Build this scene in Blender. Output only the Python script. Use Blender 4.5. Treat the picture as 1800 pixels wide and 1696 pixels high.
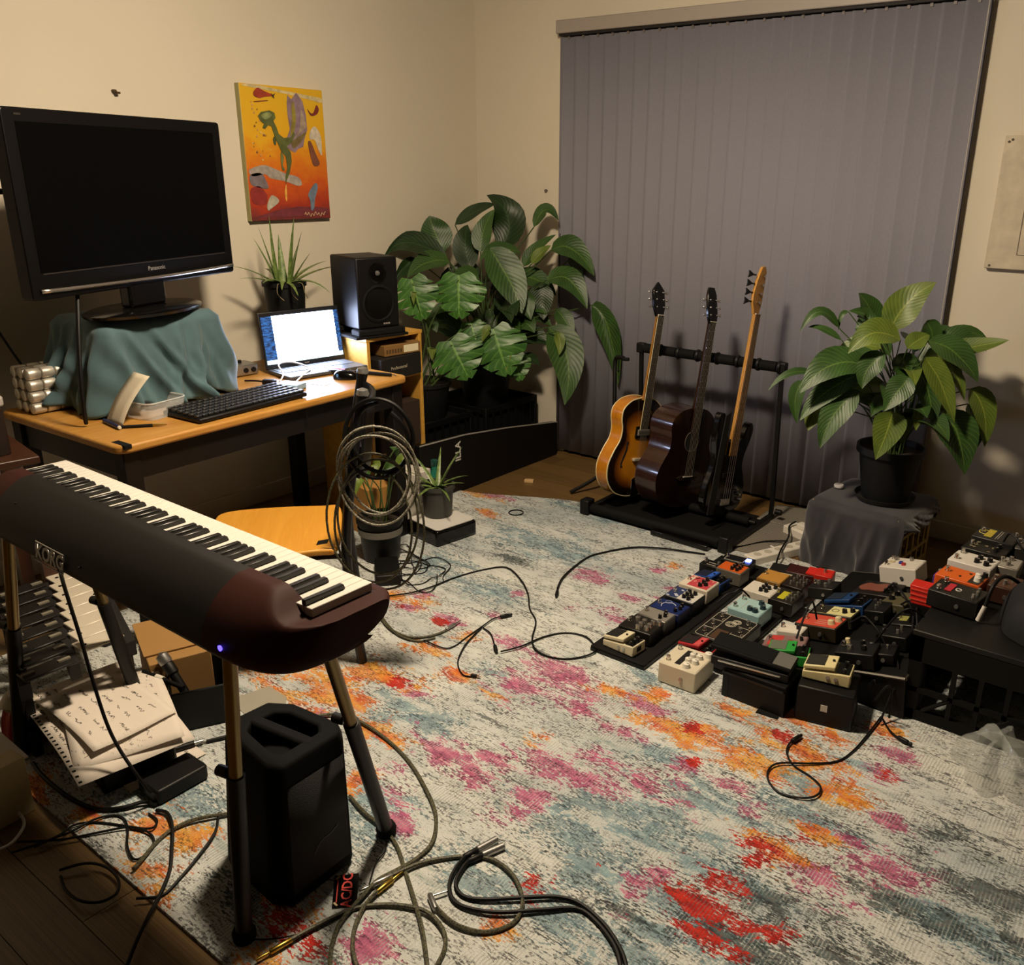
import bpy, bmesh, math, random
from mathutils import Vector, Matrix, Euler
for o in list(bpy.data.objects): bpy.data.objects.remove(o)
SC = bpy.context.scene; COL = SC.collection
PI = math.pi
random.seed(7)

# ---------------------------------------------------------------- camera, world, exposure
YAW, PITCH, ROLL = math.radians(36.8), math.radians(19.34), math.radians(0.715)
cam = bpy.data.cameras.new('camera'); cam_o = bpy.data.objects.new('camera', cam); COL.objects.link(cam_o)
fw = Vector((-math.sin(YAW)*math.cos(PITCH), math.cos(YAW)*math.cos(PITCH), -math.sin(PITCH)))
r0 = Vector((math.cos(YAW), math.sin(YAW), 0)); u0 = r0.cross(fw)
rr = r0*math.cos(ROLL)+u0*math.sin(ROLL); uu = -r0*math.sin(ROLL)+u0*math.cos(ROLL)
m = Matrix((rr, uu, -fw)).transposed().to_4x4(); m.translation = (0, 0, 1.6)
cam_o.matrix_world = m
cam.sensor_fit = 'HORIZONTAL'; cam.sensor_width = 36.0; cam.lens = 1565/1800*36
cam.shift_x = -81/1800; cam.clip_start = .02
SC.camera = cam_o
W = bpy.data.worlds.new('world'); SC.world = W; W.use_nodes = True
W.node_tree.nodes['Background'].inputs[0].default_value = (.02, .022, .03, 1)
W.node_tree.nodes['Background'].inputs[1].default_value = .3
SC.view_settings.view_transform = 'Standard'; SC.view_settings.look = 'None'
SC.view_settings.gamma = 1; SC.view_settings.use_curve_mapping = False
SC.view_settings.exposure = 0.0
LAMP_STRENGTH = 365.0; LAMP_COLOR = (1.0, .81, .58)
SCREEN_STRENGTH = 44.0

# ---------------------------------------------------------------- helpers
def lin(h):
    if isinstance(h, str):
        h = h.lstrip('#'); c = [int(h[i:i+2], 16)/255 for i in (0, 2, 4)]
        return tuple(((v+.055)/1.055)**2.4 if v > .04045 else v/12.92 for v in c)
    return tuple(h)
MATS = {}
def mat(name, col=None, rough=.5, metal=0., emit=0., alpha=1., trans=0., bump=0., bscale=60., var=0., vscale=6., spec=.5, coat=0.):
    if name in MATS: return MATS[name]
    M = bpy.data.materials.new(name); M.use_nodes = True; nt = M.node_tree; b = nt.nodes['Principled BSDF']
    c = lin(col)
    b.inputs['Base Color'].default_value = (*c, 1); b.inputs['Roughness'].default_value = rough
    b.inputs['Metallic'].default_value = metal; b.inputs['Specular IOR Level'].default_value = spec
    if coat: b.inputs['Coat Weight'].default_value = coat
    if trans: b.inputs['Transmission Weight'].default_value = trans
    if alpha < 1: b.inputs['Alpha'].default_value = alpha
    if emit: b.inputs['Emission Color'].default_value = (*c, 1); b.inputs['Emission Strength'].default_value = emit
    if bump or var:
        tc = nt.nodes.new('ShaderNodeTexCoord'); n = nt.nodes.new('ShaderNodeTexNoise')
        nt.links.new(tc.outputs['Object'], n.inputs['Vector'])
        n.inputs['Scale'].default_value = bscale if bump else vscale; n.inputs['Detail'].default_value = 4
        if bump:
            bp = nt.nodes.new('ShaderNodeBump'); bp.inputs['Strength'].default_value = bump; bp.inputs['Distance'].default_value = .004
            nt.links.new(n.outputs['Fac'], bp.inputs['Height']); nt.links.new(bp.outputs[0], b.inputs['Normal'])
        if var:
            n2 = nt.nodes.new('ShaderNodeTexNoise'); n2.inputs['Scale'].default_value = vscale; n2.inputs['Detail'].default_value = 5
            nt.links.new(tc.outputs['Object'], n2.inputs['Vector'])
            r = nt.nodes.new('ShaderNodeMapRange'); r.inputs[1].default_value = .3; r.inputs[2].default_value = .7
            r.inputs[3].default_value = 1-var; r.inputs[4].default_value = 1+var
            nt.links.new(n2.outputs['Fac'], r.inputs[0])
            mx = nt.nodes.new('ShaderNodeVectorMath'); mx.operation = 'SCALE'; mx.inputs[0].default_value = c
            nt.links.new(r.outputs[0], mx.inputs['Scale']); nt.links.new(mx.outputs[0], b.inputs['Base Color'])
    MATS[name] = M; return M

class NT:
    """small node-graph helper"""
    def __init__(s, name):
        s.M = bpy.data.materials.new(name); s.M.use_nodes = True; s.t = s.M.node_tree; s.b = s.t.nodes['Principled BSDF']; MATS[name] = s.M
    def n(s, typ, ins=None, **kw):
        k = s.t.nodes.new('ShaderNode'+typ)
        for a, v in kw.items(): setattr(k, a, v)
        for a, v in (ins or {}).items():
            if hasattr(v, 'is_output'): s.t.links.new(v, k.inputs[a])
            elif hasattr(v, 'outputs'): s.t.links.new(v.outputs[0], k.inputs[a])
            else: k.inputs[a].default_value = v
        return k
    def math(s, op, a, b=0., c=0., clamp=False):
        k = s.n('Math', {0: a, 1: b, 2: c}, operation=op); k.use_clamp = clamp; return k.outputs[0]
    def mix(s, f, a, b, typ='MIX'):
        k = s.t.nodes.new('ShaderNodeMix'); k.data_type = 'RGBA'; k.blend_type = typ
        for i, v in ((0, f), (6, a), (7, b)):
            if hasattr(v, 'is_output'): s.t.links.new(v, k.inputs[i])
            else: k.inputs[i].default_value = v if i == 0 else (*v, 1) if len(v) == 3 else v
        return k.outputs[2]
    def ramp(s, f, stops, interp='LINEAR'):
        k = s.t.nodes.new('ShaderNodeValToRGB'); k.color_ramp.interpolation = interp; e = k.color_ramp.elements
        while len(e) < len(stops): e.new(.5)
        for i, (p, c) in enumerate(stops): e[i].position = p; e[i].color = (*lin(c), 1)
        s.t.links.new(f, k.inputs[0]); return k.outputs[0]
    def step(s, v, a, b):
        k = s.n('MapRange', {0: v, 1: a, 2: b, 3: 0., 4: 1.}, interpolation_type='SMOOTHSTEP'); return k.outputs[0]
    def coord(s, scale=(1, 1, 1), kind='Object', rot=(0, 0, 0)):
        tc = s.n('TexCoord'); mp = s.n('Mapping', {'Scale': scale, 'Rotation': rot}); s.t.links.new(tc.outputs[kind], mp.inputs[0]); return mp.outputs[0]
    def noise(s, vec, scale, detail=4, rough=.55, dist=0.):
        k = s.n('TexNoise', {'Vector': vec, 'Scale': scale, 'Detail': detail, 'Roughness': rough, 'Distortion': dist}); return k.outputs['Fac']
    def out(s, col=None, rough=None, bump=None, bs=.3, bd=.003):
        if col is not None: s.t.links.new(col, s.b.inputs['Base Color'])
        if rough is not None:
            if hasattr(rough, 'is_output'): s.t.links.new(rough, s.b.inputs['Roughness'])
            else: s.b.inputs['Roughness'].default_value = rough
        if bump is not None:
            k = s.n('Bump', {'Height': bump, 'Strength': bs, 'Distance': bd}); s.t.links.new(k.outputs[0], s.b.inputs['Normal'])
        return s.M

def cr(pts, n=8, closed=False):
    """Catmull-Rom resample"""
    P = [Vector(p) for p in pts]; out = []; N = len(P)
    for i in range(N if closed else N-1):
        if closed: a, b, c, d = P[i-1], P[i], P[(i+1) % N], P[(i+2) % N]
        else: a, b, c, d = P[max(i-1, 0)], P[i], P[i+1], P[min(i+2, N-1)]
        for k in range(n):
            t = k/n
            out.append(.5*((2*b)+(c-a)*t+(2*a-5*b+4*c-d)*t*t+(3*b-a-3*c+d)*t*t*t))
    if not closed: out.append(P[-1])
    return out

def perim(w, d, r, n=400):
    """equal-arc samples (point, outward normal) round a rounded rectangle of size w (x) by d (y)"""
    P = []
    for cx, cy, a in ((w/2-r, -d/2+r, -PI/2), (w/2-r, d/2-r, 0), (-w/2+r, d/2-r, PI/2), (-w/2+r, -d/2+r, PI)):
        for i in range(9): g = a+PI/2*i/8; P.append((Vector((cx+r*math.cos(g), cy+r*math.sin(g))), Vector((math.cos(g), math.sin(g)))))
    P.append(P[0]); L = [0.]
    for a, b in zip(P, P[1:]): L.append(L[-1]+(b[0]-a[0]).length)
    out = []; j = 0
    for i in range(n):
        s = L[-1]*i/n
        while L[j+1] < s: j += 1
        f = (s-L[j])/max(1e-9, L[j+1]-L[j]); out.append((P[j][0].lerp(P[j+1][0], f), P[j][1].lerp(P[j+1][1], f).normalized()))
    return out
def drape_cloth(name, m, parent, w, d, h, hem, pleats, nu=220, nv=34, r=.03, flare=.03, wr=.0):
    """cloth over a box: hem(s) = drop at perimeter position s, pleats = (s0, slope, width, amplitude)"""
    PR = perim(w, d, r, nu); k = MB(); nt_ = 12
    def fn(i, j):
        p, nrm = PR[i]; s = i/nu
        if j < nt_:
            f = j/nt_; return (p.x*f, p.y*f, h+.003*math.sin(9*p.x*f/w+5*p.y*f/d+1)-.006*f**8)
        t = (j-nt_+1)/(nv-nt_); dr = hem(s); o = flare*t+.004
        for s0, sl, wd, am in pleats:
            q = (s-s0-sl*t+.5) % 1.-.5; o += am*math.exp(-(q/wd)**2)*min(1., t*1.6)*(1. if am > 0 else .8)
        o += wr*(math.sin(41*s*6.28+9*t)*.5+math.sin(23*s*6.28-13*t+1))*min(1, t*2)*.5
        z = h-.006-(dr)*t**.9
        return (p.x+nrm.x*o, p.y+nrm.y*o, max(z, .004))
    vs = [fn(i, j) for i in range(nu) for j in range(nv)]
    fs = [(i*nv+j, ((i+1) % nu)*nv+j, ((i+1) % nu)*nv+j+1, i*nv+j+1) for i in range(nu) for j in range(nv-1)]
    k.add(vs, fs); return k.build(name, m, parent, smooth=180, solid=.002)
class MB:
    def __init__(s): s.v = []; s.f = []; s.uv = {}; s.T = None
    def add(s, vs, fs):
        o = len(s.v)
        s.v += [tuple(s.T @ Vector(p)) if s.T else tuple(p) for p in vs]
        s.f += [tuple(i+o for i in f) for f in fs]; return s
    def box(s, c, d, R=None):
        x, y, z = (v/2 for v in d); vs = [Vector(p) for p in ((-x,-y,-z),(x,-y,-z),(x,y,-z),(-x,y,-z),(-x,-y,z),(x,-y,z),(x,y,z),(-x,y,z))]
        if R is not None: vs = [R @ p for p in vs]
        return s.add([p+Vector(c) for p in vs], [(0,3,2,1),(4,5,6,7),(0,1,5,4),(1,2,6,5),(2,3,7,6),(3,0,4,7)])
    def b2(s, x0, x1, y0, y1, z0, z1): return s.box(((x0+x1)/2, (y0+y1)/2, (z0+z1)/2), (abs(x1-x0), abs(y1-y0), abs(z1-z0)))
    def tube(s, pts, r, n=8, closed=False, cap=True):
        P = [Vector(p) for p in pts]; N = len(P); R = r if isinstance(r, (list, tuple)) else [r]*N
        T = []
        for i in range(N):
            if closed: t = P[(i+1) % N]-P[i-1]
            else: t = P[min(i+1, N-1)]-P[max(i-1, 0)]
            T.append(t.normalized() if t.length > 1e-9 else Vector((0, 0, 1)))
        a = T[0].orthogonal().normalized(); vs = []
        for i in range(N):
            a = (a-T[i]*a.dot(T[i])); a = a.normalized() if a.length > 1e-6 else T[i].orthogonal().normalized(); b = T[i].cross(a)
            for k in range(n):
                g = 2*PI*k/n; vs.append(P[i]+(a*math.cos(g)+b*math.sin(g))*R[i])
        fs = []
        for i in range(N if closed else N-1):
            j = (i+1) % N
            for k in range(n): fs.append((i*n+k, i*n+(k+1) % n, j*n+(k+1) % n, j*n+k))
        if cap and not closed: fs += [tuple(range(n))[::-1], tuple((N-1)*n+k for k in range(n))]
        return s.add(vs, fs)
    def cyl(s, p0, p1, r0, r1=None, n=16): return s.tube([p0, p1], [r0, r0 if r1 is None else r1], n)
    def lathe(s, prof, n=24, c=(0, 0, 0), cap=True, ax='z'):
        vs = []; c = Vector(c)
        for r, z in prof:
            for k in range(n):
                g = 2*PI*k/n; p = (r*math.cos(g), r*math.sin(g), z)
                if ax == 'x': p = (z, p[0], p[1])
                if ax == 'y': p = (p[1], z, p[0])
                vs.append(Vector(p)+c)
        N = len(prof); fs = []
        for i in range(N-1):
            for k in range(n): fs.append((i*n+k, i*n+(k+1) % n, (i+1)*n+(k+1) % n, (i+1)*n+k))
        if cap: fs += [tuple(range(n))[::-1], tuple((N-1)*n+k for k in range(n))]
        return s.add(vs, fs)
    def prism(s, outl, z0, z1, ax='z'):
        n = len(outl)
        def P(a, b, z): return (a, b, z) if ax == 'z' else (a, z, b) if ax == 'y' else (z, a, b)
        vs = [P(a, b, z0) for a, b in outl]+[P(a, b, z1) for a, b in outl]
        return s.add(vs, [tuple(range(n))[::-1], tuple(range(n, 2*n))]+[(i, (i+1) % n, n+(i+1) % n, n+i) for i in range(n)])
    def grid(s, fn, nu, nv, cu=False):
        vs = [fn(i/(nu if cu else nu-1), j/(nv-1)) for i in range(nu) for j in range(nv)]; fs = []
        for i in range(nu if cu else nu-1):
            for j in range(nv-1):
                a = i*nv+j; b = ((i+1) % nu)*nv+j; fs.append((a, b, b+1, a+1))
        return s.add(vs, fs)
    def build(s, name, m, parent=None, bevel=0., smooth=40, seg=2, solid=0., fix=True):
        me = bpy.data.meshes.new(name); me.from_pydata(s.v, [], s.f)
        if fix:
            bm = bmesh.new(); bm.from_mesh(me); bmesh.ops.recalc_face_normals(bm, faces=bm.faces); bm.to_mesh(me); bm.free()
        if m: me.materials.append(m)
        if smooth: me.shade_smooth(); me.set_sharp_from_angle(angle=math.radians(smooth))
        o = bpy.data.objects.new(name, me); COL.objects.link(o)
        if parent: o.parent = parent
        if solid: q = o.modifiers.new('solidify', 'SOLIDIFY'); q.thickness = solid; q.offset = 0
        if bevel: q = o.modifiers.new('bevel', 'BEVEL'); q.width = bevel; q.segments = seg; q.limit_method = 'ANGLE'; q.angle_limit = math.radians(35)
        return o
def tag(o, label, cat, group=None, kind=None):
    if label: o['label'] = label
    if cat: o['category'] = cat
    if group: o['group'] = group
    if kind: o['kind'] = kind
    return o
def thing(name, label, cat, loc=(0, 0, 0), rz=0., group=None, mtx=None):
    o = bpy.data.objects.new(name, None); COL.objects.link(o); o.empty_display_size = .05
    if mtx is not None: o.matrix_world = mtx
    else: o.location = loc; o.rotation_euler = (0, 0, rz)
    return tag(o, label, cat, group)
def struct(o): o['kind'] = 'structure'; return o
def share(o, name=None, parent=None, loc=None, rot=None, scale=None):
    c = o.copy(); COL.objects.link(c)
    if name: c.name = name
    c.parent = parent if parent is not None else o.parent
    if loc is not None: c.location = loc
    if rot is not None: c.rotation_euler = rot
    if scale is not None: c.scale = scale
    return c
def text(name, s, size, m, parent, mtx, ext=.0004, align='CENTER', bold=0.):
    cu = bpy.data.curves.new('tmp', 'FONT'); cu.body = s; cu.size = size; cu.extrude = ext; cu.align_x = align; cu.align_y = 'CENTER'; cu.resolution_u = 2; cu.offset = bold
    t = bpy.data.objects.new('tmp', cu); COL.objects.link(t)
    me = bpy.data.meshes.new_from_object(t.evaluated_get(bpy.context.evaluated_depsgraph_get()))
    bpy.data.objects.remove(t); bpy.data.curves.remove(cu)
    me.name = name; me.materials.clear(); me.materials.append(m)
    o = bpy.data.objects.new(name, me); COL.objects.link(o); o.parent = parent; o.matrix_local = mtx; return o
def frame(o, x, y, z):
    M = Matrix((Vector(x).normalized(), Vector(y).normalized(), Vector(z).normalized())).transposed().to_4x4(); M.translation = o; return M

# ---------------------------------------------------------------- materials
BLACK = mat('black_plastic', '#0a0909', .5, spec=.3)
BLACKG = mat('black_gloss', '#090808', .18, spec=.4)
BLACKM = mat('black_matte', '#0a0a0a', .8, spec=.2)
RUBBER = mat('black_rubber', '#0a0a0a', .85, spec=.2)
STEELB = mat('black_steel', '#0e0d0d', .45, spec=.35)
CHROME = mat('chrome', '#d9d6cf', .18, 1.)
SILVER = mat('brushed_silver', '#a9a8a6', .35, .9)
WHITEP = mat('white_plastic', '#dcd6ca', .4)
CREAM = mat('cream_enamel', '#d8cda8', .4)
GOLD = mat('gold_plug', '#b89a45', .3, 1.)
SOIL = mat('potting_soil', '#20160e', .95, bump=.6, bscale=90)
DARKPOT = mat('dark_plastic_pot', '#0e0f10', .6, spec=.3)
BRASS = mat('aged_brass', '#6d5a33', .4, .9)

def wood(name, c1, c2, axis=1, rough=.42, scale=1., coat=0.):
    k = NT(name); sc = [9*scale]*3; sc[axis] = .9*scale
    v = k.coord(tuple(sc)); n = k.noise(v, 3.2, 6, .6, .6); n2 = k.noise(v, 14, 3)
    f = k.math('ADD', k.math('MULTIPLY', n, .75), k.math('MULTIPLY', n2, .25))
    c = k.ramp(f, [(.3, c1), (.7, c2)])
    if coat: k.b.inputs['Coat Weight'].default_value = coat
    return k.out(c, rough, n2, .08)
DESKWOOD = wood('desk_beech_laminate', '#a5702a', '#c2924a', 1, .4)
SEATWOOD = wood('seat_golden_plywood', '#c1842a', '#d39a3c', 0, .38)
PINE = wood('shelf_pine', '#b8862f', '#cfa04a', 1, .5)
DARKWOOD = wood('dark_stained_wood', '#2c160a', '#4a2813', 1, .4)
MAPLE = wood('neck_maple', '#b07a34', '#cf9a4c', 2, .3)
ROSE = wood('fretboard_rosewood', '#1c110b', '#2e1c12', 2, .45)
MAHOG = wood('guitar_dark_mahogany', '#1d0e09', '#33190f', 2, .25, coat=.4)

def plank_mat():
    k = NT('floor_plank_oak'); oi = k.n('ObjectInfo')
    v = k.coord((1.1, 11, 6)); add = k.n('VectorMath', {0: v}, operation='ADD')
    cmb = k.n('CombineXYZ', {0: k.math('MULTIPLY', oi.outputs['Random'], 37.), 1: k.math('MULTIPLY', oi.outputs['Random'], 11.)})
    k.t.links.new(cmb.outputs[0], add.inputs[1])
    n = k.noise(add.outputs[0], 2.4, 6, .62, .8); n2 = k.noise(add.outputs[0], 12, 3)
    c = k.ramp(k.math('ADD', k.math('MULTIPLY', n, .8), k.math('MULTIPLY', n2, .2)), [(.28, '#4a3820'), (.5, '#6b522f'), (.75, '#84683e')])
    br = k.math('ADD', .82, k.math('MULTIPLY', oi.outputs['Random'], .36))
    sc = k.n('VectorMath', {0: c, 'Scale': br}, operation='SCALE')
    return k.out(sc.outputs[0], .42, n2, .1)
PLANK = plank_mat()
def wall_mat(name, c):
    k = NT(name); v = k.coord(); n = k.noise(v, 140, 3); n2 = k.noise(v, 1.3, 4)
    sc = k.n('VectorMath', {0: lin(c), 'Scale': k.math('ADD', .95, k.math('MULTIPLY', n2, .1))}, operation='SCALE')
    return k.out(sc.outputs[0], .75, n, .12, .002)
WALL = wall_mat('wall_paint_cream', '#d9d0bd')
CEIL = wall_mat('ceiling_grey', '#6a665e')
TRIM = mat('trim_white_paint', '#d5cdbd', .45)
def blind_mat():
    k = NT('blind_grey_fabric'); v = k.coord((60, 60, 500)); n = k.noise(v, 2.5, 3); v2 = k.coord((500, 60, 30)); n2 = k.noise(v2, 2.5, 3)
    f = k.math('ADD', k.math('MULTIPLY', n, .5), k.math('MULTIPLY', n2, .5))
    return k.out(k.ramp(f, [(.3, '#777682'), (.7, '#8c8b96')]), .8, f, .1)
BLIND = blind_mat()
def leaf_mat(name, dark, mid, vein, rough=.35, nv=13):
    k = NT(name); uv = k.n('UVMap'); sp = k.n('SeparateXYZ', {0: uv.outputs[0]})
    u, vv = sp.outputs[0], sp.outputs[1]
    av = k.math('ABSOLUTE', k.math('SUBTRACT', vv, .5))
    w = k.math('SINE', k.math('MULTIPLY', k.math('SUBTRACT', u, k.math('MULTIPLY', av, .55)), nv*6.283))
    veins = k.step(w, .55, 1.)
    rib = k.step(av, .035, .008)
    n = k.noise(k.coord(), 9, 4)
    c = k.ramp(n, [(.3, dark), (.72, mid)])
    c = k.mix(k.math('MULTIPLY', veins, .35), c, lin(vein)); c = k.mix(k.math('MULTIPLY', rib, .8), c, lin(vein))
    k.b.inputs['Specular IOR Level'].default_value = .5
    return k.out(c, rough+.1, w, .12, .002)
LEAF = {'n': leaf_mat('leaf_green', '#1f3a16', '#33551f', '#5d7a35'), 'd': leaf_mat('leaf_dark_green', '#14260f', '#213a17', '#36502a'),
        'y': leaf_mat('leaf_yellow_green', '#3c5519', '#66782a', '#8a9640'), 'm': leaf_mat('leaf_monstera', '#25501a', '#3f6f28', '#6f9a46', .3, 7)}
STEM = mat('plant_stem_green', '#3a4f22', .5)
def aloe_mat():
    k = NT('aloe_green'); n = k.noise(k.coord(), 60, 3); return k.out(k.ramp(n, [(.35, '#48602c'), (.65, '#76894a')]), .4)
ALOE = aloe_mat()

def add_uv(o, nu, nv):
    me = o.data; uv = me.uv_layers.new(name='UVMap')
    for l in me.loops:
        i, j = divmod(l.vertex_index, nv); uv.data[l.index].uv = (i/(nu-1), j/(nv-1))
VIEW_UP = Vector((.35, -.55, .75)).normalized()
def leaf(parent, base, tip, mid, width, kind, nu=11, nv=7, fold=.25, name='leaf'):
    b, t = Vector(base), Vector(tip); m_ = Vector(mid) if mid else (b+t)/2+Vector((0, 0, .03))
    c = 2*m_-(b+t)/2; g = []
    for i in range(nu):
        s = i/(nu-1); p = b*(1-s)**2+c*2*s*(1-s)+t*s*s; d = ((c-b)*(1-s)+(t-c)*s).normalized(); g.append((p, d))
    vs = []; ph = random.uniform(0, 6)
    for i, (p, d) in enumerate(g):
        s = i/(nu-1); hw = .5*width*max(.02, (math.sin(PI*min(1, s**.72))**.8))*(1 if s < .97 else .5)
        side = d.cross(VIEW_UP); side = side.normalized() if side.length > .15 else d.orthogonal().normalized()
        nn = side.cross(d).normalized()
        for j in range(nv):
            q = (j/(nv-1)-.5)*2
            vs.append(p+side*q*hw+nn*(-fold*hw*(1-abs(q))*.8+.06*hw*math.sin(ph+s*9+q*2)))
    k = MB(); k.v = [tuple(v) for v in vs]
    k.f = [(i*nv+j, (i+1)*nv+j, (i+1)*nv+j+1, i*nv+j+1) for i in range(nu-1) for j in range(nv-1)]
    for i, v in enumerate(k.v):
        if v[0] < -3.70: k.v[i] = (-3.70, v[1], v[2])
        if v[1] > 4.06: k.v[i] = (k.v[i][0], 4.06+.1*(0), v[2])
    o = k.build(name, LEAF[kind], parent, smooth=180, fix=False); add_uv(o, nu, nv); return o
def world_children(root):
    """children built in world coordinates: cancel the root's own placement"""
    bpy.context.view_layer.update(); inv = root.matrix_world.inverted()
    for c in root.children: c.matrix_parent_inverse = inv
RUG_BLOBS = {
 "P": [(-1.90,2.78,0.10,0.06), (-1.57,2.11,0.14,0.06), (-1.55,1.93,0.14,0.06), (-1.49,2.06,0.16,0.05), (-1.65,2.54,0.12,0.05), (-1.52,2.79,0.08,0.04), (-1.80,2.15,0.08,0.04), (-2.29,2.12,0.06,0.04), (-2.09,2.13,0.08,0.04), (-2.33,2.21,0.05,0.03), (-1.55,1.54,0.12,0.06), (-1.42,1.52,0.10,0.05), (-1.29,1.69,0.12,0.06), (-1.10,1.70,0.10,0.04), (-1.00,1.79,0.12,0.06), (-1.22,1.50,0.07,0.08), (-1.21,0.95,0.07,0.06), (-1.44,1.26,0.06,0.03), (-0.83,1.47,0.04,0.07), (-0.42,1.88,0.12,0.07), (-0.44,2.04,0.08,0.04), (-0.51,1.71,0.10,0.04), (-0.52,2.24,0.06,0.05), (-0.51,2.35,0.06,0.04), (-2.15,3.50,0.10,0.03), (-2.85,3.27,0.12,0.03), (-1.71,3.01,0.05,0.04), (-1.66,2.71,0.08,0.03), (-1.56,2.89,0.05,0.03), (-1.63,1.39,0.05,0.04), (-1.54,1.33,0.05,0.03), (-1.41,1.96,0.12,0.04), (-1.23,2.11,0.08,0.04), (-1.99,2.27,0.06,0.03), (-1.33,2.76,0.05,0.05), (-0.97,1.93,0.05,0.05), (-0.82,1.92,0.05,0.04), (-1.99,1.44,0.05,0.03), (-1.87,1.72,0.07,0.04), (-2.04,2.47,0.03,0.03), (-0.54,1.74,0.08,0.04), (-1.69,3.37,0.05,0.03), (-1.43,1.60,0.08,0.04), (-0.76,1.87,0.05,0.03), (-1.19,1.95,0.09,0.03), (-1.21,1.80,0.10,0.04)],
 "O": [(-2.41,2.15,0.07,0.05), (-2.29,2.17,0.06,0.04), (-2.08,1.55,0.20,0.08), (-2.03,1.71,0.10,0.06), (-1.95,1.74,0.10,0.06), (-1.82,1.87,0.08,0.05), (-1.79,1.49,0.10,0.05), (-1.71,1.48,0.07,0.04), (-1.66,1.31,0.05,0.06), (-2.93,3.22,0.14,0.04), (-2.70,3.05,0.10,0.04), (-1.68,3.08,0.05,0.03), (-1.34,2.11,0.10,0.03), (-1.12,2.05,0.10,0.04), (-1.02,2.09,0.13,0.05), (-0.85,2.33,0.16,0.05), (-0.73,2.31,0.10,0.05), (-0.75,2.18,0.16,0.06), (-0.78,2.05,0.10,0.04), (-0.99,2.26,0.08,0.03), (-1.22,2.19,0.06,0.03), (-1.93,0.87,0.06,0.05), (-1.81,0.90,0.05,0.06), (-1.79,0.78,0.09,0.06), (-2.33,0.76,0.09,0.05), (-2.10,0.79,0.06,0.04), (-2.24,0.75,0.05,0.04), (-0.62,2.04,0.09,0.05), (-0.62,1.76,0.09,0.04), (-0.55,2.10,0.10,0.04), (-1.41,0.91,0.08,0.05), (-2.31,1.30,0.07,0.04), (-2.35,1.22,0.07,0.05), (-2.31,1.49,0.12,0.06), (-2.00,1.94,0.10,0.03), (-1.95,2.08,0.07,0.03), (-1.04,2.02,0.08,0.03), (-0.86,2.07,0.08,0.04), (-0.57,2.44,0.08,0.04), (-1.64,1.86,0.07,0.03), (-2.07,1.91,0.06,0.04), (-1.39,1.76,0.04,0.03), (-0.90,2.01,0.06,0.04), (-1.02,1.15,0.05,0.04), (-1.36,0.81,0.07,0.04), (-0.57,1.89,0.07,0.03), (-2.08,1.45,0.12,0.04), (-1.95,1.59,0.08,0.05), (-1.19,2.05,0.05,0.04), (-2.29,1.81,0.04,0.03)],
 "B": [(-2.23,2.94,0.34,0.13), (-2.43,3.39,0.26,0.05), (-2.39,2.85,0.14,0.06), (-2.20,2.38,0.08,0.06), (-2.10,2.40,0.18,0.08), (-0.89,1.62,0.28,0.12), (-0.93,1.44,0.16,0.10), (-0.93,1.26,0.14,0.08), (-0.77,1.34,0.18,0.10), (-1.67,1.62,0.10,0.07), (-1.83,1.53,0.08,0.06), (-0.88,1.83,0.24,0.07), (-1.08,1.51,0.18,0.08), (-2.16,3.35,0.20,0.06), (-0.68,1.61,0.16,0.06), (-1.52,1.23,0.16,0.12), (-1.98,0.98,0.20,0.10), (-2.29,1.68,0.10,0.05), (-0.85,2.08,0.10,0.04), (-1.03,1.94,0.10,0.05), (-1.75,1.97,0.08,0.04), (-0.20,1.79,0.16,0.06), (-1.84,1.64,0.12,0.05), (-2.13,0.87,0.20,0.06), (-0.60,2.23,0.10,0.04), (-0.71,2.06,0.14,0.05), (-0.65,1.44,0.20,0.06), (-2.44,2.46,0.20,0.10), (-2.11,1.68,0.10,0.04), (-1.10,1.26,0.20,0.08), (-1.28,2.25,0.12,0.04), (-0.61,1.93,0.20,0.05)],
 "R": [(-0.67,1.76,0.08,0.05), (-0.69,1.58,0.09,0.05), (-0.73,1.51,0.06,0.04), (-0.66,1.49,0.10,0.06), (-0.66,1.43,0.10,0.05), (-0.97,1.94,0.03,0.03), (-1.34,0.88,0.12,0.04), (-0.53,1.53,0.06,0.04), (-1.04,2.09,0.04,0.03), (-2.34,2.11,0.05,0.04), (-2.11,2.10,0.05,0.03), (-0.60,1.83,0.05,0.03), (-0.50,2.24,0.04,0.03), (-0.96,1.46,0.02,0.02), (-0.65,1.71,0.05,0.03), (-1.02,1.30,0.05,0.06), (-1.93,1.72,0.05,0.04), (-0.59,1.41,0.06,0.03), (-0.80,2.22,0.06,0.03)],
 "D": [(-0.57,1.45,0.30,0.07), (-0.31,1.78,0.22,0.07), (-0.22,1.94,0.20,0.06), (-0.51,1.90,0.12,0.05), (-0.53,1.62,0.18,0.07), (-0.83,1.39,0.16,0.06), (-0.27,2.09,0.16,0.05), (-0.29,1.93,0.12,0.05), (-0.36,1.62,0.25,0.05), (-2.40,3.45,0.12,0.03), (-2.27,2.71,0.10,0.04), (-0.16,1.80,0.20,0.06), (-1.55,0.91,0.10,0.10), (-0.45,1.56,0.20,0.06), (-1.27,0.86,0.10,0.04), (-2.41,2.80,0.08,0.04), (-0.63,1.62,0.06,0.05)],
}
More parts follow.
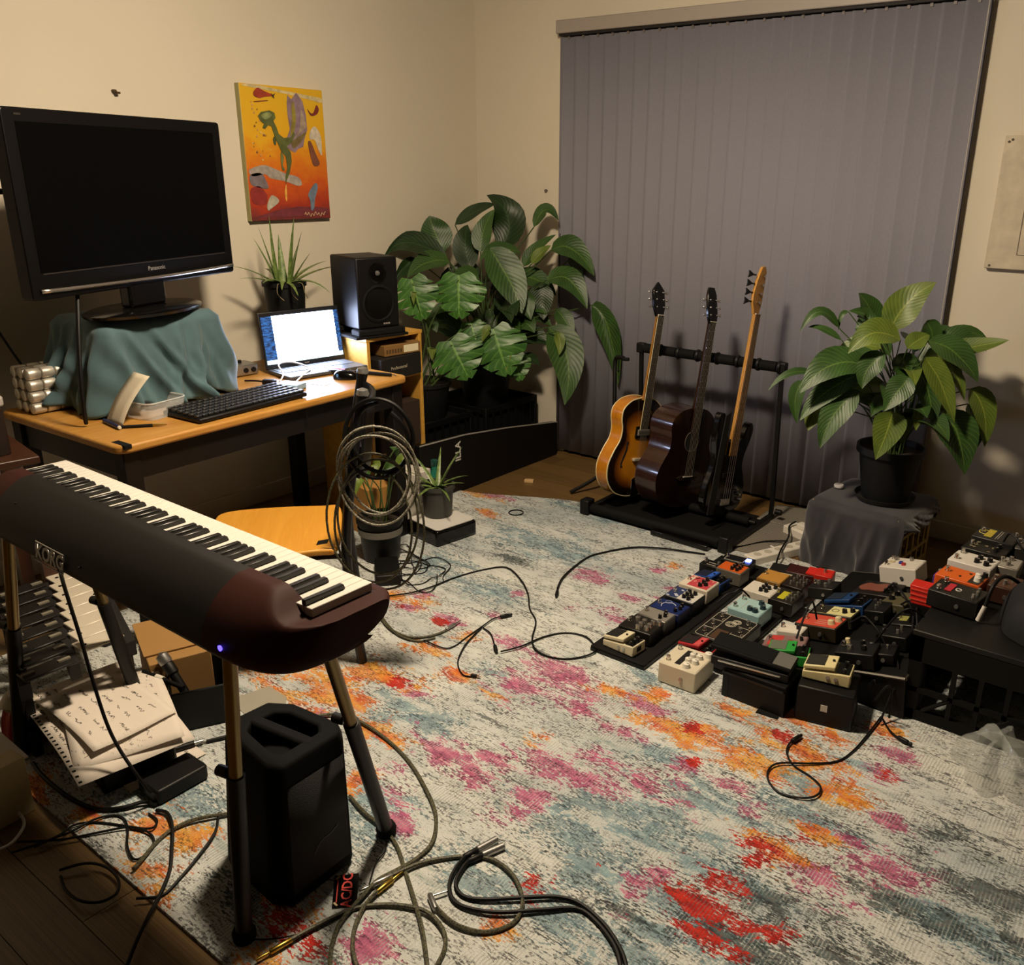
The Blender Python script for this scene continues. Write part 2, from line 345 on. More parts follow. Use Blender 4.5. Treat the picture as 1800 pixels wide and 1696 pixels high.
CABLES = [
 ("thin","black thin cable looping across the middle of the rug",0.0032,[(-2.438,2.093),(-2.364,2.190),(-2.337,2.289),(-2.327,2.412),(-2.287,2.542),(-2.223,2.615),(-2.099,2.558),(-1.994,2.476),(-1.913,2.386),(-1.832,2.322),(-1.768,2.221),(-1.719,2.166),(-1.668,2.147),(-1.609,2.160),(-1.562,2.196),(-1.531,2.254),(-1.544,2.294),(-1.616,2.340),(-1.693,2.322),(-1.737,2.245),(-1.755,2.138),(-1.787,2.068)]),
 ("thin","black cable with a straight plug curling below the loop on the rug",0.0026,[(-1.937,2.292),(-1.964,2.242),(-1.959,2.157),(-1.954,2.075),(-1.945,2.005),(-1.962,1.966),(-2.054,1.960)]),
 ("thin","short black cable with silver tip near the orange rug streak",0.0026,[(-1.956,2.159),(-1.924,2.047),(-1.880,1.957),(-1.839,1.909),(-1.787,1.881),(-1.747,1.899)]),
 ("thin","black cable hooked down to an angled plug on the rug",0.0026,[(-1.953,2.162),(-1.901,2.144),(-1.851,2.105),(-1.803,2.062)]),
 ("braid","olive braided cable with a silver jack tip beside the keyboard end",0.0045,[(-2.316,1.989),(-2.211,1.943),(-2.120,1.940),(-2.067,1.987),(-2.045,2.052),(-2.048,2.115)]),
 ("braid","olive braided cable curling out from under the keyboard end",0.004,[(-2.332,2.006),(-2.245,1.961),(-2.147,1.930),(-2.068,1.946),(-2.038,2.001)]),
 ("thin","black power cable ending in a plug left of the first pedalboard",0.004,[(-1.896,2.533),(-1.944,2.611),(-1.985,2.716),(-2.016,2.904),(-1.993,3.000),(-1.922,3.121),(-1.816,3.190),(-1.711,3.233),(-1.630,3.266)]),
 ("thin","thin black cable making a figure eight on the orange rug patch",0.003,[(-0.767,2.239),(-0.777,2.193),(-0.765,2.144),(-0.728,2.106),(-0.670,2.088),(-0.631,2.060),(-0.624,2.018),(-0.652,1.984),(-0.711,1.970),(-0.759,2.003),(-0.775,2.047),(-0.759,2.088),(-0.698,2.136),(-0.638,2.199),(-0.617,2.276),(-0.610,2.380),(-0.608,2.493)]),
 ("thin","short black cable with a plug right of the black cable figure eight",0.003,[(-0.605,2.495),(-0.567,2.442),(-0.533,2.418),(-0.500,2.409)]),
 ("braid","long olive braided cable arching from behind the speaker over the rug",0.005,[(-1.988,1.410),(-1.938,1.468),(-1.859,1.489),(-1.723,1.479),(-1.593,1.445),(-1.468,1.387),(-1.377,1.330),(-1.318,1.258),(-1.309,1.199),(-1.318,1.142),(-1.328,1.088),(-1.319,1.036),(-1.302,0.955),(-1.274,0.908),(-1.238,0.871),(-1.181,0.827)]),
 ("braid","braided cable running down past the stand foot to the bottom edge",0.005,[(-1.613,1.245),(-1.532,1.224),(-1.455,1.216),(-1.382,1.196),(-1.302,1.149),(-1.222,1.100),(-1.143,1.048),(-1.077,0.996),(-1.023,0.950)]),
 ("braid","braided cable looped on the rug with a right angle jack",0.005,[(-1.327,1.069),(-1.312,1.118),(-1.288,1.188),(-1.248,1.245),(-1.202,1.286),(-1.149,1.304),(-1.078,1.289),(-1.016,1.243),(-0.998,1.187),(-1.028,1.131),(-1.088,1.104),(-1.150,1.109),(-1.194,1.126)]),
 ("braid","dark cable loop at the bottom edge with a gold jack tip",0.005,[(-1.356,0.807),(-1.347,0.852),(-1.338,0.898),(-1.320,0.970),(-1.296,1.016),(-1.236,1.064),(-1.169,1.088),(-1.107,1.076),(-1.072,1.046),(-1.052,0.996),(-1.046,0.949)]),
 ("braid","braided cable ring left of the bottom loop with a gold angled jack",0.005,[(-1.302,1.109),(-1.302,1.064),(-1.293,1.013),(-1.266,0.963),(-1.229,0.925),(-1.182,0.897),(-1.129,0.885)]),
 ("thin","black microphone cable outer strand with silver plug",0.005,[(-1.207,1.314),(-1.217,1.272),(-1.208,1.222),(-1.187,1.181),(-1.148,1.153),(-1.101,1.156),(-1.036,1.189),(-0.961,1.260),(-0.908,1.307),(-0.853,1.303),(-0.788,1.274),(-0.747,1.239),(-0.709,1.191)]),
 ("thin","black microphone cable inner strand with silver plug",0.005,[(-1.184,1.308),(-1.200,1.264),(-1.189,1.214),(-1.169,1.185),(-1.133,1.177),(-1.088,1.199),(-1.023,1.254),(-0.963,1.305),(-0.911,1.323),(-0.839,1.309),(-0.778,1.278),(-0.738,1.246),(-0.699,1.199)]),
 ("thin","thin black wire from the stand foot past the card",0.0018,[(-1.411,1.191),(-1.386,1.160),(-1.375,1.121),(-1.344,1.076),(-1.315,1.032),(-1.317,0.968),(-1.339,0.891),(-1.383,0.834),(-1.434,0.798)]),
 ("thin","thick black cable crossing the rug corner to the power adapter",0.0055,[(-2.417,0.795),(-2.327,0.784),(-2.210,0.785),(-2.129,0.798),(-2.079,0.817),(-2.039,0.856),(-2.018,0.895),(-1.985,0.912)]),
 ("thin","thin black cable snaking over the rug edge under the power adapter",0.003,[(-2.078,0.646),(-2.069,0.704),(-2.078,0.743),(-2.053,0.781),(-1.992,0.816),(-1.932,0.843),(-1.910,0.861),(-1.930,0.882),(-1.973,0.884)]),
 ("thin","black cable with a small loop on the yellow rug patch at the rug edge",0.003,[(-2.101,0.604),(-2.060,0.720),(-2.059,0.784),(-2.038,0.825),(-2.003,0.834),(-1.955,0.818),(-1.902,0.788),(-1.850,0.774),(-1.840,0.794),(-1.862,0.834),(-1.903,0.845),(-1.957,0.827),(-1.999,0.776),(-2.053,0.703),(-2.131,0.630)]),
 ("thin","thick black cable falling from the adapter over the rug edge",0.0045,[(-1.966,0.901),(-1.929,0.911),(-1.874,0.891),(-1.811,0.852),(-1.745,0.807),(-1.693,0.754),(-1.651,0.702),(-1.604,0.645),(-1.544,0.583)]),
 ("braid","braided cable lying between the speaker and the rug edge",0.005,[(-1.807,1.005),(-1.832,0.971),(-1.857,0.931),(-1.868,0.883),(-1.858,0.839),(-1.834,0.796),(-1.812,0.755)]),
 ("thin","black cable crossing the dark floor boards at the bottom left",0.0035,[(-1.830,0.994),(-1.772,0.946),(-1.733,0.877),(-1.703,0.806),(-1.689,0.755),(-1.724,0.713)]),
 ("thin","big black cable loop on the dark floor left of the rug edge",0.0035,[(-1.951,0.648),(-1.922,0.695),(-1.875,0.719),(-1.816,0.719),(-1.777,0.694),(-1.779,0.656),(-1.818,0.630),(-1.878,0.627),(-1.931,0.641)]),
 ("white","white mains cable at the left edge beside the cream box",0.004,[(-2.275,0.675),(-2.228,0.678),(-2.184,0.670),(-2.156,0.647),(-2.136,0.612),(-2.143,0.570)]),
 ("thin","thin black cord tangled on the rug beside the potted plants",0.0022,[(-2.519,2.412),(-2.525,2.362),(-2.557,2.349),(-2.577,2.322),(-2.607,2.303),(-2.663,2.329),(-2.668,2.367),(-2.680,2.396),(-2.698,2.442),(-2.652,2.477),(-2.582,2.452),(-2.537,2.451),(-2.486,2.427),(-2.505,2.378)]),
 ("thin","thin black cord tangled on the rug beside the potted plants",0.0022,[(-2.630,2.454),(-2.603,2.447),(-2.518,2.439),(-2.463,2.376),(-2.484,2.333),(-2.501,2.308),(-2.516,2.245),(-2.569,2.232),(-2.650,2.315),(-2.690,2.355),(-2.742,2.407),(-2.735,2.468),(-2.622,2.465),(-2.575,2.462)]),
 ("thin","thin black cord tangled on the rug beside the potted plants",0.0022,[(-2.558,2.350),(-2.593,2.394),(-2.556,2.427),(-2.498,2.429),(-2.476,2.443),(-2.413,2.445),(-2.385,2.374),(-2.398,2.344),(-2.392,2.291),(-2.428,2.249),(-2.487,2.266),(-2.538,2.312),(-2.571,2.322),(-2.615,2.380)]),
 ("thin","thin black cord tangled on the rug beside the potted plants",0.0022,[(-2.624,2.386),(-2.598,2.401),(-2.557,2.426),(-2.525,2.414),(-2.494,2.365),(-2.484,2.326),(-2.457,2.265),(-2.492,2.244),(-2.537,2.262),(-2.580,2.283),(-2.632,2.294),(-2.672,2.349),(-2.643,2.377),(-2.592,2.405)]),
 ("thin","thin black cord tangled on the rug beside the potted plants",0.0022,[(-2.406,2.387),(-2.340,2.316),(-2.312,2.252),(-2.352,2.231),(-2.442,2.263),(-2.490,2.261),(-2.587,2.295),(-2.612,2.348),(-2.576,2.398),(-2.554,2.450),(-2.525,2.507),(-2.423,2.486),(-2.374,2.391),(-2.344,2.362)]),
 ("thin","thin black cord tangled on the rug beside the potted plants",0.0022,[(-2.578,2.305),(-2.609,2.298),(-2.707,2.367),(-2.717,2.403),(-2.719,2.433),(-2.745,2.484),(-2.725,2.522),(-2.642,2.469),(-2.578,2.407),(-2.531,2.376),(-2.485,2.315),(-2.540,2.293),(-2.582,2.300),(-2.658,2.288)]),
]
LILY_POT = [
 ((-1.14,3.697,1.005),(-1.231,3.668,1.143),(-1.181,3.684,1.09),0.103,"n"),
 ((-1.082,3.662,1.005),(-0.964,3.778,1.197),(-1.047,3.714,1.12),0.138,"y"),
 ((-1.27,3.602,1.003),(-1.395,3.501,0.988),(-1.339,3.55,1.073),0.051,"n"),
 ((-1.249,3.588,0.959),(-1.377,3.54,1.004),(-1.321,3.562,1.002),0.036,"n"),
 ((-1.009,3.559,0.991),(-1.163,3.427,0.939),(-1.089,3.493,1.027),0.127,"y"),
 ((-1.114,3.527,0.876),(-1.309,3.352,0.773),(-1.22,3.439,0.896),0.149,"n"),
 ((-1.141,3.56,0.84),(-1.315,3.393,0.649),(-1.24,3.474,0.778),0.108,"n"),
 ((-1.134,3.521,0.779),(-1.216,3.387,0.552),(-1.193,3.448,0.693),0.121,"n"),
 ((-0.937,3.495,0.866),(-0.994,3.417,0.737),(-0.963,3.457,0.817),0.104,"n"),
 ((-0.978,3.484,0.726),(-1.003,3.425,0.538),(-0.98,3.457,0.66),0.126,"y"),
 ((-0.893,3.558,0.762),(-0.894,3.527,0.653),(-0.897,3.542,0.711),0.043,"y"),
 ((-0.905,3.555,0.939),(-0.757,3.518,0.713),(-0.833,3.537,0.861),0.105,"y"),
 ((-0.918,3.604,0.996),(-0.715,3.598,0.861),(-0.805,3.605,0.964),0.128,"n"),
 ((-0.865,3.699,0.956),(-0.658,3.741,1.009),(-0.774,3.719,0.977),0.087,"y"),
 ((-0.76,3.691,0.812),(-0.664,3.659,0.601),(-0.692,3.679,0.751),0.109,"y"),
 ((-0.818,3.587,0.715),(-0.696,3.551,0.509),(-0.745,3.572,0.664),0.171,"n"),
 ((-0.951,3.781,0.995),(-0.878,3.819,1.005),(-0.913,3.801,1.013),0.052,"n"),
 ((-0.942,3.598,0.888),(-0.832,3.542,0.675),(-0.879,3.572,0.809),0.107,"n"),
 ((-1.361,3.514,0.788),(-1.351,3.465,0.613),(-1.377,3.481,0.72),0.065,"n"),
 ((-1.363,3.674,0.785),(-1.52,3.525,0.719),(-1.452,3.597,0.797),0.038,"n"),
 ((-0.956,3.697,1.058),(-0.914,3.687,0.945),(-0.929,3.694,1.015),0.087,"n"),
 ((-1.046,3.516,0.94),(-1.098,3.448,0.804),(-1.092,3.476,0.887),0.098,"n"),
 ((-0.981,3.566,0.961),(-0.927,3.653,1.008),(-0.954,3.61,0.997),0.078,"y"),
 ((-1.224,3.66,1),(-1.243,3.611,1.076),(-1.181,3.653,1.06),0.081,"n"),
 ((-0.822,3.647,0.883),(-0.756,3.621,0.779),(-0.789,3.634,0.851),0.050,"y"),
 ((-1.11,3.602,0.906),(-1.147,3.537,0.843),(-1.15,3.563,0.9),0.108,"n"),
 ((-0.763,3.721,0.745),(-0.689,3.654,0.594),(-0.71,3.691,0.691),0.073,"n"),
 ((-1.027,3.626,0.926),(-0.942,3.577,0.798),(-0.981,3.603,0.882),0.115,"n"),
 ((-1.259,3.658,1.065),(-1.279,3.62,0.992),(-1.278,3.636,1.052),0.022,"n"),
 ((-1.263,3.498,0.707),(-1.29,3.434,0.602),(-1.286,3.463,0.66),0.079,"y"),
]
LILY_CORNER = [
 ((-3.569,3.689,1.163),(-3.658,3.672,1.353),(-3.621,3.673,1.273),0.178,"n"),
 ((-3.524,3.732,1.309),(-3.361,3.88,1.416),(-3.435,3.814,1.391),0.094,"d"),
 ((-3.34,3.898,1.179),(-3.407,3.866,1.465),(-3.314,3.932,1.363),0.199,"d"),
 ((-3.355,3.751,1.172),(-3.328,3.842,1.394),(-3.361,3.78,1.29),0.113,"n"),
 ((-3.428,3.753,1.075),(-3.439,3.743,1.312),(-3.452,3.731,1.211),0.146,"d"),
 ((-3.526,3.661,1.133),(-3.757,3.349,1.129),(-3.654,3.497,1.227),0.156,"d"),
 ((-3.481,3.635,1.119),(-3.588,3.415,1.041),(-3.536,3.525,1.132),0.144,"n"),
 ((-3.253,3.708,1.205),(-3.057,3.743,0.868),(-3.141,3.738,1.049),0.201,"n"),
 ((-3.178,3.876,1.175),(-3.289,3.676,1.138),(-3.25,3.764,1.197),0.102,"n"),
 ((-3.133,3.938,1.304),(-3.015,4.005,1.342),(-3.077,3.97,1.404),0.082,"n"),
 ((-3.176,3.904,1.096),(-3.037,4.013,1.267),(-3.129,3.942,1.189),0.082,"n"),
 ((-3.11,3.894,1.116),(-3.028,3.957,1.213),(-3.075,3.921,1.174),0.071,"y"),
 ((-3.028,3.957,1.189),(-2.795,4.041,1.06),(-2.913,3.999,1.208),0.153,"n"),
 ((-3.016,3.903,1.035),(-2.778,3.955,0.896),(-2.888,3.937,1.052),0.152,"n"),
 ((-2.99,4.073,1.131),(-2.882,4.126,0.958),(-2.919,4.113,1.074),0.114,"d"),
 ((-3.074,3.921,1.019),(-3.027,3.895,0.819),(-3.051,3.908,0.924),0.133,"d"),
 ((-2.815,4.051,0.902),(-2.629,4.055,0.483),(-2.698,4.07,0.793),0.172,"n"),
 ((-2.946,3.831,0.796),(-2.811,3.808,0.388),(-2.832,3.854,0.649),0.199,"n"),
 ((-2.88,3.818,0.781),(-2.856,3.812,0.657),(-2.858,3.822,0.729),0.059,"y"),
 ((-2.972,3.937,0.879),(-2.864,3.954,0.74),(-2.916,3.947,0.824),0.101,"n"),
 ((-3.292,3.807,0.962),(-3.168,3.846,0.83),(-3.23,3.827,0.916),0.155,"d"),
 ((-3.097,3.839,0.976),(-3.051,3.813,0.826),(-3.082,3.82,0.901),0.091,"n"),
 ((-3.558,3.7,1.079),(-3.428,3.685,0.863),(-3.489,3.697,0.986),0.168,"d"),
 ((-3.684,3.574,1.129),(-3.697,3.415,1.003),(-3.697,3.488,1.085),0.126,"d"),
 ((-3.364,3.811,0.855),(-3.261,3.768,0.709),(-3.308,3.793,0.802),0.167,"d"),
 ((-3.184,3.898,0.597),(-3.046,3.88,0.566),(-3.113,3.891,0.596),0.073,"d"),
 ((-3.551,3.495,0.812),(-3.469,3.507,0.75),(-3.506,3.506,0.805),0.082,"n"),
]
MONSTERA = [
 ((-3.446,3.317,1.032),(-3.379,3.314,0.859),0.225),
 ((-3.255,3.464,1.053),(-3.224,3.424,0.869),0.263),
 ((-3.272,3.42,0.716),(-3.178,3.44,0.55),0.274),
 ((-3.118,3.588,0.769),(-3.035,3.592,0.564),0.285),
 ((-3.251,3.549,0.808),(-3.19,3.537,0.69),0.169),
 ((-3.088,3.717,0.636),(-3.034,3.698,0.516),0.150),
]
# ---------------------------------------------------------------- structure
XL, YB, XR, YF, ZC = -3.72, 4.14, 2.6, -3.6, 2.62
fl = struct(MB().b2(XL-.1, XR+.1, YF-.1, YB+.3, -.08, -.014).build('floor', mat('subfloor_dark', '#1a120b', .9)))
pl_len, pl_w = 1.25, .126; proto = None; row = 0; y = -.65
MB().b2(XL, XR, YF, -.652, -.012, 0).build('board_field', PLANK, fl)
while y < YB-.001:
    x = XL-(row*.43 % pl_len)
    while x < XR:
        a, b = max(x, XL), min(x+pl_len, XR); wy = min(pl_w, YB-y)
        if b-a > .02:
            if proto is None: proto = o = MB().box((0, 0, -.006), (1, 1, .012)).build('plank', PLANK, fl, smooth=0)
            else: o = share(proto)
            o.location = ((a+b)/2, y+wy/2, 0); o.scale = (b-a-.002, wy-.002, 1)
        x += pl_len
    y += pl_w; row += 1
struct(MB().b2(XL-.1, XL, YF-.1, YB+.1, 0, ZC).build('wall_left', WALL))
wb = MB(); OX0, OX1, OZ = -3.05, -1.06, 2.27
wb.b2(XL, OX0, YB, YB+.1, 0, ZC).b2(OX1, XR+.1, YB, YB+.1, 0, ZC).b2(OX0, OX1, YB, YB+.1, OZ, ZC)
wb_o = struct(wb.build('wall_back', WALL))
struct(MB().b2(XR, XR+.1, YF-.1, YB, 0, ZC).build('wall_right', wall_mat('wall_paint_taupe', '#4f493f')))
struct(MB().b2(XL, XR, YF-.1, YF, 0, ZC).build('wall_front', MATS['wall_paint_taupe']))
struct(MB().b2(XL-.1, XR+.1, YF-.1, YB+.1, ZC, ZC+.05).build('ceiling', CEIL))
struct(MB().b2(OX0-.055, OX0, YB-.016, YB+.0, 0, OZ+.05).build('trim_1', TRIM, bevel=.003))
bl_ = MB().b2(OX1+.02, XR, YB-.014, YB, 0, .09).build('baseboard_back', TRIM, bevel=.004); struct(bl_)
struct(MB().b2(XL, XL+.014, YF, YB, 0, .09).build('baseboard_left', TRIM, bevel=.004))
# sliding glass door behind the blind
wd = struct(thing('window_1', 'dark sliding glass door hidden behind the grey vertical blind', None)); 
fm = MB()
for x in (OX0+.025, (OX0+OX1)/2, OX1-.025): fm.b2(x-.025, x+.025, YB+.05, YB+.09, .02, OZ)
fm.b2(OX0, OX1, YB+.04, YB+.1, 0, .03).b2(OX0, OX1, YB+.04, YB+.1, OZ-.04, OZ)
fm.build('frame', mat('bronze_aluminium', '#1b1714', .4, .6), wd)
MB().b2(OX0, (OX0+OX1)/2, YB+.075, YB+.08, .03, OZ-.04).build('pane', mat('night_glass', '#0a0c10', .05, spec=.5), wd)
MB().b2((OX0+OX1)/2, OX1, YB+.06, YB+.065, .03, OZ-.04).build('pane', MATS['night_glass'], wd)
# vertical blind
vb = thing('vertical_blind', 'closed grey fabric vertical blind covering the sliding door', 'blind', (0, 0, 0))
MB().b2(-3.09, -.975, 4.06, 4.125, 2.263, 2.325).build('headrail', mat('headrail_grey', '#a39a92', .4), vb, bevel=.004)
MB().b2(-3.08, -.985, 4.075, 4.12, 2.252, 2.263).build('rail_channel', mat('rail_slot_dark', '#120d0c', .7), vb)
pitch = .0905; slat = stem = None
for i in range(23):
    x = -3.052+pitch*i+.02
    if i == 0:
        k = MB(); n = 7
        def fn(u, v): q = (u-.5)*2; return (q*.0495, .005*(1-q*q)-.0025, .022+(2.225)*v)
        k.grid(fn, n, 3); slat = o = k.build('slat', BLIND, vb, smooth=180, solid=.0012)
        stem = s_ = MB().box((0, 0, 2.252), (.012, .006, .03)).build('carrier', mat('carrier_grey', '#6f6763', .5), vb)
    else: o = share(slat); s_ = share(stem)
    o.location = (x, 4.10, 0); o.rotation_euler = (0, 0, math.radians(7+random.uniform(-1.5, 1.5))); s_.location = (x, 4.10, 0)
k = MB(); k.tube([(-1.0, 4.085, 2.26), (-1.0, 4.085, .6), (-1.0, 4.10, .57), (-1.0, 4.11, .6), (-1.0, 4.11, 2.26)], .0025, 6)
k.build('chain', mat('bead_chain', '#b9b2a8', .5), vb)
# cord hanging on the left trim, wall nail and wall hook
MB().tube([(-3.045, 4.06, 1.27), (-3.047, 4.06, .9), (-3.043, 4.055, .45), (-3.045, 4.06, .06)], .003, 6).build('blind_cord', mat('cord_dark', '#241d19', .7), vb)
tag(MB().cyl((-3.201, YB, 1.49), (-3.201, YB-.012, 1.49), .007, .009, 10).build('wall_nail', mat('nail_grey', '#6d675f', .5, .4)), 'small grey nail in the wall between corner and blind', 'nail')
hk = MB().cyl((XL, 2.0, 1.873), (XL+.02, 2.0, 1.873), .008, .006, 10); hk.box((XL+.02, 2.008, 1.867), (.012, .016, .008))
tag(hk.build('wall_hook', mat('hook_bronze', '#4a3820', .5, .5)), 'small dark metal hook on the cream wall above the television', 'hook')

# ceiling lamp (out of frame, lights the room)
lp = thing('ceiling_lamp', 'round warm ceiling lamp above the middle of the room', 'lamp', (-1.7, 1.78, ZC))
MB().lathe([(.17, -.0), (.175, -.03), (.16, -.035)], 32).build('lamp_base', SILVER, lp)
k = NT('lamp_glass_warm'); k.b.inputs['Base Color'].default_value = (.8, .7, .5, 1)
k.b.inputs['Emission Color'].default_value = (*LAMP_COLOR, 1); k.b.inputs['Emission Strength'].default_value = LAMP_STRENGTH
MB().lathe([(.15, -.035), (.145, -.07), (.12, -.1), (.07, -.12), (.01, -.127)], 20).build('lamp_shade', k.M, lp)

# ---------------------------------------------------------------- rug
def rug_mat():
    k = NT('abstract_rug'); at = k.n('Attribute', attribute_name='wa'); bt = k.n('Attribute', attribute_name='wb')
    A = k.n('SeparateColor', {0: at.outputs['Color']}); Bc = k.n('SeparateColor', {0: bt.outputs['Color']})
    v = k.coord((3.2, 8.0, 1)); vf = k.coord((12, 30, 1)); vx = k.coord((30, 80, 1))
    n1 = k.noise(v, 1.4, 6, .62, .4); n2 = k.noise(vf, 1.6, 5, .65); n3 = k.noise(vx, 2.2, 3, .6)
    nn = k.math('ADD', k.math('MULTIPLY', n1, .5), k.math('ADD', k.math('MULTIPLY', n2, .34), k.math('MULTIPLY', n3, .26)))
    tc = k.n('TexCoord'); sp = k.n('SeparateXYZ', {0: tc.outputs['Object']})
    rib = k.math('SINE', k.math('ADD', k.math('MULTIPLY', sp.outputs[0], 720.), k.math('MULTIPLY', n2, 6.)))
    hatch = k.math('MULTIPLY', k.step(rib, .0, .8), k.step(k.noise(k.coord((7, 10, 1)), 1.7, 4), .40, .56))
    base = k.ramp(k.noise(k.coord((1.3, 2.6, 1)), 1.1, 5, .6), [(.3, '#a4adaf'), (.5, '#c3c7c4'), (.72, '#d6d6cf')])
    def nz(off, sx=3.4, sy=7.0):
        mp = k.n('Mapping', {'Location': (off, off*1.7, off), 'Scale': (sx, sy, 1)}); k.t.links.new(tc.outputs['Object'], mp.inputs[0])
        return k.math('MULTIPLY', k.math('SUBTRACT', k.math('ADD', k.math('MULTIPLY', k.noise(mp.outputs[0], 1.9, 9, .74, .7), .66), k.math('MULTIPLY', n3, .34)), .51), 9.)
    def lay(c, w, col, off, thr=.55, soft=.1, amp=.55, gain=1., ht=.5):
        f = k.step(k.math('ADD', k.math('MULTIPLY', w, 1.15), k.math('MULTIPLY', nz(off), amp)), thr, thr+soft)
        f = k.math('MULTIPLY', f, k.step(w, .03, .12))
        f = k.math('MULTIPLY', f, k.math('SUBTRACT', 1., k.math('MULTIPLY', hatch, ht)))
        return k.mix(k.math('MULTIPLY', f, gain), c, col)
    # streaks of grey-blue everywhere
    s1 = k.step(k.noise(k.coord((2.2, 9, 1)), 1.7, 8, .72, .3), .53, .66); base = k.mix(k.math('MULTIPLY', s1, .55), base, lin('#84938f'))
    s2 = k.step(k.math('ADD', k.math('MULTIPLY', k.noise(k.coord((2.0, 12, 1), rot=(0, 0, .05)), 2.0, 8, .74, .2), .7), k.math('MULTIPLY', n3, .3)), .555, .585); base = k.mix(k.math('MULTIPLY', s2, .75), base, lin('#3c4042'))
    blue = k.ramp(n2, [(.35, '#3f6276'), (.6, '#7c9ca3')]); c = lay(base, A.outputs[2], blue, 3.1, .62, .25, .8, .8)
    dark = k.ramp(n2, [(.35, '#2b2629'), (.55, '#48585a'), (.7, '#6a5148')]); c = lay(c, Bc.outputs[1], dark, 7.7, .75, .15, .8, .85)
    pink = k.ramp(n2, [(.35, '#8a3a62'), (.55, '#b75a80'), (.75, '#d08496')]); c = lay(c, A.outputs[0], pink, 1.3, .68, .08, .68, .92)
    orng = k.ramp(k.noise(k.coord((5, 10, 1)), 1.8, 6, .65), [(.34, '#b8431f'), (.46, '#d07624'), (.6, '#dba038'), (.72, '#cf9c50')]); c = lay(c, A.outputs[1], orng, 5.2, .66, .08, .68, .95, .35)
    red = k.ramp(n2, [(.4, '#9c2422'), (.6, '#bd3226')]); c = lay(c, Bc.outputs[0], red, 9.4, .75, .05, .6, 1., .15)
    # outline scratches around patches and rib weave along y
    edge = k.math('SUBTRACT', 1., k.math('MULTIPLY', k.math('ABSOLUTE', k.math('SUBTRACT', nn, .55)), 26.), clamp=True)
    scr = k.step(n3, .47, .56)
    c = k.mix(k.math('MULTIPLY', k.math('MULTIPLY', edge, scr), .9), c, lin('#2b2a29'))
    ribm = k.math('MULTIPLY', k.step(rib, .1, .9), k.step(k.noise(k.coord((6, 6, 1)), 1.6, 4), .42, .6))
    c = k.mix(k.math('MULTIPLY', ribm, .35), c, lin('#4a4946'))
    pile = k.noise(k.coord(), 420, 2); c = k.mix(.18, c, k.ramp(pile, [(.35, '#000000'), (.65, '#ffffff')]), 'OVERLAY')
    k.b.inputs['Specular IOR Level'].default_value = .15
    return k.out(c, .95, k.math('ADD', k.math('MULTIPLY', rib, .3), pile), .35, .003)
def build_rug():
    nx, ny = 150, 96; X0, X1 = -3.12, 1.3
    def yf(x): t = max(0., min(1., (x+3.12)/.75)); return 3.20+.27*(t*t*(3-2*t))
    k = MB(); col = []
    for i in range(nx):
        x = X0+(X1-X0)*i/(nx-1)
        for j in range(ny):
            yy = .735+(yf(x)-.735)*j/(ny-1); k.v.append((x, yy, .009))
            w = {}
            for c in 'POBRD':
                s = 0
                for bx_, by_, rx, ry in RUG_BLOBS[c]:
                    q = ((x-bx_)/(rx*1.15))**2+((yy-by_)/(ry*1.25))**2
                    if q < 4: s = max(s, math.exp(-q*.9))
                w[c] = s
            col.append(w)
    k.f = [(i*ny+j, (i+1)*ny+j, (i+1)*ny+j+1, i*ny+j+1) for i in range(nx-1) for j in range(ny-1)]
    o0 = len(k.v); rim = [i*ny for i in range(nx)]+[(nx-1)*ny+j for j in range(1, ny)]+[i*ny+ny-1 for i in range(nx-2, -1, -1)]+[j for j in range(ny-2, 0, -1)]
    for r in rim: a = k.v[r]; k.v.append((a[0], a[1], .001)); col.append(col[r])
    n = len(rim); k.f += [(rim[q], o0+q, o0+(q+1) % n, rim[(q+1) % n]) for q in range(n)]
    o = k.build('area_rug', rug_mat(), smooth=30)
    for nm, ch in (('wa', 'POB'), ('wb', 'RD')):
        a = o.data.attributes.new(nm, 'FLOAT_COLOR', 'POINT')
        a.data.foreach_set('color', [v for w in col for v in ([w[c] for c in ch]+[0, 0, 0])[:3]+[1]])
    return tag(o, 'large abstract rug in grey, blue, pink, orange and red', 'rug')
build_rug()
# ---------------------------------------------------------------- desk and what stands on it
DZ = .75
def rrect(x0, x1, y0, y1, r, n=5):
    o = []
    for cx, cy, a in ((x1-r, y0+r, -PI/2), (x1-r, y1-r, 0), (x0+r, y1-r, PI/2), (x0+r, y0+r, PI)):
        for i in range(n+1): g = a+PI/2*i/n; o.append((cx+r*math.cos(g), cy+r*math.sin(g)))
    return o
dk = thing('desk', 'beech desk with dark legs under the television and laptop', 'desk', (-2.74, 1.325, 0), math.radians(2.46))
MB().prism(rrect(-.78, 0, 0, 1.33, .045), DZ-.03, DZ).build('tabletop', DESKWOOD, dk, bevel=.009, seg=3)
DKB = mat('desk_dark_brown', '#0f0a08', .55, spec=.3)
k = MB().b2(-.055, -.03, .06, 1.27, DZ-.13, DZ-.03); k.b2(-.75, -.725, .06, 1.27, DZ-.13, DZ-.03).b2(-.73, -.05, .04, .065, DZ-.13, DZ-.03).b2(-.73, -.05, 1.265, 1.29, DZ-.13, DZ-.03)
k.build('apron', DKB, dk)
for x, y in ((-.055, .055), (-.725, .055), (-.055, 1.275), (-.725, 1.275)):
    MB().b2(x-.03, x+.03, y-.03, y+.03, .0095 if x > -.3 else 0, DZ-.03).build('leg', DKB, dk, bevel=.004)
k = MB().b2(-.075, .0012, .02, .045, DZ-.012, DZ+.0008); k.build('corner_tape', BLACKM, dk)
MB().box((-.36, .70, DZ+.0005), (.03, .035, .0012)).build('sticker_patch', mat('burn_mark', '#3a2210', .7), dk)

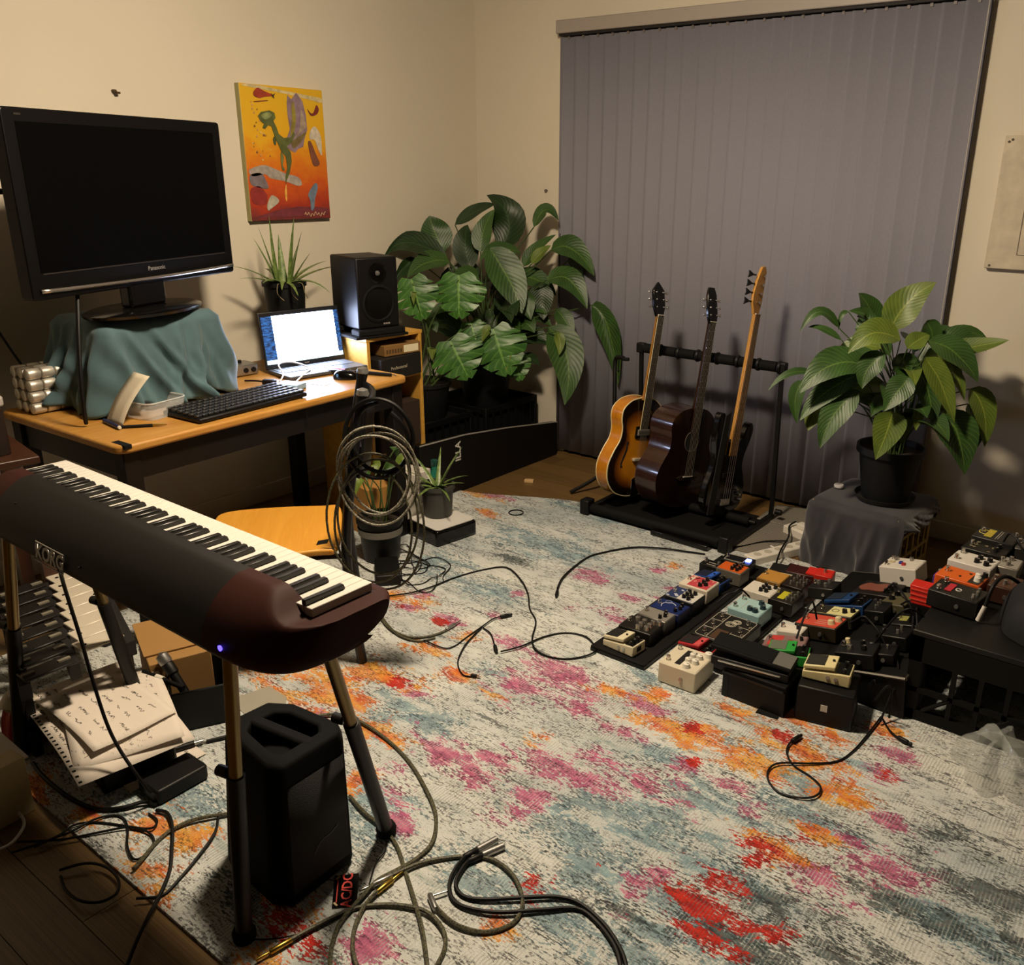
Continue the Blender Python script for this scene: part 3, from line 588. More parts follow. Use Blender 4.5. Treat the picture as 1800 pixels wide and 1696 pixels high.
# television (turned towards the room), standing on the covered box
TVM = frame((-3.03, 1.275, 1.187), (-.3157, .9489, 0), (-.9489, -.3157, 0), (0, 0, 1))   # x right, y back, z up; origin bottom left front
tv = thing('television', 'large black flat screen television on a swivel foot above the teal cover', 'television', mtx=TVM)
tw, th = .98, .573
k = MB().prism(rrect(0, tw, 0, th, .012, 3), .0, .05, 'y'); k.build('bezel', mat('tv_bezel', '#080707', .35, spec=.25), tv, bevel=.004)
MB().b2(.12, tw-.12, .05, .085, .08, th-.08).build('back_housing', BLACKM, tv, bevel=.01)
MB().b2(.045, tw-.045, -.0015, .002, .085, th-.04).build('screen', mat('tv_screen_off', '#030303', .25, spec=.12), tv)
MB().b2(.05, tw-.05, -.003, .001, .078, .082).build('speaker_line', mat('tv_line', '#2a2624', .3), tv)
k = MB()
def strip(u, v): x = .03+(tw-.04)*u; return (x, -.006-.0*v, .022+.012*v-.006*math.sin(PI*u))
k.grid(strip, 24, 2); k.build('trim_strip', mat('tv_silver_trim', '#bdb6ae', .25, .9), tv, solid=.004)
text('brand_lettering', 'Panasonic', .022, mat('logo_silver', '#c8c3bb', .3, .6), tv, frame((.545, -.002, .056), (1, 0, 0), (0, 0, 1), (0, -1, 0)))
MB().b2(.045, .07, -.001, .001, th-.022, th-.016).build('badge', MATS['tv_line'], tv)
MB().b2(tw/2-.09, tw/2+.09, .0, .05, -.075, .02).build('stand_neck', BLACKG, tv, bevel=.01)
k = MB(); k.lathe([(.02, .018), (.23, .012), (.255, .004), (.25, -.006), (.02, -.006)], 40); k.T = None
k.v = [(x*1.0+tw/2, y*.58+.03, z-.09) for x, y, z in k.v]; k.build('stand_foot', BLACKG, tv)
k = MB().tube([(.02, .09, .33), (-.02, .12, .31), (-.08, .2, .28), (-.16, .45, .2), (-.2, .76, .0)], .005, 8); k.cyl((.045, .075, .33), (.0, .095, .33), .009, n=10); k.build('plug_cable', BLACK, tv)
k = MB(); k.tube(cr([(.2, .03, .0), (.15, -.0, -.12), (.11, -.02, -.26), (.10, -.02, -.38), (.11, -.01, -.425)], 6), .007, 8); k.build('power_cord', BLACK, tv)

# box draped with a teal sheet
def cloth_mat(name, c1, c2, sheen=.2):
    k = NT(name); n = k.noise(k.coord(), 7, 5); w = k.noise(k.coord((300, 300, 300)), 2, 2)
    k.b.inputs['Sheen Weight'].default_value = sheen
    return k.out(k.ramp(n, [(.3, c1), (.7, c2)]), .8, w, .08)
TEAL = cloth_mat('teal_cotton', '#3f5960', '#4e6c72')
cv = thing('draped_box', 'box on the desk covered by a wrinkled teal sheet under the television', 'covered box', (-3.29, 1.735, DZ), math.radians(4))
bw, bd, bh = .48, .34, .325        # along y, along x, height
MB().box((0, 0, bh/2-.004), (bd-.03, bw-.03, bh-.012)).build('box_body', mat('carton_dark', '#1c1a18', .8), cv)
# perimeter runs from the near front corner along the front face, round the back and along the left end
PLT = [(.03, .02, .012, .05), (.055, .10, .012, .045), (.085, .16, .014, -.03), (.12, .10, .010, .05), (.17, .05, .012, .03), (.2, -.05, .008, .03), (.24, -.03, .012, .05), (.26, .02, .01, -.02), (.30, .03, .012, .035), (.42, .02, .02, .03), (.6, -.02, .02, .04), (.70, .02, .015, .04), (.78, .06, .016, .05), (.84, .03, .012, .035), (.88, -.04, .01, .04), (.93, -.06, .012, .05), (.97, -.03, .01, .03), (.995, .0, .012, .04)]
drape_cloth('sheet', TEAL, cv, bd, bw, bh+.004, lambda q: .322-.03*max(0, math.sin(q*31))-.02*max(0, math.sin(q*12)), PLT, wr=.010, flare=.035)

# shrink-wrapped block of silver tins
cp = thing('tin_pack', 'block of stacked silver tins at the left end of the desk', 'tins', (-3.335, 1.415, DZ), math.radians(2))
TIN = mat('tin_aluminium', '#cfcabf', .42, .55); can = None
for i in range(4):
    for j in range(3):
        for q in range(3):
            loc = (-.075-.048*(2-q)+.06, -.055+.048*j, .0235+.041*i)
            if can is None:
                can = o = MB().lathe([(.017, -.0225), (.0195, -.021), (.0205, -.019), (.0205, .019), (.0195, .021), (.017, .0225)], 18, ax='y').build('tin', TIN, cp)
            else: o = share(can)
            o.location = loc
# dark little bottles beside the tins
bt = thing('small_bottle', 'small dark bottle with a brass cap beside the tin block', 'bottle', (-3.27, 1.53, DZ))
MB().lathe([(.014, 0), (.016, .004), (.016, .05), (.01, .06)], 16).build('glass', BLACKG, bt); MB().lathe([(.008, .06), (.009, .061), (.009, .075), (.007, .077)], 12).build('cap', BRASS, bt)
bt = thing('small_bottle', 'squat black bottle between tin block and teal cover', 'bottle', (-3.30, 1.49, DZ)); MB().lathe([(.017, 0), (.018, .004), (.018, .035), (.01, .042)], 16).build('glass', BLACKG, bt); MB().lathe([(.01, .042), (.01, .054), (.008, .056)], 12).build('cap', BLACK, bt)

# folded paper strip, pens, clear tub
k = MB()
def strip2(u, v):
    t = u; return (-2.985-.03*math.sin(t*2.2)+.0*v, 1.445+.055*v+.075*t, DZ+.006+.175*t-.02*t*t) if False else (-3.06+.115*v+.02*t, 1.455-.005*v+.05*t+.06*t*t, DZ+.004+.16*t)
k.grid(strip2, 12, 4); tag(k.build('paper_strip', mat('paper_warm', '#cfc4ae', .8, var=.04, vscale=30), smooth=180, solid=.0008), 'curled white paper strip standing upright on the desk front', 'paper')
pn = thing('marker_pen', 'dark blue pen with a white end in front of the paper strip', 'pen', (-2.995, 1.44, DZ+.008), math.radians(-6))
MB().cyl((-.065, 0, 0), (.06, 0, 0), .0075, n=12).build('barrel', mat('navy_plastic', '#151a45', .35), pn); MB().cyl((.06, 0, 0), (.067, 0, 0), .0065, .005, 12).build('end_cap', WHITEP, pn)
pn = thing('ballpoint_pen', 'dark pen with a brass tip lying beside the clear tub', 'pen', (-2.90, 1.50, DZ+.006), math.radians(52))
MB().cyl((-.07, 0, 0), (.03, 0, 0), .0055, n=10).build('barrel', BLACK, pn); MB().cyl((.03, 0, 0), (.075, 0, 0), .005, .0015, 10).build('tip', GOLD, pn)
CLEAR = mat('clear_plastic', '#e8ecec', .12, alpha=.22)
tb = thing('plastic_tub', 'empty clear plastic food tub behind the paper strip', 'tub', (-3.03, 1.62, DZ), math.radians(10))
k = MB(); o_ = rrect(-.075, .075, -.085, .085, .03, 4); i_ = rrect(-.068, .068, -.078, .078, .028, 4); n = len(o_)
k.add([(x*.9, y*.9, .001) for x, y in o_]+[(x, y, .06) for x, y in o_], [tuple(range(n))]+[(q, (q+1) % n, n+(q+1) % n, n+q) for q in range(n)]); k.build('body', CLEAR, tb, solid=.0015)
k = MB(); k.tube([(x, y, .061) for x, y in o_], .003, 6, True); k.build('rim', mat('clear_rim', '#e0e4e2', .2, alpha=.5), tb)

sb = thing('storage_box', 'small white carton on the floor past the right desk end', 'box', (-2.96, 2.79, 0), math.radians(10)); MB().b2(-.07, .07, -.06, .06, 0, .25).build('carton', WHITEP, sb, bevel=.003); MB().b2(.07, .0708, -.04, .04, .1, .18).build('print', mat('print_grey', '#6f6a62', .7), sb)
sb = thing('storage_box', 'tan carton under the right desk end', 'box', (-2.99, 2.56, 0), math.radians(-8)); MB().b2(-.09, .09, -.07, .07, .0, .24).build('carton', mat('tan_carton', '#a8793a', .8), sb, bevel=.003); MB().b2(.09, .0908, -.07, .07, .10, .13).build('tape_band', mat('tape_tan', '#7d5a2a', .5), sb)
sb = thing('green_bottle', 'small green bottle beside the white carton', 'bottle', (-2.90, 2.885, 0)); MB().lathe([(.03, 0), (.032, .01), (.032, .2), (.015, .24), (.015, .26)], 18).build('body', mat('green_plastic', '#1f6b58', .35), sb); MB().lathe([(.018, .26), (.018, .285), (.01, .29)], 14).build('cap', mat('green_cap', '#123f36', .4), sb)
# computer keyboard
kb = thing('computer_keyboard', 'black computer keyboard at the front edge of the desk', 'keyboard', (-2.905, 1.875, DZ), math.radians(4.5))
MB().b2(-.105, .105, -.245, .245, .003, .02).build('body', BLACK, kb, bevel=.006); KEY = mat('keycap_black', '#201f1f', .5); kc = None
for r_ in range(6):
    for c_ in range(20):
        if r_ == 0 and 4 < c_ < 10:
            if c_ == 5: MB().box((.08, -.232+.0245*7.0, .025), (.017, .118, .008)).build('space_bar', KEY, kb, bevel=.002)
            continue
        if kc is None: kc = o = MB().box((0, 0, 0), (.018, .0215, .009)).build('key', KEY, kb, bevel=.002, seg=1)
        else: o = share(kc)
        o.location = (.08-.031*r_, -.232+.0245*c_, .0245+.0012*r_)
# laptop
LT = frame((-3.065, 2.44, DZ), (.15, .989, 0), (-.989, .15, 0), (0, 0, 1))  # x right, y back
lt = thing('laptop', 'open silver laptop with a bright white screen on the desk', 'laptop', mtx=LT)
LSIL = mat('laptop_silver', '#54575c', .4, .4)
MB().b2(-.19, .19, 0, .195, .003, .018).build('base', LSIL, lt, bevel=.004)
lk = None
for r_ in range(5):
    for c_ in range(15):
        if lk is None: lk = o = MB().box((0, 0, 0), (.02, .017, .002)).build('key', mat('laptop_key', '#5a5d62', .5), lt)
        else: o = share(lk)
        o.location = (-.165+.0236*c_, .095+.0185*r_, .019)
MB().b2(-.055, .045, .015, .08, .018, .0187).build('touchpad', mat('touchpad', '#9a9da1', .3, .5), lt)
LS = Matrix.Translation((0, .192, .016)) @ Matrix.Rotation(math.radians(-9), 4, 'X')
def lp_part(nm, mb, mt, bev=0.): o = mb.build(nm, mt, lt, bevel=bev); o.matrix_local = LS; return o
lp_part('lid', MB().b2(-.195, .195, 0, .008, 0, .245), mat('lid_dark', '#17181b', .4), .003)
k = NT('screen_white'); tc = k.n('TexCoord'); k.b.inputs['Base Color'].default_value = (.02, .02, .02, 1)
k.b.inputs['Emission Color'].default_value = (.60, .70, 1.0, 1); k.b.inputs['Emission Strength'].default_value = SCREEN_STRENGTH
lp_part('display', MB().b2(-.135, .165, -.0012, 0, .04, .226), k.M)
k = NT('screen_panel'); n = k.noise(k.coord((30, 1, 90)), 1.5, 3); k.t.links.new(k.ramp(n, [(.4, '#0b1f45'), (.6, '#2f6fb8')]), k.b.inputs['Emission Color']); k.b.inputs['Emission Strength'].default_value = 1.1; k.b.inputs['Base Color'].default_value = (.01, .02, .05, 1)
lp_part('tool_panel', MB().b2(-.186, -.135, -.0012, 0, .03, .226), k.M); lp_part('tool_panel', MB().b2(.165, .187, -.0012, 0, .03, .226), k.M)
k = NT('screen_taskbar'); k.b.inputs['Emission Color'].default_value = (.45, .85, .9, 1); k.b.inputs['Emission Strength'].default_value = 1.6
lp_part('task_bar', MB().b2(-.186, .187, -.0013, 0, .022, .04), k.M)
o = text('brand_lettering', 'acer', .014, MATS['logo_silver'], lt, Matrix()); o.matrix_local = LS @ frame((0, -.0012, .011), (1, 0, 0), (0, 0, 1), (0, -1, 0))
# audio interface, usb adapter, white cable, blue box, card, mouse, tools
ai = thing('audio_interface', 'silver audio interface box with a blue knob between sheet and laptop', 'audio interface', (-3.375, 2.15, DZ), math.radians(-5))
MB().b2(-.055, .055, -.11, .11, .004, .048).build('case', SILVER, ai, bevel=.005)
MB().lathe([(.016, .048), (.015, .066), (.005, .067)], 20, (.01, .0, 0)).build('volume_knob', mat('blue_knob', '#2b3f9a', .3), ai)
for y in (-.07, -.045, .06): MB().lathe([(.008, .048), (.007, .06)], 14, (-.01, y, 0)).build('small_knob', BLACK, ai)
for y in (.05, .085): MB().lathe([(.011, .055), (.011, .06)], 14, (0, y, .026), ax='x').build('jack_socket', BLACK, ai)
ub = thing('usb_plug', 'chunky black usb plug with cable in front of the audio interface', 'plug', (-3.10, 2.155, DZ+.014), math.radians(-60))
MB().box((0, 0, 0), (.03, .055, .022)).build('body', BLACK, ub, bevel=.006); MB().tube(cr([(0, -.02, 0), (-.02, -.07, -.002), (-.03, -.12, -.006)], 5), .004, 8).build('cable', BLACK, ub)
MB().tube(cr([(0, .025, 0), (.04, .06, -.008), (.12, .10, -.008), (.17, .19, -.006), (.21, .235, -.03), (.215, .24, -.09)], 6), .0028, 8).build('desk_cable', BLACK, ub)
k = MB().tube(cr([(-3.08, 2.19, DZ+.012), (-3.12, 2.24, DZ+.03), (-3.20, 2.28, DZ+.055), (-3.21, 2.36, DZ+.05), (-3.15, 2.40, DZ+.026), (-3.11, 2.35, DZ+.02), (-3.07, 2.28, DZ+.01), (-3.02, 2.22, DZ+.008)], 8), .0035, 8)
tag(k.build('charging_cable', mat('white_cable', '#e6e4e0', .4)), 'white charging cable looped over the laptop keyboard corner', 'cable')
tag(MB().box((-2.985, 2.175, DZ+.012), (.10, .075, .024), Matrix.Rotation(math.radians(20), 3, 'Z')).build('external_drive', mat('pale_blue_drive', '#8fb0cf', .4), bevel=.004), 'small pale blue drive box in front of the laptop', 'drive')
cd = thing('printed_card', 'small blue and white card flat on the desk before the laptop', 'card', (-2.965, 2.31, DZ+.001), math.radians(12)); MB().box((0, 0, .0005), (.075, .055, .001)).build('card_face', WHITEP, cd); MB().box((.0, 0, .0012), (.05, .045, .0006)).build('print_block', mat('print_blue', '#3f6fa8', .6), cd)
ms = thing('computer_mouse', 'black computer mouse on the right of the desk', 'mouse', (-2.955, 2.435, DZ), math.radians(35))
k = MB()
def mouse(u, v):
    a = 2*PI*u; t = v; r = math.sin(PI/2*(1-t))**.6; return (.056*r*math.cos(a), (.031+.004*math.cos(a)**2)*r*math.sin(a), .036*math.sin(PI/2*t)*(1-.12*math.cos(a)*r)+.001)
k.grid(mouse, 28, 9, True); k.build('shell', BLACKG, ms, smooth=180); MB().lathe([(.006, -.003), (.006, .003)], 12, (.022, 0, .033), ax='y').build('wheel', mat('grey_wheel', '#55585c', .5), ms)
MB().box((-.03, .0, .018), (.008, .06, .012)).build('side_stripe', mat('blue_stripe', '#4c86c6', .35), ms, bevel=.002)
tl = thing('side_cutters', 'red and black handled cutters lying behind the mouse', 'pliers', (-3.02, 2.50, DZ+.01), math.radians(28))
REDP = mat('red_grip', '#b22a35', .4)
for s_ in (-1, 1):
    MB().tube(cr([(-.0, .004*s_, .003), (-.05, .018*s_, .004), (-.11, .02*s_, .002)], 5), [.008]*11, 10).build('handle', REDP if s_ > 0 else BLACK, tl)
MB().cyl((0, 0, -.004), (0, 0, .012), .013, n=16).build('pivot', BLACKG, tl); MB().box((.03, 0, .003), (.05, .018, .01)).build('jaw', STEELB, tl, bevel=.004)
sd = thing('black_screwdriver', 'long black screwdriver lying at the right desk end', 'screwdriver', (-2.93, 2.545, DZ+.011), math.radians(24)); MB().cyl((-.03, 0, 0), (.10, 0, -.003), .0085, .007, 12).build('handle', BLACK, sd); MB().cyl((-.03, 0, 0), (-.085, 0, -.003), .0035, n=8).build('shaft', REDP, sd)
tag(MB().tube(cr([(-3.0, 2.53, DZ+.003), (-2.92, 2.55, DZ+.003), (-2.85, 2.61, DZ+.003), (-2.83, 2.60, DZ+.003)], 6), .002, 6).build('brass_wire', BRASS), 'thin brass wire lying along the right desk end', 'wire')

# aloe in black pot on the desk
def aloe_leaf(parent, base, az, ln, lean, droop, w=.016, m=None):
    pts = []; b = Vector(base); d = Vector((math.cos(az)*math.sin(lean), math.sin(az)*math.sin(lean), math.cos(lean))); p = b.copy(); n = 9
    side = Vector((-math.sin(az), math.cos(az), 0)); k = MB(); ring = 6; vs = []
    for i in range(n):
        s = i/(n-1); r = w*(1-s)**.75+.0006
        up = side.cross(d).normalized()
        for q in range(ring):
            g = 2*PI*q/ring; vs.append(p+side*r*math.cos(g)+up*r*.38*(math.sin(g)-(.5 if math.sin(g) > 0 else 0)))
        lean += droop/n; d = Vector((math.cos(az)*math.sin(lean), math.sin(az)*math.sin(lean), math.cos(lean))); p = p+d*ln/(n-1)
    fs = [(i*ring+q, i*ring+(q+1) % ring, (i+1)*ring+(q+1) % ring, (i+1)*ring+q) for i in range(n-1) for q in range(ring)]+[tuple(range((n-1)*ring, n*ring))]
    k.add(vs, fs); return k.build('leaf', m or ALOE, parent, smooth=60)
def pot(parent, r0, r1, h, m, rim=.008, soil=True):
    MB().lathe([(r0*.2, 0), (r0, 0), (r0+.002, .004), (r1, h-.02), (r1+rim, h-.018), (r1+rim, h), (r1-.002, h), (r1-.006, h-.03), (r1*.1, h-.031)], 32, cap=False).build('pot', m, parent)
    if soil: MB().lathe([(.001, h-.018), (r1-.004, h-.022)], 24, cap=False).build('soil', SOIL, parent)
al = thing('potted_aloe', 'tall spiky aloe in a black pot behind the laptop', 'plant', (-3.455, 2.53, DZ))
pot(al, .07, .09, .36, DARKPOT)
for az, ln, le, dr, w in ((3.6, .30, .12, -.15, .014), (4.1, .26, .18, .1, .015), (0.4, .30, .10, .12, .014), (1.0, .24, .2, .15, .016), (1.6, .20, .28, .2, .014), (2.6, .22, .2, .0, .014), (4.4, .22, .85, .55, .012), (4.9, .24, 1.1, .5, .012), (5.6, .2, 1.0, 1.1, .011), (1.3, .26, 1.0, .6, .012), (1.8, .3, 1.05, .5, .012), (.2, .24, 1.0, 1.3, .012), (5.9, .2, 1.1, 1.2, .01), (5.2, .18, .9, 1.0, .012), (2.9, .2, .9, .8, .012), (.8, .17, .5, .2, .014), (3.9, .22, .3, .2, .013)):
    aloe_leaf(al, (.03*math.cos(az), .03*math.sin(az), .345), az, ln, le, dr, w*1.45)
for i in range(3):
    a = 5.4+i*.5; q = MB().tube(cr([(.05*math.cos(a), .05*math.sin(a), .35), (.11*math.cos(a), .11*math.sin(a), .36), (.125*math.cos(a), .125*math.sin(a), .32), (.12*math.cos(a+.2), .12*math.sin(a+.2), .29)], 5), .0015, 5); q.build('dry_root', mat('dry_root', '#8a7d5e', .8), al)

# pine shelf with studio monitor and boxes
sh = thing('pine_shelf', 'narrow pine shelf unit at the right end of the desk carrying the speaker', 'shelf', (-3.09, 2.685, 0))
MB().b2(-.36, .0, -.01, .34, .853, .87).build('top_board', PINE, sh, bevel=.002)
for y in (0, .325): MB().b2(-.36, .0, y-.009, y+.009, 0, .853).build('side_panel', PINE, sh, bevel=.002)
for z in (.30, .655): MB().b2(-.36, -.005, .009, .316, z, z+.016).build('shelf_board', PINE, sh)
MB().b2(-.36, -.35, .009, .316, .05, .853).build('back_panel', mat('shelf_back_dark', '#3a2714', .8), sh)
bxo = thing('product_box', 'brown cardboard box with a white label on the pine shelf', 'box', (-3.10, 2.885, .775), math.radians(-6))
MB().b2(-.22, .03, -.11, .10, 0, .05).build('carton', mat('kraft_card', '#7b5a2c', .8), bxo, bevel=.002); MB().b2(.03, .0312, .0, .085, .008, .042).build('label', mat('label_paper', '#d9cfae', .7), bxo)
for q in range(6): MB().b2(.03, .0308, -.10+.016*q, -.09+.016*q, .012, .03).build('print_mark', mat('print_dark_gold', '#4c3718', .8), bxo)
bxo = thing('product_box', 'black cardboard box under the brown one on the pine shelf', 'box', (-3.10, 2.86, .672), math.radians(3))
MB().b2(-.22, .045, -.145, .12, 0, .10).build('carton', mat('black_card', '#15120f', .6), bxo, bevel=.002); text('print', 'Professional', .022, mat('print_pale', '#a99f8a', .7), bxo, frame((.0457, -.03, .05), (0, 1, 0), (0, 0, 1), (1, 0, 0)))
bxo = thing('book_stack', 'dark box with a yellow spine low in the pine shelf', 'box', (-3.10, 2.85, .317)); MB().b2(-.22, .02, -.13, .13, 0, .22).build('carton', mat('brown_card_dark', '#2a1a0e', .8), bxo)

sp = thing('studio_monitor', 'black studio monitor speaker on the pine shelf', 'speaker', (-3.20, 2.785, .87), math.radians(-12))
MB().box((.0, 0, .006), (.27, .27, .012)).build('isolation_pad', RUBBER, sp, bevel=.003); MB().b2(.06, .135, -.12, .12, .012, .04).build('pad_block', BLACKM, sp, bevel=.006); MB().b2(-.12, -.05, -.12, .12, .012, .04).build('pad_block', BLACKM, sp, bevel=.006)
MB().b2(-.13, .11, -.105, .105, .04, .355).build('cabinet', BLACK, sp, bevel=.008)
MB().lathe([(.082, .11), (.085, .114), (.075, .117), (.07, .110), (.04, .098), (.02, .092), (.012, .1), (.001, .102)], 36, (0, 0, .15), ax='x').build('woofer', BLACKM, sp)
MB().lathe([(.045, .11), (.046, .113), (.03, .108), (.014, .109), (.012, .115), (.001, .119)], 28, (0, 0, .285), ax='x').build('tweeter', BLACKG, sp); MB().lathe([(.012, .115), (.008, .121), (.001, .123)], 14, (0, 0, .285), ax='x').build('dome', SILVER, sp)
for q in range(3): MB().b2(.11, .1112, .02+.012*q, .029+.012*q, .055, .062).build('badge', MATS['logo_silver'], sp)

# painting
pt = thing('canvas_painting', 'yellow and orange painted canvas of a winged dragon on the left wall', 'painting', (XL, 2.555, 1.36))
k = NT('painted_canvas'); tc = k.n('TexCoord'); sp_ = k.n('SeparateXYZ', {0: tc.outputs['Object']})
n = k.noise(k.coord((9, 9, 9)), 1.5, 6, .65, .5); zz = k.math('ADD', k.math('DIVIDE', sp_.outputs[2], .585), k.math('MULTIPLY', k.math('SUBTRACT', n, .5), .35))
c = k.ramp(zz, [(.0, '#6e3030'), (.12, '#a8361f'), (.3, '#cf5a17'), (.48, '#dd8417'), (.62, '#e3ab1b'), (.9, '#dfb021')])
n5 = k.noise(k.coord((60, 60, 60)), 1., 4); k.out(c, .5, n5, .2)
MB().b2(.004, .03, 0, .457, 0, .585).build('canvas', k.M, pt, bevel=.003)
MB().b2(.002, .0295, -.0015, .004, 0, .585).build('canvas_edge', mat('canvas_edge', '#9a9464', .7), pt)
PX = .0305
def paint(nm, pts, c, d=0., sm=True):
    P = [(p[0], p[1]) for p in (cr([(*q, 0) for q in pts], 4, True) if sm else pts)]
    MB().prism(P, PX+d, PX+d+.0012, 'x').build(nm, mat('paint_'+c, '#'+c, .55, var=.25, vscale=40), pt, smooth=0)
def uvp(*l): return [(.457*(u-.0)/1000, .585*(1-v/1000)) for u, v in l]
def cp(*l):
    o = []
    for x, y in l:
        t = (y-200)/1300; xl = 195+120*t; xr = 1025+85*t; o.append((.457*(x-xl)/(xr-xl), .585*(1-t*.985-.005)))
    return o
paint('cloud_band', cp((225, 215), (420, 235), (640, 260), (900, 300), (1015, 320), (1010, 275), (800, 250), (500, 215), (300, 195)), 'cdbb8a')
paint('smoke', cp((290, 1010), (420, 960), (520, 990), (640, 1040), (770, 1080), (805, 1150), (760, 1165), (640, 1120), (500, 1090), (440, 1050), (330, 1070)), 'a59c94')
paint('dark_smoke', cp((300, 1060), (400, 1040), (450, 1110), (470, 1190), (380, 1180), (310, 1150)), '776d72')
paint('red_patch', cp((305, 1200), (390, 1170), (460, 1260), (440, 1350), (330, 1330)), '8e2f2a')
paint('dark_ground', cp((330, 1480), (560, 1410), (760, 1380), (1000, 1390), (1085, 1410), (1092, 1478), (700, 1482)), '74323a', 0., False)
paint('wing', cp((660, 270), (700, 310), (750, 240), (815, 320), (850, 460), (862, 600), (830, 700), (820, 770), (770, 790), (735, 830), (690, 810), (650, 770), (700, 700), (655, 690), (685, 600), (665, 480), (655, 350)), '8c7682', .0012, False)
paint('wing_stripe', cp((720, 330), (745, 480), (730, 600), (700, 660), (690, 640), (705, 500), (700, 380)), '8f8236', .0024)
paint('wing_stripe', cp((800, 400), (845, 560), (800, 620), (730, 690), (780, 600), (790, 500)), 'a08f7c', .0024)
paint('wing_lower', cp((700, 730), (760, 680), (850, 620), (815, 690), (780, 740), (720, 790)), '77683f', .0024)
paint('dragon_body', cp((370, 490), (400, 450), (480, 430), (530, 450), (540, 500), (520, 530), (550, 590), (570, 650), (620, 690), (690, 680), (720, 620), (735, 650), (700, 730), (650, 770), (690, 830), (700, 920), (680, 1030), (650, 1110), (640, 1150), (635, 1080), (655, 980), (640, 870), (600, 830), (570, 760), (540, 700), (520, 640), (500, 580), (470, 570), (440, 610), (415, 600), (430, 560), (400, 540)), '5b6233', .003, False)
paint('dragon_leg', cp((590, 830), (620, 880), (610, 960), (630, 1000), (610, 1010), (595, 950)), '6d7040', .003)
paint('dragon_claw', cp((525, 680), (540, 690), (545, 750), (530, 760), (515, 710)), '4d5530', .003)
paint('head_light', cp((400, 480), (470, 450), (500, 480), (440, 520)), '8c9560', .0042)
paint('tail_glow', cp((640, 1160), (650, 1170), (655, 1300), (645, 1320), (632, 1240)), 'dba64a', .0012)
paint('helicopter', cp((330, 270), (370, 225), (430, 250), (520, 285), (430, 305), (390, 320), (340, 305)), '9c3a24', .002)
paint('skids', cp((345, 352), (460, 335), (460, 342), (345, 360)), '7c3020', .002)
paint('tail_rotor', cp((495, 265), (515, 280), (540, 262), (525, 290), (530, 315), (510, 298)), '3a2a1c', .003, False)
paint('far_dragon', cp((865, 390), (900, 430), (930, 420), (960, 345), (985, 390), (960, 440), (900, 455)), '7a2f2a', .002)
paint('white_figure', cp((890, 620), (935, 560), (990, 620), (1010, 700), (1015, 850), (980, 800), (940, 700), (890, 690)), 'cfc3ae', .0016)
paint('brown_figure', cp((870, 720), (900, 720), (950, 840), (990, 940), (930, 960), (900, 880), (880, 800)), '7a4a38', .0024)
paint('blue_figure', cp((870, 1250), (940, 1140), (970, 1180), (940, 1300), (930, 1400), (900, 1420), (890, 1320)), '6f7f92', .0016)
paint('pale_figure', cp((460, 1350), (500, 1260), (560, 1290), (570, 1330), (500, 1390), (470, 1410)), 'b5af9c', .0016)
rd_ = random.Random(3)
for i in range(26):
    x, y = 270+rd_.uniform(0, 160)+i*3, 360+i*22+rd_.uniform(-30, 30); q = rd_.uniform(5, 12)
    paint('fire_fleck', cp((x-q, y), (x, y-q*1.6), (x+q, y), (x, y+q)), rd_.choice(['d9c07a', 'a8742c', '8a5a3a', 'c99a5a']), .0016, False)
MB().tube(cr([(PX+.001, .30+.006*i, .022+.008*math.sin(i*1.9)+.004*math.sin(i*.7)) for i in range(22)], 3), .0013, 5).build('signature_scrawl', mat('paint_sign', '#d9bd8a', .6), pt)
# ---------------------------------------------------------------- plants and right-hand plant stand
def petiole(parent, p0, p1, r=.004):
    a, b = Vector(p0), Vector(p1); mth = (a+b)/2; mth.z += .25*(b-a).length*.3; mth = mth.lerp(Vector((a.x, a.y, mth.z)), .35)
    return MB().tube(cr([a, mth, b], 5), [r]*6+[r*.7]*5, 6).build('stem', STEM, parent)
PL = (-1.02, 3.68)
# milk crate turned slightly, with a dark cloth
ct = thing('milk_crate', 'beige plastic milk crate carrying the potted peace lily', 'crate', (-1.065, 3.69, .0), math.radians(-5))
def crate(t, w, d, h, m, nb=5, rows=(.33, .66)):
    MB().b2(-w/2, w/2, -d/2, d/2, 0, .012).build('base', m, t)
    for sx in (-1, 1):
        for sy in (-1, 1): MB().b2(sx*w/2-sx*.024, sx*w/2, sy*d/2-sy*.024, sy*d/2, 0, h).build('corner_post', m, t, bevel=.004)
    for nm, z0, z1 in (('bottom_rail', 0, .03), ('top_rail', h-.035, h)):
        for s_ in (-1, 1):
            MB().b2(-w/2+.02, w/2-.02, s_*d/2-s_*.012, s_*d/2, z0, z1).build(nm, m, t, bevel=.002); MB().b2(s_*w/2-s_*.012, s_*w/2, -d/2+.02, d/2-.02, z0, z1).build(nm, m, t, bevel=.002)
    for s_ in (-1, 1):
        for i in range(nb):
            q = -1+2*(i+1)/(nb+1)
            MB().b2(q*w/2-.006, q*w/2+.006, s_*d/2-s_*.008, s_*d/2, .03, h-.03).build('upright_bar', m, t); MB().b2(s_*w/2-s_*.008, s_*w/2, q*d/2-.006, q*d/2+.006, .03, h-.03).build('upright_bar', m, t)
        for r_ in rows:
            MB().b2(-w/2+.02, w/2-.02, s_*d/2-s_*.009, s_*d/2, r_*h-.007, r_*h+.007).build('cross_bar', m, t); MB().b2(s_*w/2-s_*.009, s_*w/2, -d/2+.02, d/2-.02, r_*h-.007, r_*h+.007).build('cross_bar', m, t)
crate(ct, .38, .38, .285, mat('crate_beige', '#a58f4e', .5))
BLKCLOTH = cloth_mat('charcoal_cloth', '#232226', '#343338', .3)
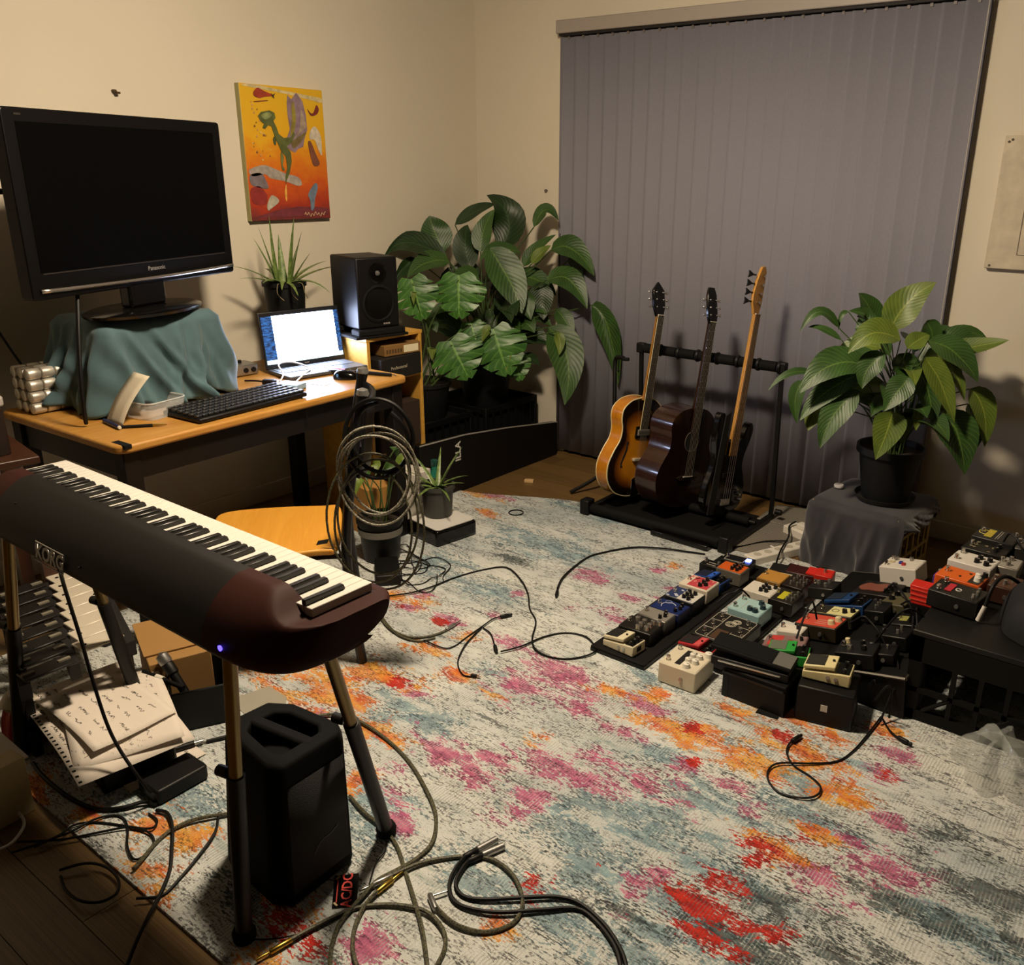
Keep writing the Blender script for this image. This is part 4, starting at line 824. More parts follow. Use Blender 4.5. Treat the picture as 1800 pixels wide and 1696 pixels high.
def chem(q):   # long over the front and the left, short on the right side and the back
    f = .285 if (q > .70 or q < .015) else .05 if q < .27 else .09 if q < .5 else .27
    return f-.012*math.sin(q*40)
co = drape_cloth('draped_cloth', BLKCLOTH, None, .405, .405, .293, chem, [(.02, .02, .012, .03), (.06, .0, .02, .012), (.15, .0, .03, .012), (.55, .0, .015, .02), (.62, .02, .012, .03), (.70, -.02, .014, .02), (.76, .05, .012, .022), (.81, .02, .012, -.012), (.86, -.03, .014, .03), (.91, .03, .01, .018), (.96, -.03, .012, .03), (.99, 0, .012, .03)], wr=.005, flare=.022)
co.location = (-1.065, 3.69, 0); co.rotation_euler = (0, 0, math.radians(-5))
tag(co, 'charcoal cloth draped over the beige crate under the plant', 'cloth')
tag(MB().lathe([(.02, 0), (.021, .003), (.021, .010), (.019, .013), (.002, .0135)], 24, (-1.225, 3.70, .298)).build('bottle_cap', mat('cap_white', '#d8d5d2', .4)), 'round white bottle cap on the charcoal cloth', 'cap')
pl = thing('potted_peace_lily', 'peace lily with broad green and yellowing leaves on the crate', 'plant', (PL[0], PL[1], .298))
MB().lathe([(.08, 0), (.115, .003), (.125, .022), (.122, .022), (.11, .008), (.02, .008)], 32, cap=False).build('saucer', mat('saucer_dark', '#242320', .5), pl)
k = MB().lathe([(.02, .008), (.09, .008), (.095, .012), (.125, .205), (.138, .208), (.138, .235), (.128, .235), (.12, .2), (.01, .2)], 36, cap=False).build('pot', DARKPOT, pl)
MB().lathe([(.001, .215), (.122, .21)], 24, cap=False).build('soil', SOIL, pl)
base = pl
rl = random.Random(9); extra = []
for i in range(26):
    a = i*2.4+rl.uniform(-.3, .3); rb_ = rl.uniform(.04, .14); ln = rl.uniform(.15, .24); zb = .66+.30*rl.random()
    b_ = Vector((PL[0]+rb_*math.cos(a), PL[1]+rb_*math.sin(a)*.8, zb)); dn_ = rl.uniform(-.10, .08); t_ = b_+Vector((ln*math.cos(a), ln*math.sin(a)*.8, dn_)); t_.y = min(t_.y, 4.0); m_ = (b_+t_)/2+Vector((0, 0, .05))
    extra.append((tuple(b_), tuple(t_), tuple(m_), rl.uniform(.08, .12), rl.choice('nnndy')))
for b, t, mi, w, kd in LILY_POT+extra:
    o = leaf(pl, b, t, mi, w, kd)
    a = random.uniform(0, 6.28); p0 = (PL[0]+.05*math.cos(a), PL[1]+.05*math.sin(a), .51)
    st = petiole(pl, p0, b, .0035)
    inv = Matrix.Translation((-PL[0], -PL[1], -.298)); o.data.transform(inv); st.data.transform(inv)

# corner plants in black tubs
BLKTUB = mat('tub_black', '#080808', .6, spec=.2)
tb1 = thing('black_tub', 'black storage crate holding the big corner plants near the left wall', 'crate', (-3.45, 3.33, 0)); 
for nm, y0 in (('t', 0),):
    crate(tb1, .42, .42, .34, BLKTUB, 6, (.5,)); MB().b2(-.19, .19, -.19, .19, .02, .31).build('liner', BLACKM, tb1)
tb2 = thing('black_tub', 'black storage crate holding the big corner plants by the blind', 'crate', (-3.43, 3.83, 0)); crate(tb2, .46, .46, .34, BLKTUB, 6, (.5,)); MB().b2(-.21, .21, -.21, .21, .02, .31).build('liner', BLACKM, tb2)
CPX, CPY = -3.38, 3.80
cl = thing('tall_peace_lily', 'huge dark green peace lily in the room corner', 'plant', (CPX, CPY, .312)); pot(cl, .12, .15, .22, DARKPOT)
rl = random.Random(17); extra = []
for i in range(22):
    a = i*2.4+rl.uniform(-.3, .3); rb_ = rl.uniform(.04, .2); ln = rl.uniform(.2, .32); zb = .62+.42*rl.random()
    b_ = Vector((-3.33+rb_*math.cos(a), 3.80+rb_*.6*math.sin(a), zb)); t_ = b_+Vector((ln*math.cos(a), ln*math.sin(a), rl.uniform(-.12, .06))); t_.y = max(3.56, min(t_.y, 4.0)); t_.x = min(max(t_.x, -3.66), -3.02); m_ = (b_+t_)/2+Vector((0, 0, .06))
    extra.append((tuple(b_), tuple(t_), tuple(m_), rl.uniform(.11, .16), rl.choice('ddn')))
for b, t, mi, w, kd in LILY_CORNER+extra:
    o = leaf(cl, b, t, mi, w, kd, 13, 7); a = random.uniform(0, 6.28)
    st = petiole(cl, (CPX+.06*math.cos(a), CPY+.06*math.sin(a), .50), b, .005); inv = Matrix.Translation((-CPX, -CPY, -.312)); o.data.transform(inv); st.data.transform(inv)
mo = thing('potted_monstera', 'monstera with glossy split leaves in front of the corner lily', 'plant', (-3.42, 3.36, .312)); pot(mo, .1, .13, .2, DARKPOT)
def split_leaf(parent, base, tip, w):
    b, t = Vector(base), Vector(tip); d = (t-b); L = d.length*1.12; d.normalize(); b = b-d*L*.12
    side = d.cross(Vector((.45, -.75, .45))).normalized(); nn = side.cross(d)
    half = []; N = 72; cuts = 4.6
    for i in range(N+1):
        s = i/N; hw = math.sin(PI*min(1, (s*.96+.02)**.62))**.75
        q = (s*cuts) % 1.; dep = .0
        if .14 < s < .86 and q > .74: dep = .56*(1-abs((q-.87)/.13))**.7
        half.append((s+(.06*(1-dep) if s > .05 else -.10*(1-s*20)), max(.0, hw*(1-dep))))
    P = []
    nq = 6; vs = []; fs = []
    for sg in (1, -1):
        o0 = len(vs)
        for i, (s, h) in enumerate(half):
            s0 = i/N
            for j in range(nq+1):
                f = j/nq; ss = s0*(1-f)+s*f*1.0; x = sg*h*w/2*f
                p = b+d*(ss*L)+side*x+nn*(-.16*L*(ss-.35)**2-.10*(x/w*2)**2*w*.6+.015*w*math.sin(s0*18)*f)
                vs.append(p)
        for i in range(N):
            for j in range(nq): a = o0+i*(nq+1)+j; fs.append((a, a+nq+1, a+nq+2, a+1) if sg > 0 else (a, a+1, a+nq+2, a+nq+1))
    k = MB(); k.add(vs, fs); o = k.build('leaf', LEAF['m'], parent, smooth=180, fix=False)
    uv = o.data.uv_layers.new(name='UVMap')
    for l in o.data.loops:
        vi = l.vertex_index; sg = 1 if vi < (N+1)*(nq+1) else -1; vi %= (N+1)*(nq+1); i, j = divmod(vi, nq+1); uv.data[l.index].uv = (i/N, .5+.5*sg*j/nq)
    return o
for b, t, w in MONSTERA:
    o = split_leaf(mo, b, t, w*1.1); st = petiole(mo, (-3.42+random.uniform(-.05, .05), 3.36+random.uniform(-.05, .05), .48), Vector(b)-(Vector(t)-Vector(b))*.0, .005)
    inv = Matrix.Translation((3.42, -3.36, -.312)); o.data.transform(inv); st.data.transform(inv)
for b, t, w in (((-3.40, 3.28, .99), (-3.395, 3.27, .93), .035), ((-3.33, 3.33, .70), (-3.325, 3.32, .64), .05), ((-3.06, 3.62, .66), (-3.05, 3.60, .58), .05), ((-3.12, 3.56, .80), (-3.15, 3.52, .73), .06)):
    o = leaf(mo, b, t, None, w, 'y', 9, 5); o.data.transform(Matrix.Translation((3.42, -3.36, -.312))); st = petiole(mo, (-3.40, 3.38, .5), b, .003); st.data.transform(Matrix.Translation((3.42, -3.36, -.312)))
# long black flat case leaning before the tubs
fb = thing('flat_case', 'long flat black case with white lettering standing on edge before the corner plants', 'case', (-3.04, 0, 0))
k = MB(); yl, yr = 2.93, 4.045
k.add([(0, yl, 0), (0, yr, 0), (0, yr, .20), (0, 3.6, .262), (0, 3.25, .30), (0, yl, .312), (-.035, yl, 0), (-.035, yr, 0), (-.035, yr, .20), (-.035, 3.6, .262), (-.035, 3.25, .30), (-.035, yl, .312)],
      [(0, 1, 2, 3, 4, 5), (11, 10, 9, 8, 7, 6), (0, 6, 7, 1), (1, 7, 8, 2), (2, 8, 9, 3), (3, 9, 10, 4), (4, 10, 11, 5), (5, 11, 6, 0)]); k.build('panel', mat('case_black', '#0f0d0c', .55, var=.2, vscale=4, spec=.25), fb, bevel=.003)
k = MB().tube([(.0, yl, .314), (.0, 3.25, .302), (.0, 3.6, .264), (.0, yr, .202)], .004, 6); k.build('edge_piping', mat('piping_grey', '#8a8680', .6), fb)
text('lettering', 'ILLA', .055, mat('lettering_white', '#cfccc4', .6), fb, frame((.0015, 3.20, .225), (0, 0, 1), (0, -1, 0), (1, 0, 0)), bold=.0012)

# ---------------------------------------------------------------- chair with hanging cables, small pots
bf = Vector((-.66, -.75, 0)).normalized(); bs_ = Vector((-bf.y, bf.x, 0))   # seat direction and left of it
bs_ = Vector((-.75, .66, 0)).normalized()
chm = frame((-2.26, 1.83, .0095), bs_, bf, (0, 0, 1))
ch = thing('wooden_chair', 'black framed chair with a golden wooden seat behind the stage piano', 'chair', mtx=chm)
def so(u, v): return (u, v)
o_ = [(p.x, p.y) for p in cr([(-.17, .03, 0), (.17, .03, 0), (.205, .1, 0), (.215, .3, 0), (.19, .43, 0), (.1, .455, 0), (-.1, .455, 0), (-.19, .43, 0), (-.215, .3, 0), (-.205, .1, 0)], 5, True)]
MB().prism(o_, .418, .44).build('seat', SEATWOOD, ch, bevel=.007, seg=3)
k = MB().prism([(-.12, .06), (-.155, .065), (-.165, .1), (-.13, .095)], .4405, .4412); k.build('seat_sticker', BLACKM, ch)
CHB = mat('chair_black', '#0e0e12', .3)
for s_ in (-1, 1):
    k = MB(); k.tube(cr([(s_*.165, -.02, .0), (s_*.17, .0, .22), (s_*.17, .005, .44), (s_*.168, -.03, .70), (s_*.16, -.075, .93)], 5), [.017]*20+[.02], 12); k.build('post', CHB, ch)
    MB().lathe([(.018, 0), (.021, .006), (.017, .02), (.004, .026)], 16, (s_*.16, -.076, .925)).build('finial', SILVER, ch)
    MB().tube([(s_*.19, .42, 0), (s_*.175, .40, .42)], [.016, .018], 12).build('leg', CHB, ch)
    MB().tube([(s_*.17, .0, .25), (s_*.183, .41, .25)], .01, 8).build('stretcher', CHB, ch)
def backr(u, v): q = u*2-1; return (q*.165, -.045-.035*(1-q*q)-.05*v*.6, .66+.24*v)
MB().grid(backr, 15, 6).build('backrest', CHB, ch, smooth=180, solid=.014)
MB().b2(-.17, .17, .0, .02, .375, .418).build('seat_rail', CHB, ch)
BRAID = None
def braid_mat():
    k = NT('braided_cable'); v = k.n('TexVoronoi', {'Vector': k.coord((150, 150, 150)), 'Scale': 1.3}); return k.out(k.ramp(v.outputs['Distance'], [(.25, '#1a1a14'), (.6, '#57543c')]), .6)
BRAID = braid_mat(); BRAIDL = None
def braid_light():
    k = NT('braided_cable_pale'); v = k.n('TexVoronoi', {'Vector': k.coord((170, 170, 170)), 'Scale': 1.3}); return k.out(k.ramp(v.outputs['Distance'], [(.2, '#26251f'), (.6, '#8f8b7a')]), .6)
BRAIDL = braid_light()
CABLE = mat('cable_black', '#0a0909', .55, spec=.25)
rvw = Vector((.80, .60, 0))   # across the line of sight, horizontal
def coil(nm, lab, c, rx, rz, n, r, m, seed):
    random.seed(seed); c = Vector(c); pts = []
    for i in range(n*14):
        a = PI/2+2*PI*i/14; q = 1+.15*math.sin(i*.31+seed); pts.append(c+rvw*rx*q*math.cos(a)+Vector((0, 0, 1))*(rz*q*math.sin(a)-rz*.1*(q-1))+Vector((.6, -.8, 0))*(.012*math.sin(i*.9+seed)+.035+.006*(i//14)))
    return tag(MB().tube(cr(pts, 3), r, 7).build(nm, m), lab, 'cable')
coil('coiled_cable', 'pale braided cable coiled over the chair back', (-2.05, 1.80, .70), .115, .14, 5, .0036, BRAIDL, 1)
coil('coiled_cable', 'thick black cable coil hung from the chair post top', (-2.05, 1.82, .80), .10, .12, 2, .007, CABLE, 3)
coil('coiled_cable', 'long olive braided cable loop hanging low on the chair', (-2.06, 1.79, .53), .135, .21, 3, .0038, BRAID, 5)
tag(MB().box((-2.10, 1.76, .80), (.018, .004, .05), Matrix.Rotation(math.radians(35), 3, 'Z')).build('cable_tag', mat('tag_lilac', '#a9a3bd', .6)), 'small pale cable tag on the chair post', 'tag')

p2_ = thing('potted_cutting', 'leggy plant with small leaves in a black pot behind the chair', 'plant', (-2.72, 2.37, .009)); pot(p2_, .075, .092, .19, BLACK)
MB().lathe([(.0935, .12), (.0955, .15)], 32, cap=False).build('pot_label', mat('pot_band_grey', '#6f6b63', .6), p2_)
random.seed(11)
for i in range(9):
    a = i*.7+.3; h = random.uniform(.16, .34); r = random.uniform(.05, .13)
    p1 = (r*math.cos(a), r*math.sin(a), .18+h)
    MB().tube(cr([(.03*math.cos(a), .03*math.sin(a), .17), (.6*r*math.cos(a+.5), .6*r*math.sin(a+.5), .18+h*.6), p1], 5), .003, 6).build('stem', STEM, p2_)
    leaf(p2_, p1, (p1[0]+.05*math.cos(a+.4), p1[1]+.05*math.sin(a+.4), p1[2]+random.uniform(-.06, .03)), None, .045, 'y' if i % 3 == 0 else 'n', 7, 5)
ty = thing('black_tray', 'shallow black tray with a white rim under the small aloe', 'tray', (-2.70, 2.72, .009), math.radians(-8))
MB().b2(-.115, .115, -.115, .115, 0, .075).build('body', BLACKG, ty, bevel=.014, seg=3); MB().prism(rrect(-.108, .108, -.108, .108, .02), .0755, .079).build('white_top', mat('tray_white', '#cfccc6', .45), ty)
a2 = thing('small_aloe', 'small aloe in a dark grey pot on the black tray', 'plant', (-2.745, 2.745, .088)); pot(a2, .062, .073, .15, mat('pot_charcoal', '#3a3a36', .5))
for i in range(14):
    az = i*.9+.4; le = .35+.09*i; aloe_leaf(a2, (.015*math.cos(az), .015*math.sin(az), .135), az, random.uniform(.15, .21) if i < 6 else random.uniform(.12, .17), min(le, 1.15), .35+.05*i, .012)
tag(MB().box((-2.56, 2.255, .033), (.19, .10, .045), Matrix.Rotation(math.radians(-40), 3, 'Z')).build('power_adapter', BLACK, bevel=.006), 'black power adapter brick on the rug behind the piano keys', 'adapter')
# ---------------------------------------------------------------- guitar rack and guitars
rk = thing('guitar_rack', 'black folding guitar rack with padded bar holding three instruments', 'guitar rack', (-1.955, 3.60, 0))
hx = .375
for s_ in (-1, 1):
    MB().tube([(s_*hx, .23, .03), (s_*hx, .235, .1), (s_*hx, .20, .765)], .0125, 4).build('upright_post', STEELB, rk)
    MB().b2(s_*hx-.014, s_*hx+.014, -.26, .25, .012, .042).build('side_foot', STEELB, rk, bevel=.004)
    MB().box((s_*hx, .2, .765), (.045, .035, .05)).build('corner_bracket', BLACK, rk, bevel=.006)
    MB().b2(s_*hx-.025, s_*hx+.025, -.275, -.215, .01, .085).build('end_cap', BLACK, rk, bevel=.006); MB().cyl((s_*hx+s_*.02, .235, .06), (s_*hx+s_*.05, .235, .06), .014, n=12).build('wing_bolt', BLACK, rk)
    MB().lathe([(.012, .0), (.012, .012)], 12, (s_*hx, -.24, .0)).build('foot_pad', RUBBER, rk)
MB().cyl((-hx, .20, .765), (hx, .20, .765), .0125, n=12).build('top_bar', STEELB, rk)
fo = MB()
for i in range(7):
    x = -hx+.055+.105*i; MB().cyl((x-.04, .20, .765), (x+.04, .20, .765), .024, n=14).build('foam_sleeve', BLACKM, rk)
    MB().lathe([(.026, x+.045), (.03, x+.05), (.03, x+.058), (.026, x+.063)], 14, (0, .20, .765), ax='x').build('divider', BLACK, rk)
for y, z in ((-.245, .045), (.06, .05)):
    MB().cyl((-hx, y, z), (hx, y, z), .012, n=12).build('foot_bar', STEELB, rk); MB().cyl((-hx+.03, y, z), (hx-.03, y, z), .022, n=14).build('foot_foam', BLACKM, rk)
MB().b2(-hx+.01, hx-.01, -.24, .23, .012, .02).build('floor_shade_sheet', BLACKM, rk)  # added black sheet: paints the shade on the floor under the guitars
def gframe(x, y, z, yaw, lean, s=1.):
    w = Vector((math.cos(yaw), math.sin(yaw), 0)); h = Vector((-w.y, w.x, 0)); v = Vector((0, 0, math.cos(lean)))+h*math.sin(lean); u = (-w).cross(v)
    return frame((x, y, z), u, -w, v) @ Matrix.Scale(s, 4)
def outline(prof, n=5):
    R = [(h, v) for v, h in prof]; L = [(-h, v) for v, h in prof[::-1] if h > .0001]
    pts = cr([(a, b, 0) for a, b in R+L if True], n, True); return [(p.x, p.y) for p in pts]
def body(t, ol, D, mside, mtop, cen, arch=.0, bind=None, bevel=.004):
    k = MB(); n = len(ol)
    k.prism(ol, .002, D, 'y'); k.build('body', mside, t, bevel=bevel)
    vs = [(cen[0], -arch, cen[1])]; rings = 9; att = [0.]
    for r_ in range(1, rings+1):
        f = r_/rings
        for a, b in ol: vs.append((cen[0]+(a-cen[0])*f, -arch*(1-f**3), cen[1]+(b-cen[1])*f)); att.append(f)
    fs = [(0, 1+(i+1) % n, 1+i) for i in range(n)]
    for r_ in range(rings-1):
        for i in range(n): a = 1+r_*n+i; b = 1+r_*n+(i+1) % n; fs.append((a, b, b+n, a+n))
    q = MB().add(vs, fs); o = q.build('top', mtop, t, smooth=60); A = o.data.attributes.new('edge', 'FLOAT', 'POINT'); A.data.foreach_set('value', att)
    if bind:
        MB().tube([(a, .002, b) for a, b in ol], .0032, 6, True).build('binding', bind, t); MB().tube([(a, D, b) for a, b in ol], .0028, 6, True).build('back_binding', bind, t)
    return o
def neck(t, v0, v1, w0, w1, mneck, mfb, nfr, bodyv, d=.0, fb=True, edge=None):
    # v0 = fretboard end over body, v1 = nut
    k = MB(); ns = 8; vs = []
    for v, w, dep in ((bodyv, w0, .03), (bodyv+.05, w0*.96, .024), (v1, w1, .021)):
        for i in range(ns+1): g = PI*i/ns; vs.append((w/2*math.cos(g), d+.001+dep*math.sin(g), v))
    k.add(vs, [(r_*(ns+1)+i, r_*(ns+1)+i+1, (r_+1)*(ns+1)+i+1, (r_+1)*(ns+1)+i) for r_ in range(2) for i in range(ns)]+[(r_*(ns+1), (r_+1)*(ns+1), (r_+1)*(ns+1)+ns, r_*(ns+1)+ns) for r_ in range(2)]); k.build('neck', mneck, t)
    k = MB(); k.add([(-w0/2, d, v0), (w0/2, d, v0), (w1/2, d, v1), (-w1/2, d, v1), (-w0/2, d-.006, v0), (w0/2, d-.006, v0), (w1/2, d-.006, v1), (-w1/2, d-.006, v1)], [(0, 3, 2, 1), (4, 5, 6, 7), (0, 1, 5, 4), (1, 2, 6, 5), (2, 3, 7, 6), (3, 0, 4, 7)]); k.build('fretboard', mfb, t)
    if edge:
        for s_ in (-1, 1): MB().tube([(s_*w0/2, d-.005, v0), (s_*w1/2, d-.005, v1)], .0018, 5).build('fretboard_binding', edge, t)
    fr = None; L = (v1-v0)*1.42
    for i in range(1, nfr+1):
        v = v1-L*(1-2**(-i/12)); 
        if v < v0+.003: break
        f = (v-v0)/(v1-v0); w = w0+(w1-w0)*f
        if fr is None: fr = o = MB().box((0, 0, 0), (1, .0016, .0016)).build('fret', CHROME, t, smooth=0)
        else: o = share(fr)
        o.location = (0, d-.0065, v); o.scale = (w, 1, 1)
    MB().box((0, d-.006, v1+.002), (w1, .008, .004)).build('nut', mat('bone_nut', '#cfc7b2', .5), t)
def strings(t, n, w0, w1, v0, v1, y0, y1, m, r=.0007):
    for i in range(n): f = i/(n-1)-.5; MB().cyl((w0*f, y0, v0), (w1*f, y1, v1), r, n=5).build('string', m, t)
STRING = mat('string_steel', '#c9c2b2', .3, .9); BIND = mat('binding_cream', '#d8ca9a', .4)
def burst(name, stops, rough=.22):
    k = NT(name); a = k.n('Attribute', attribute_name='edge'); k.b.inputs['Coat Weight'].default_value = .5; return k.out(k.ramp(a.outputs['Fac'], stops), rough)
# archtop
g = thing('archtop_guitar', 'sunburst archtop electric guitar leftmost in the rack', 'guitar', mtx=gframe(-2.205, 3.55, .075, math.radians(-10), math.radians(9.2), .985))
ol = outline([(0, .001), (.004, .06), (.03, .135), (.09, .188), (.165, .20), (.235, .172), (.29, .138), (.345, .132), (.40, .147), (.445, .140), (.482, .095), (.497, .04), (.5, .001)])
ABR = wood('archtop_amber_side', '#a8650f', '#c8831b', 2, .25, coat=.5)
body(g, ol, .075, ABR, burst('sunburst_top', [(0, '#c8861e'), (.5, '#c27c18'), (.68, '#7d450f'), (.82, '#1d0d07'), (1, '#0e0806')]), (0, .2), .014, BIND)
neck(g, .34, .905, .055, .043, wood('archtop_neck', '#8a5a20', '#b47a30', 2, .3), ROSE, 20, .49, -.016, edge=BIND)
k = MB().prism([(-.025, .905), (.025, .905), (.042, .955), (.04, 1.03), (.0, 1.07), (-.04, 1.03), (-.042, .955)], .0, .014, 'y'); o = k.build('headstock', BLACKG, g, bevel=.002); o.rotation_euler = (math.radians(-14), 0, 0); o.location = (0, -.235+.0, .022)
HSM = Matrix.Translation((0, -.235, .022)) @ Matrix.Rotation(math.radians(-14), 4, 'X')
def tuner(t, x, v, M_, m=CHROME, s=1., y=.007):
    q = MB().cyl((x*.6, -.008, v), (x*.6, .012, v), .0035*s, n=8); q.cyl((x, y, v), (x*1.35, y, v), .0028*s, n=8); q.box((x*1.55, y, v), (.016*s, .008*s, .013*s)); o = q.build('tuner', m, t, bevel=.0015, seg=1); o.matrix_local = M_; return o
for v in (.95, .985, 1.02):
    for s_ in (-1, 1): tuner(g, s_*.042, v, HSM)
for s_ in (-1, 1):
    pts = [(s_*.085, .275), (s_*.095, .268), (s_*.088, .25), (s_*.10, .21), (s_*.118, .17), (s_*.105, .155), (s_*.122, .152), (s_*.126, .175), (s_*.112, .215), (s_*.098, .25), (s_*.10, .28), (s_*.088, .285)]
    MB().prism(pts, -.0125, -.006, 'y').build('f_hole', mat('f_hole_dark', '#180c06', .8), g, smooth=0)
pk = MB().b2(-.042, .042, -.028, -.01, .315, .345); pk.build('pickup', mat('pickup_chrome', '#bdb6a6', .3, .8), g, bevel=.003)
for i in range(6): MB().cyl((-.028+.0112*i, -.0285, .33), (-.028+.0112*i, -.0295, .33), .0025, n=8).build('pole_piece', BLACK, g)
MB().b2(-.05, .05, -.02, -.01, .30, .36).build('pickup_ring', BLACKG, g, bevel=.003)
MB().b2(-.045, .045, -.03, -.012, .185, .2).build('bridge', mat('bridge_pale', '#b9b09c', .4, .3), g, bevel=.003)
k = MB().prism([(-.02, .0), (.02, .0), (.028, .09), (.012, .1), (-.012, .1), (-.028, .09)], -.016, -.012, 'y'); k.build('tailpiece', CHROME, g, bevel=.001)
strings(g, 6, .05, .034, .1, .905, -.027, -.024, STRING)
MB().cyl((.03, -.018, .43), (.03, -.03, .43), .008, n=12).build('selector_knob', BRASS, g)
# acoustic
g = thing('acoustic_guitar', 'very dark acoustic guitar in the middle of the rack', 'guitar', mtx=gframe(-1.935, 3.575, .072, math.radians(-12), math.radians(8.8), .97))
ol = outline([(0, .001), (.004, .07), (.03, .15), (.09, .2), (.165, .213), (.235, .185), (.29, .152), (.345, .145), (.40, .158), (.445, .148), (.482, .1), (.497, .04), (.5, .001)])
DTOP = wood('acoustic_dark_top', '#150a07', '#22110b', 2, .22, coat=.5)
body(g, ol, .14, MAHOG, DTOP, (0, .2), .004, None, .006)
MB().tube([(.051*math.cos(a), -.004, .335+.051*math.sin(a)) for a in [2*PI*i/36 for i in range(36)]], .0018, 5, True).build('rosette', mat('rosette_grey', '#5f564c', .5), g)
MB().lathe([(.001, -.0042), (.047, -.0042)], 32, (0, 0, .335), ax='y', cap=False).build('sound_hole', mat('hole_black', '#030202', .9), g)
neck(g, .375, .915, .055, .043, MAHOG, ROSE, 20, .49, -.008)
HSM = Matrix.Translation((0, -.235, .03)) @ Matrix.Rotation(math.radians(-14), 4, 'X')
o = MB().prism([(-.024, .905), (.024, .905), (.036, .945), (.032, 1.04), (.018, 1.075), (-.018, 1.075), (-.032, 1.04), (-.036, .945)], .0, .014, 'y').build('headstock', BLACKG, g, bevel=.002); o.matrix_local = HSM
for v in (.945, .98, 1.015):
    for s_ in (-1, 1): tuner(g, s_*.036, v, HSM)
k = MB().prism([(-.08, .155), (-.04, .165), (.04, .165), (.08, .155), (.06, .14), (-.06, .14)], -.013, -.005, 'y'); k.build('bridge', ROSE, g, bevel=.002); MB().b2(-.036, .036, -.017, -.012, .157, .161).build('saddle', MATS['bone_nut'], g)
strings(g, 6, .055, .036, .158, .915, -.018, -.016, STRING, .0008)
MB().box((.145, -.006, .15), (.006, .004, .03)).build('strap_pin', CHROME, g)
# bass
g = thing('bass_guitar', 'black bass guitar with a pale maple neck rightmost in the rack', 'guitar', mtx=gframe(-1.735, 3.605, .07, math.radians(-8), math.radians(9.5), .965))
pts = [(0, 0), (.09, .008), (.155, .05), (.165, .12), (.14, .19), (.115, .24), (.12, .30), (.145, .36), (.16, .42), (.14, .455), (.115, .44), (.09, .385), (.04, .36), (-.03, .365), (-.06, .40), (-.085, .45), (-.105, .50), (-.13, .505), (-.142, .46), (-.138, .38), (-.12, .30), (-.125, .23), (-.155, .15), (-.16, .07), (-.1, .012)]
ol = [(p.x, p.y) for p in cr([(a, b, 0) for a, b in pts], 4, True)]
BB = mat('bass_black_gloss', '#0b0908', .15, coat=.5)
body(g, ol, .04, BB, BB, (0, .2), .0, None, .007)
neck(g, .30, .975, .062, .044, MAPLE, wood('bass_fretboard', '#a8752f', '#c9944a', 2, .35), 20, .38, -.008)
hp = [(-.022, .975), (.022, .975), (.026, 1.0), (.03, 1.03), (.028, 1.17), (.012, 1.195), (-.012, 1.19), (-.036, 1.13), (-.05, 1.06), (-.045, 1.02), (-.03, 1.0)]
MB().prism(hp, -.004, .01, 'y').build('headstock', MAPLE, g, bevel=.002)
for i, v in enumerate((1.03, 1.07, 1.11, 1.15)):
    q = MB().cyl((-.012+.004*i, -.018, v), (-.012+.004*i, .0, v), .007, n=12); q.build('string_post', CHROME, g)
    q = MB().cyl((-.045, .006, v), (-.075, .006, v), .004, n=8); q.prism([(-.07, v-.004), (-.105, v-.016), (-.1, v), (-.105, v+.016), (-.07, v+.004)], .003, .009, 'y'); q.build('tuner', BLACK, g)
MB().b2(-.05, .05, -.012, 0, .19, .215).build('pickup', BLACK, g, bevel=.003); MB().b2(-.04, .04, -.014, 0, .05, .085).build('bridge', CHROME, g, bevel=.003)
for x, v in ((.09, .13), (.115, .10), (.13, .07)): MB().lathe([(.011, 0), (.009, -.016), (.001, -.017)], 16, (x, 0, v), ax='y').build('control_knob', CHROME, g)
strings(g, 4, .055, .032, .06, .975, -.016, -.015, STRING, .0013)
k = MB(); k.prism([(-.14, .5), (-.1, .52), (-.105, .3), (-.11, .02), (-.16, .02), (-.15, .3)], -.028, -.024, 'y'); k.build('strap', mat('strap_black', '#121111', .8), g)
# single guitar stand behind
gs = thing('guitar_stand', 'empty black tubular guitar stand left of the rack', 'guitar stand', (-2.47, 3.78, 0))
MB().tube(cr([(.03, -.05, .02), (.02, -.02, .25), (-.02, .03, .55), (-.035, .05, .655), (-.02, .045, .69), (.03, .03, .695)], 6), .011, 10).build('main_tube', STEELB, gs)
MB().tube(cr([(.03, .03, .695), (.045, .0, .697), (.08, .0, .70)], 4), .009, 8).build('hook_arm', BLACK, gs); MB().tube([(.0, .03, .69), (.0, .03, .63)], .003, 6).build('yoke_strap', BLACK, gs); MB().lathe([(.001, -.008), (.008, 0), (.001, .008)], 12, (.0, .03, .625)).build('strap_ball', BLACK, gs)
for a, l in ((2.6, .18), (-.6, .2), (4.2, .24)): MB().tube(cr([(.02, -.03, .13), (.02+.5*l*math.cos(a), -.03+.5*l*math.sin(a), .06), (.02+l*math.cos(a), -.03+l*math.sin(a), .012)], 4), .010, 8).build('leg', STEELB, gs)
MB().lathe([(.018, .0), (.018, .02)], 12, (.0, -.0, .27)).build('height_collar', BLACK, gs)

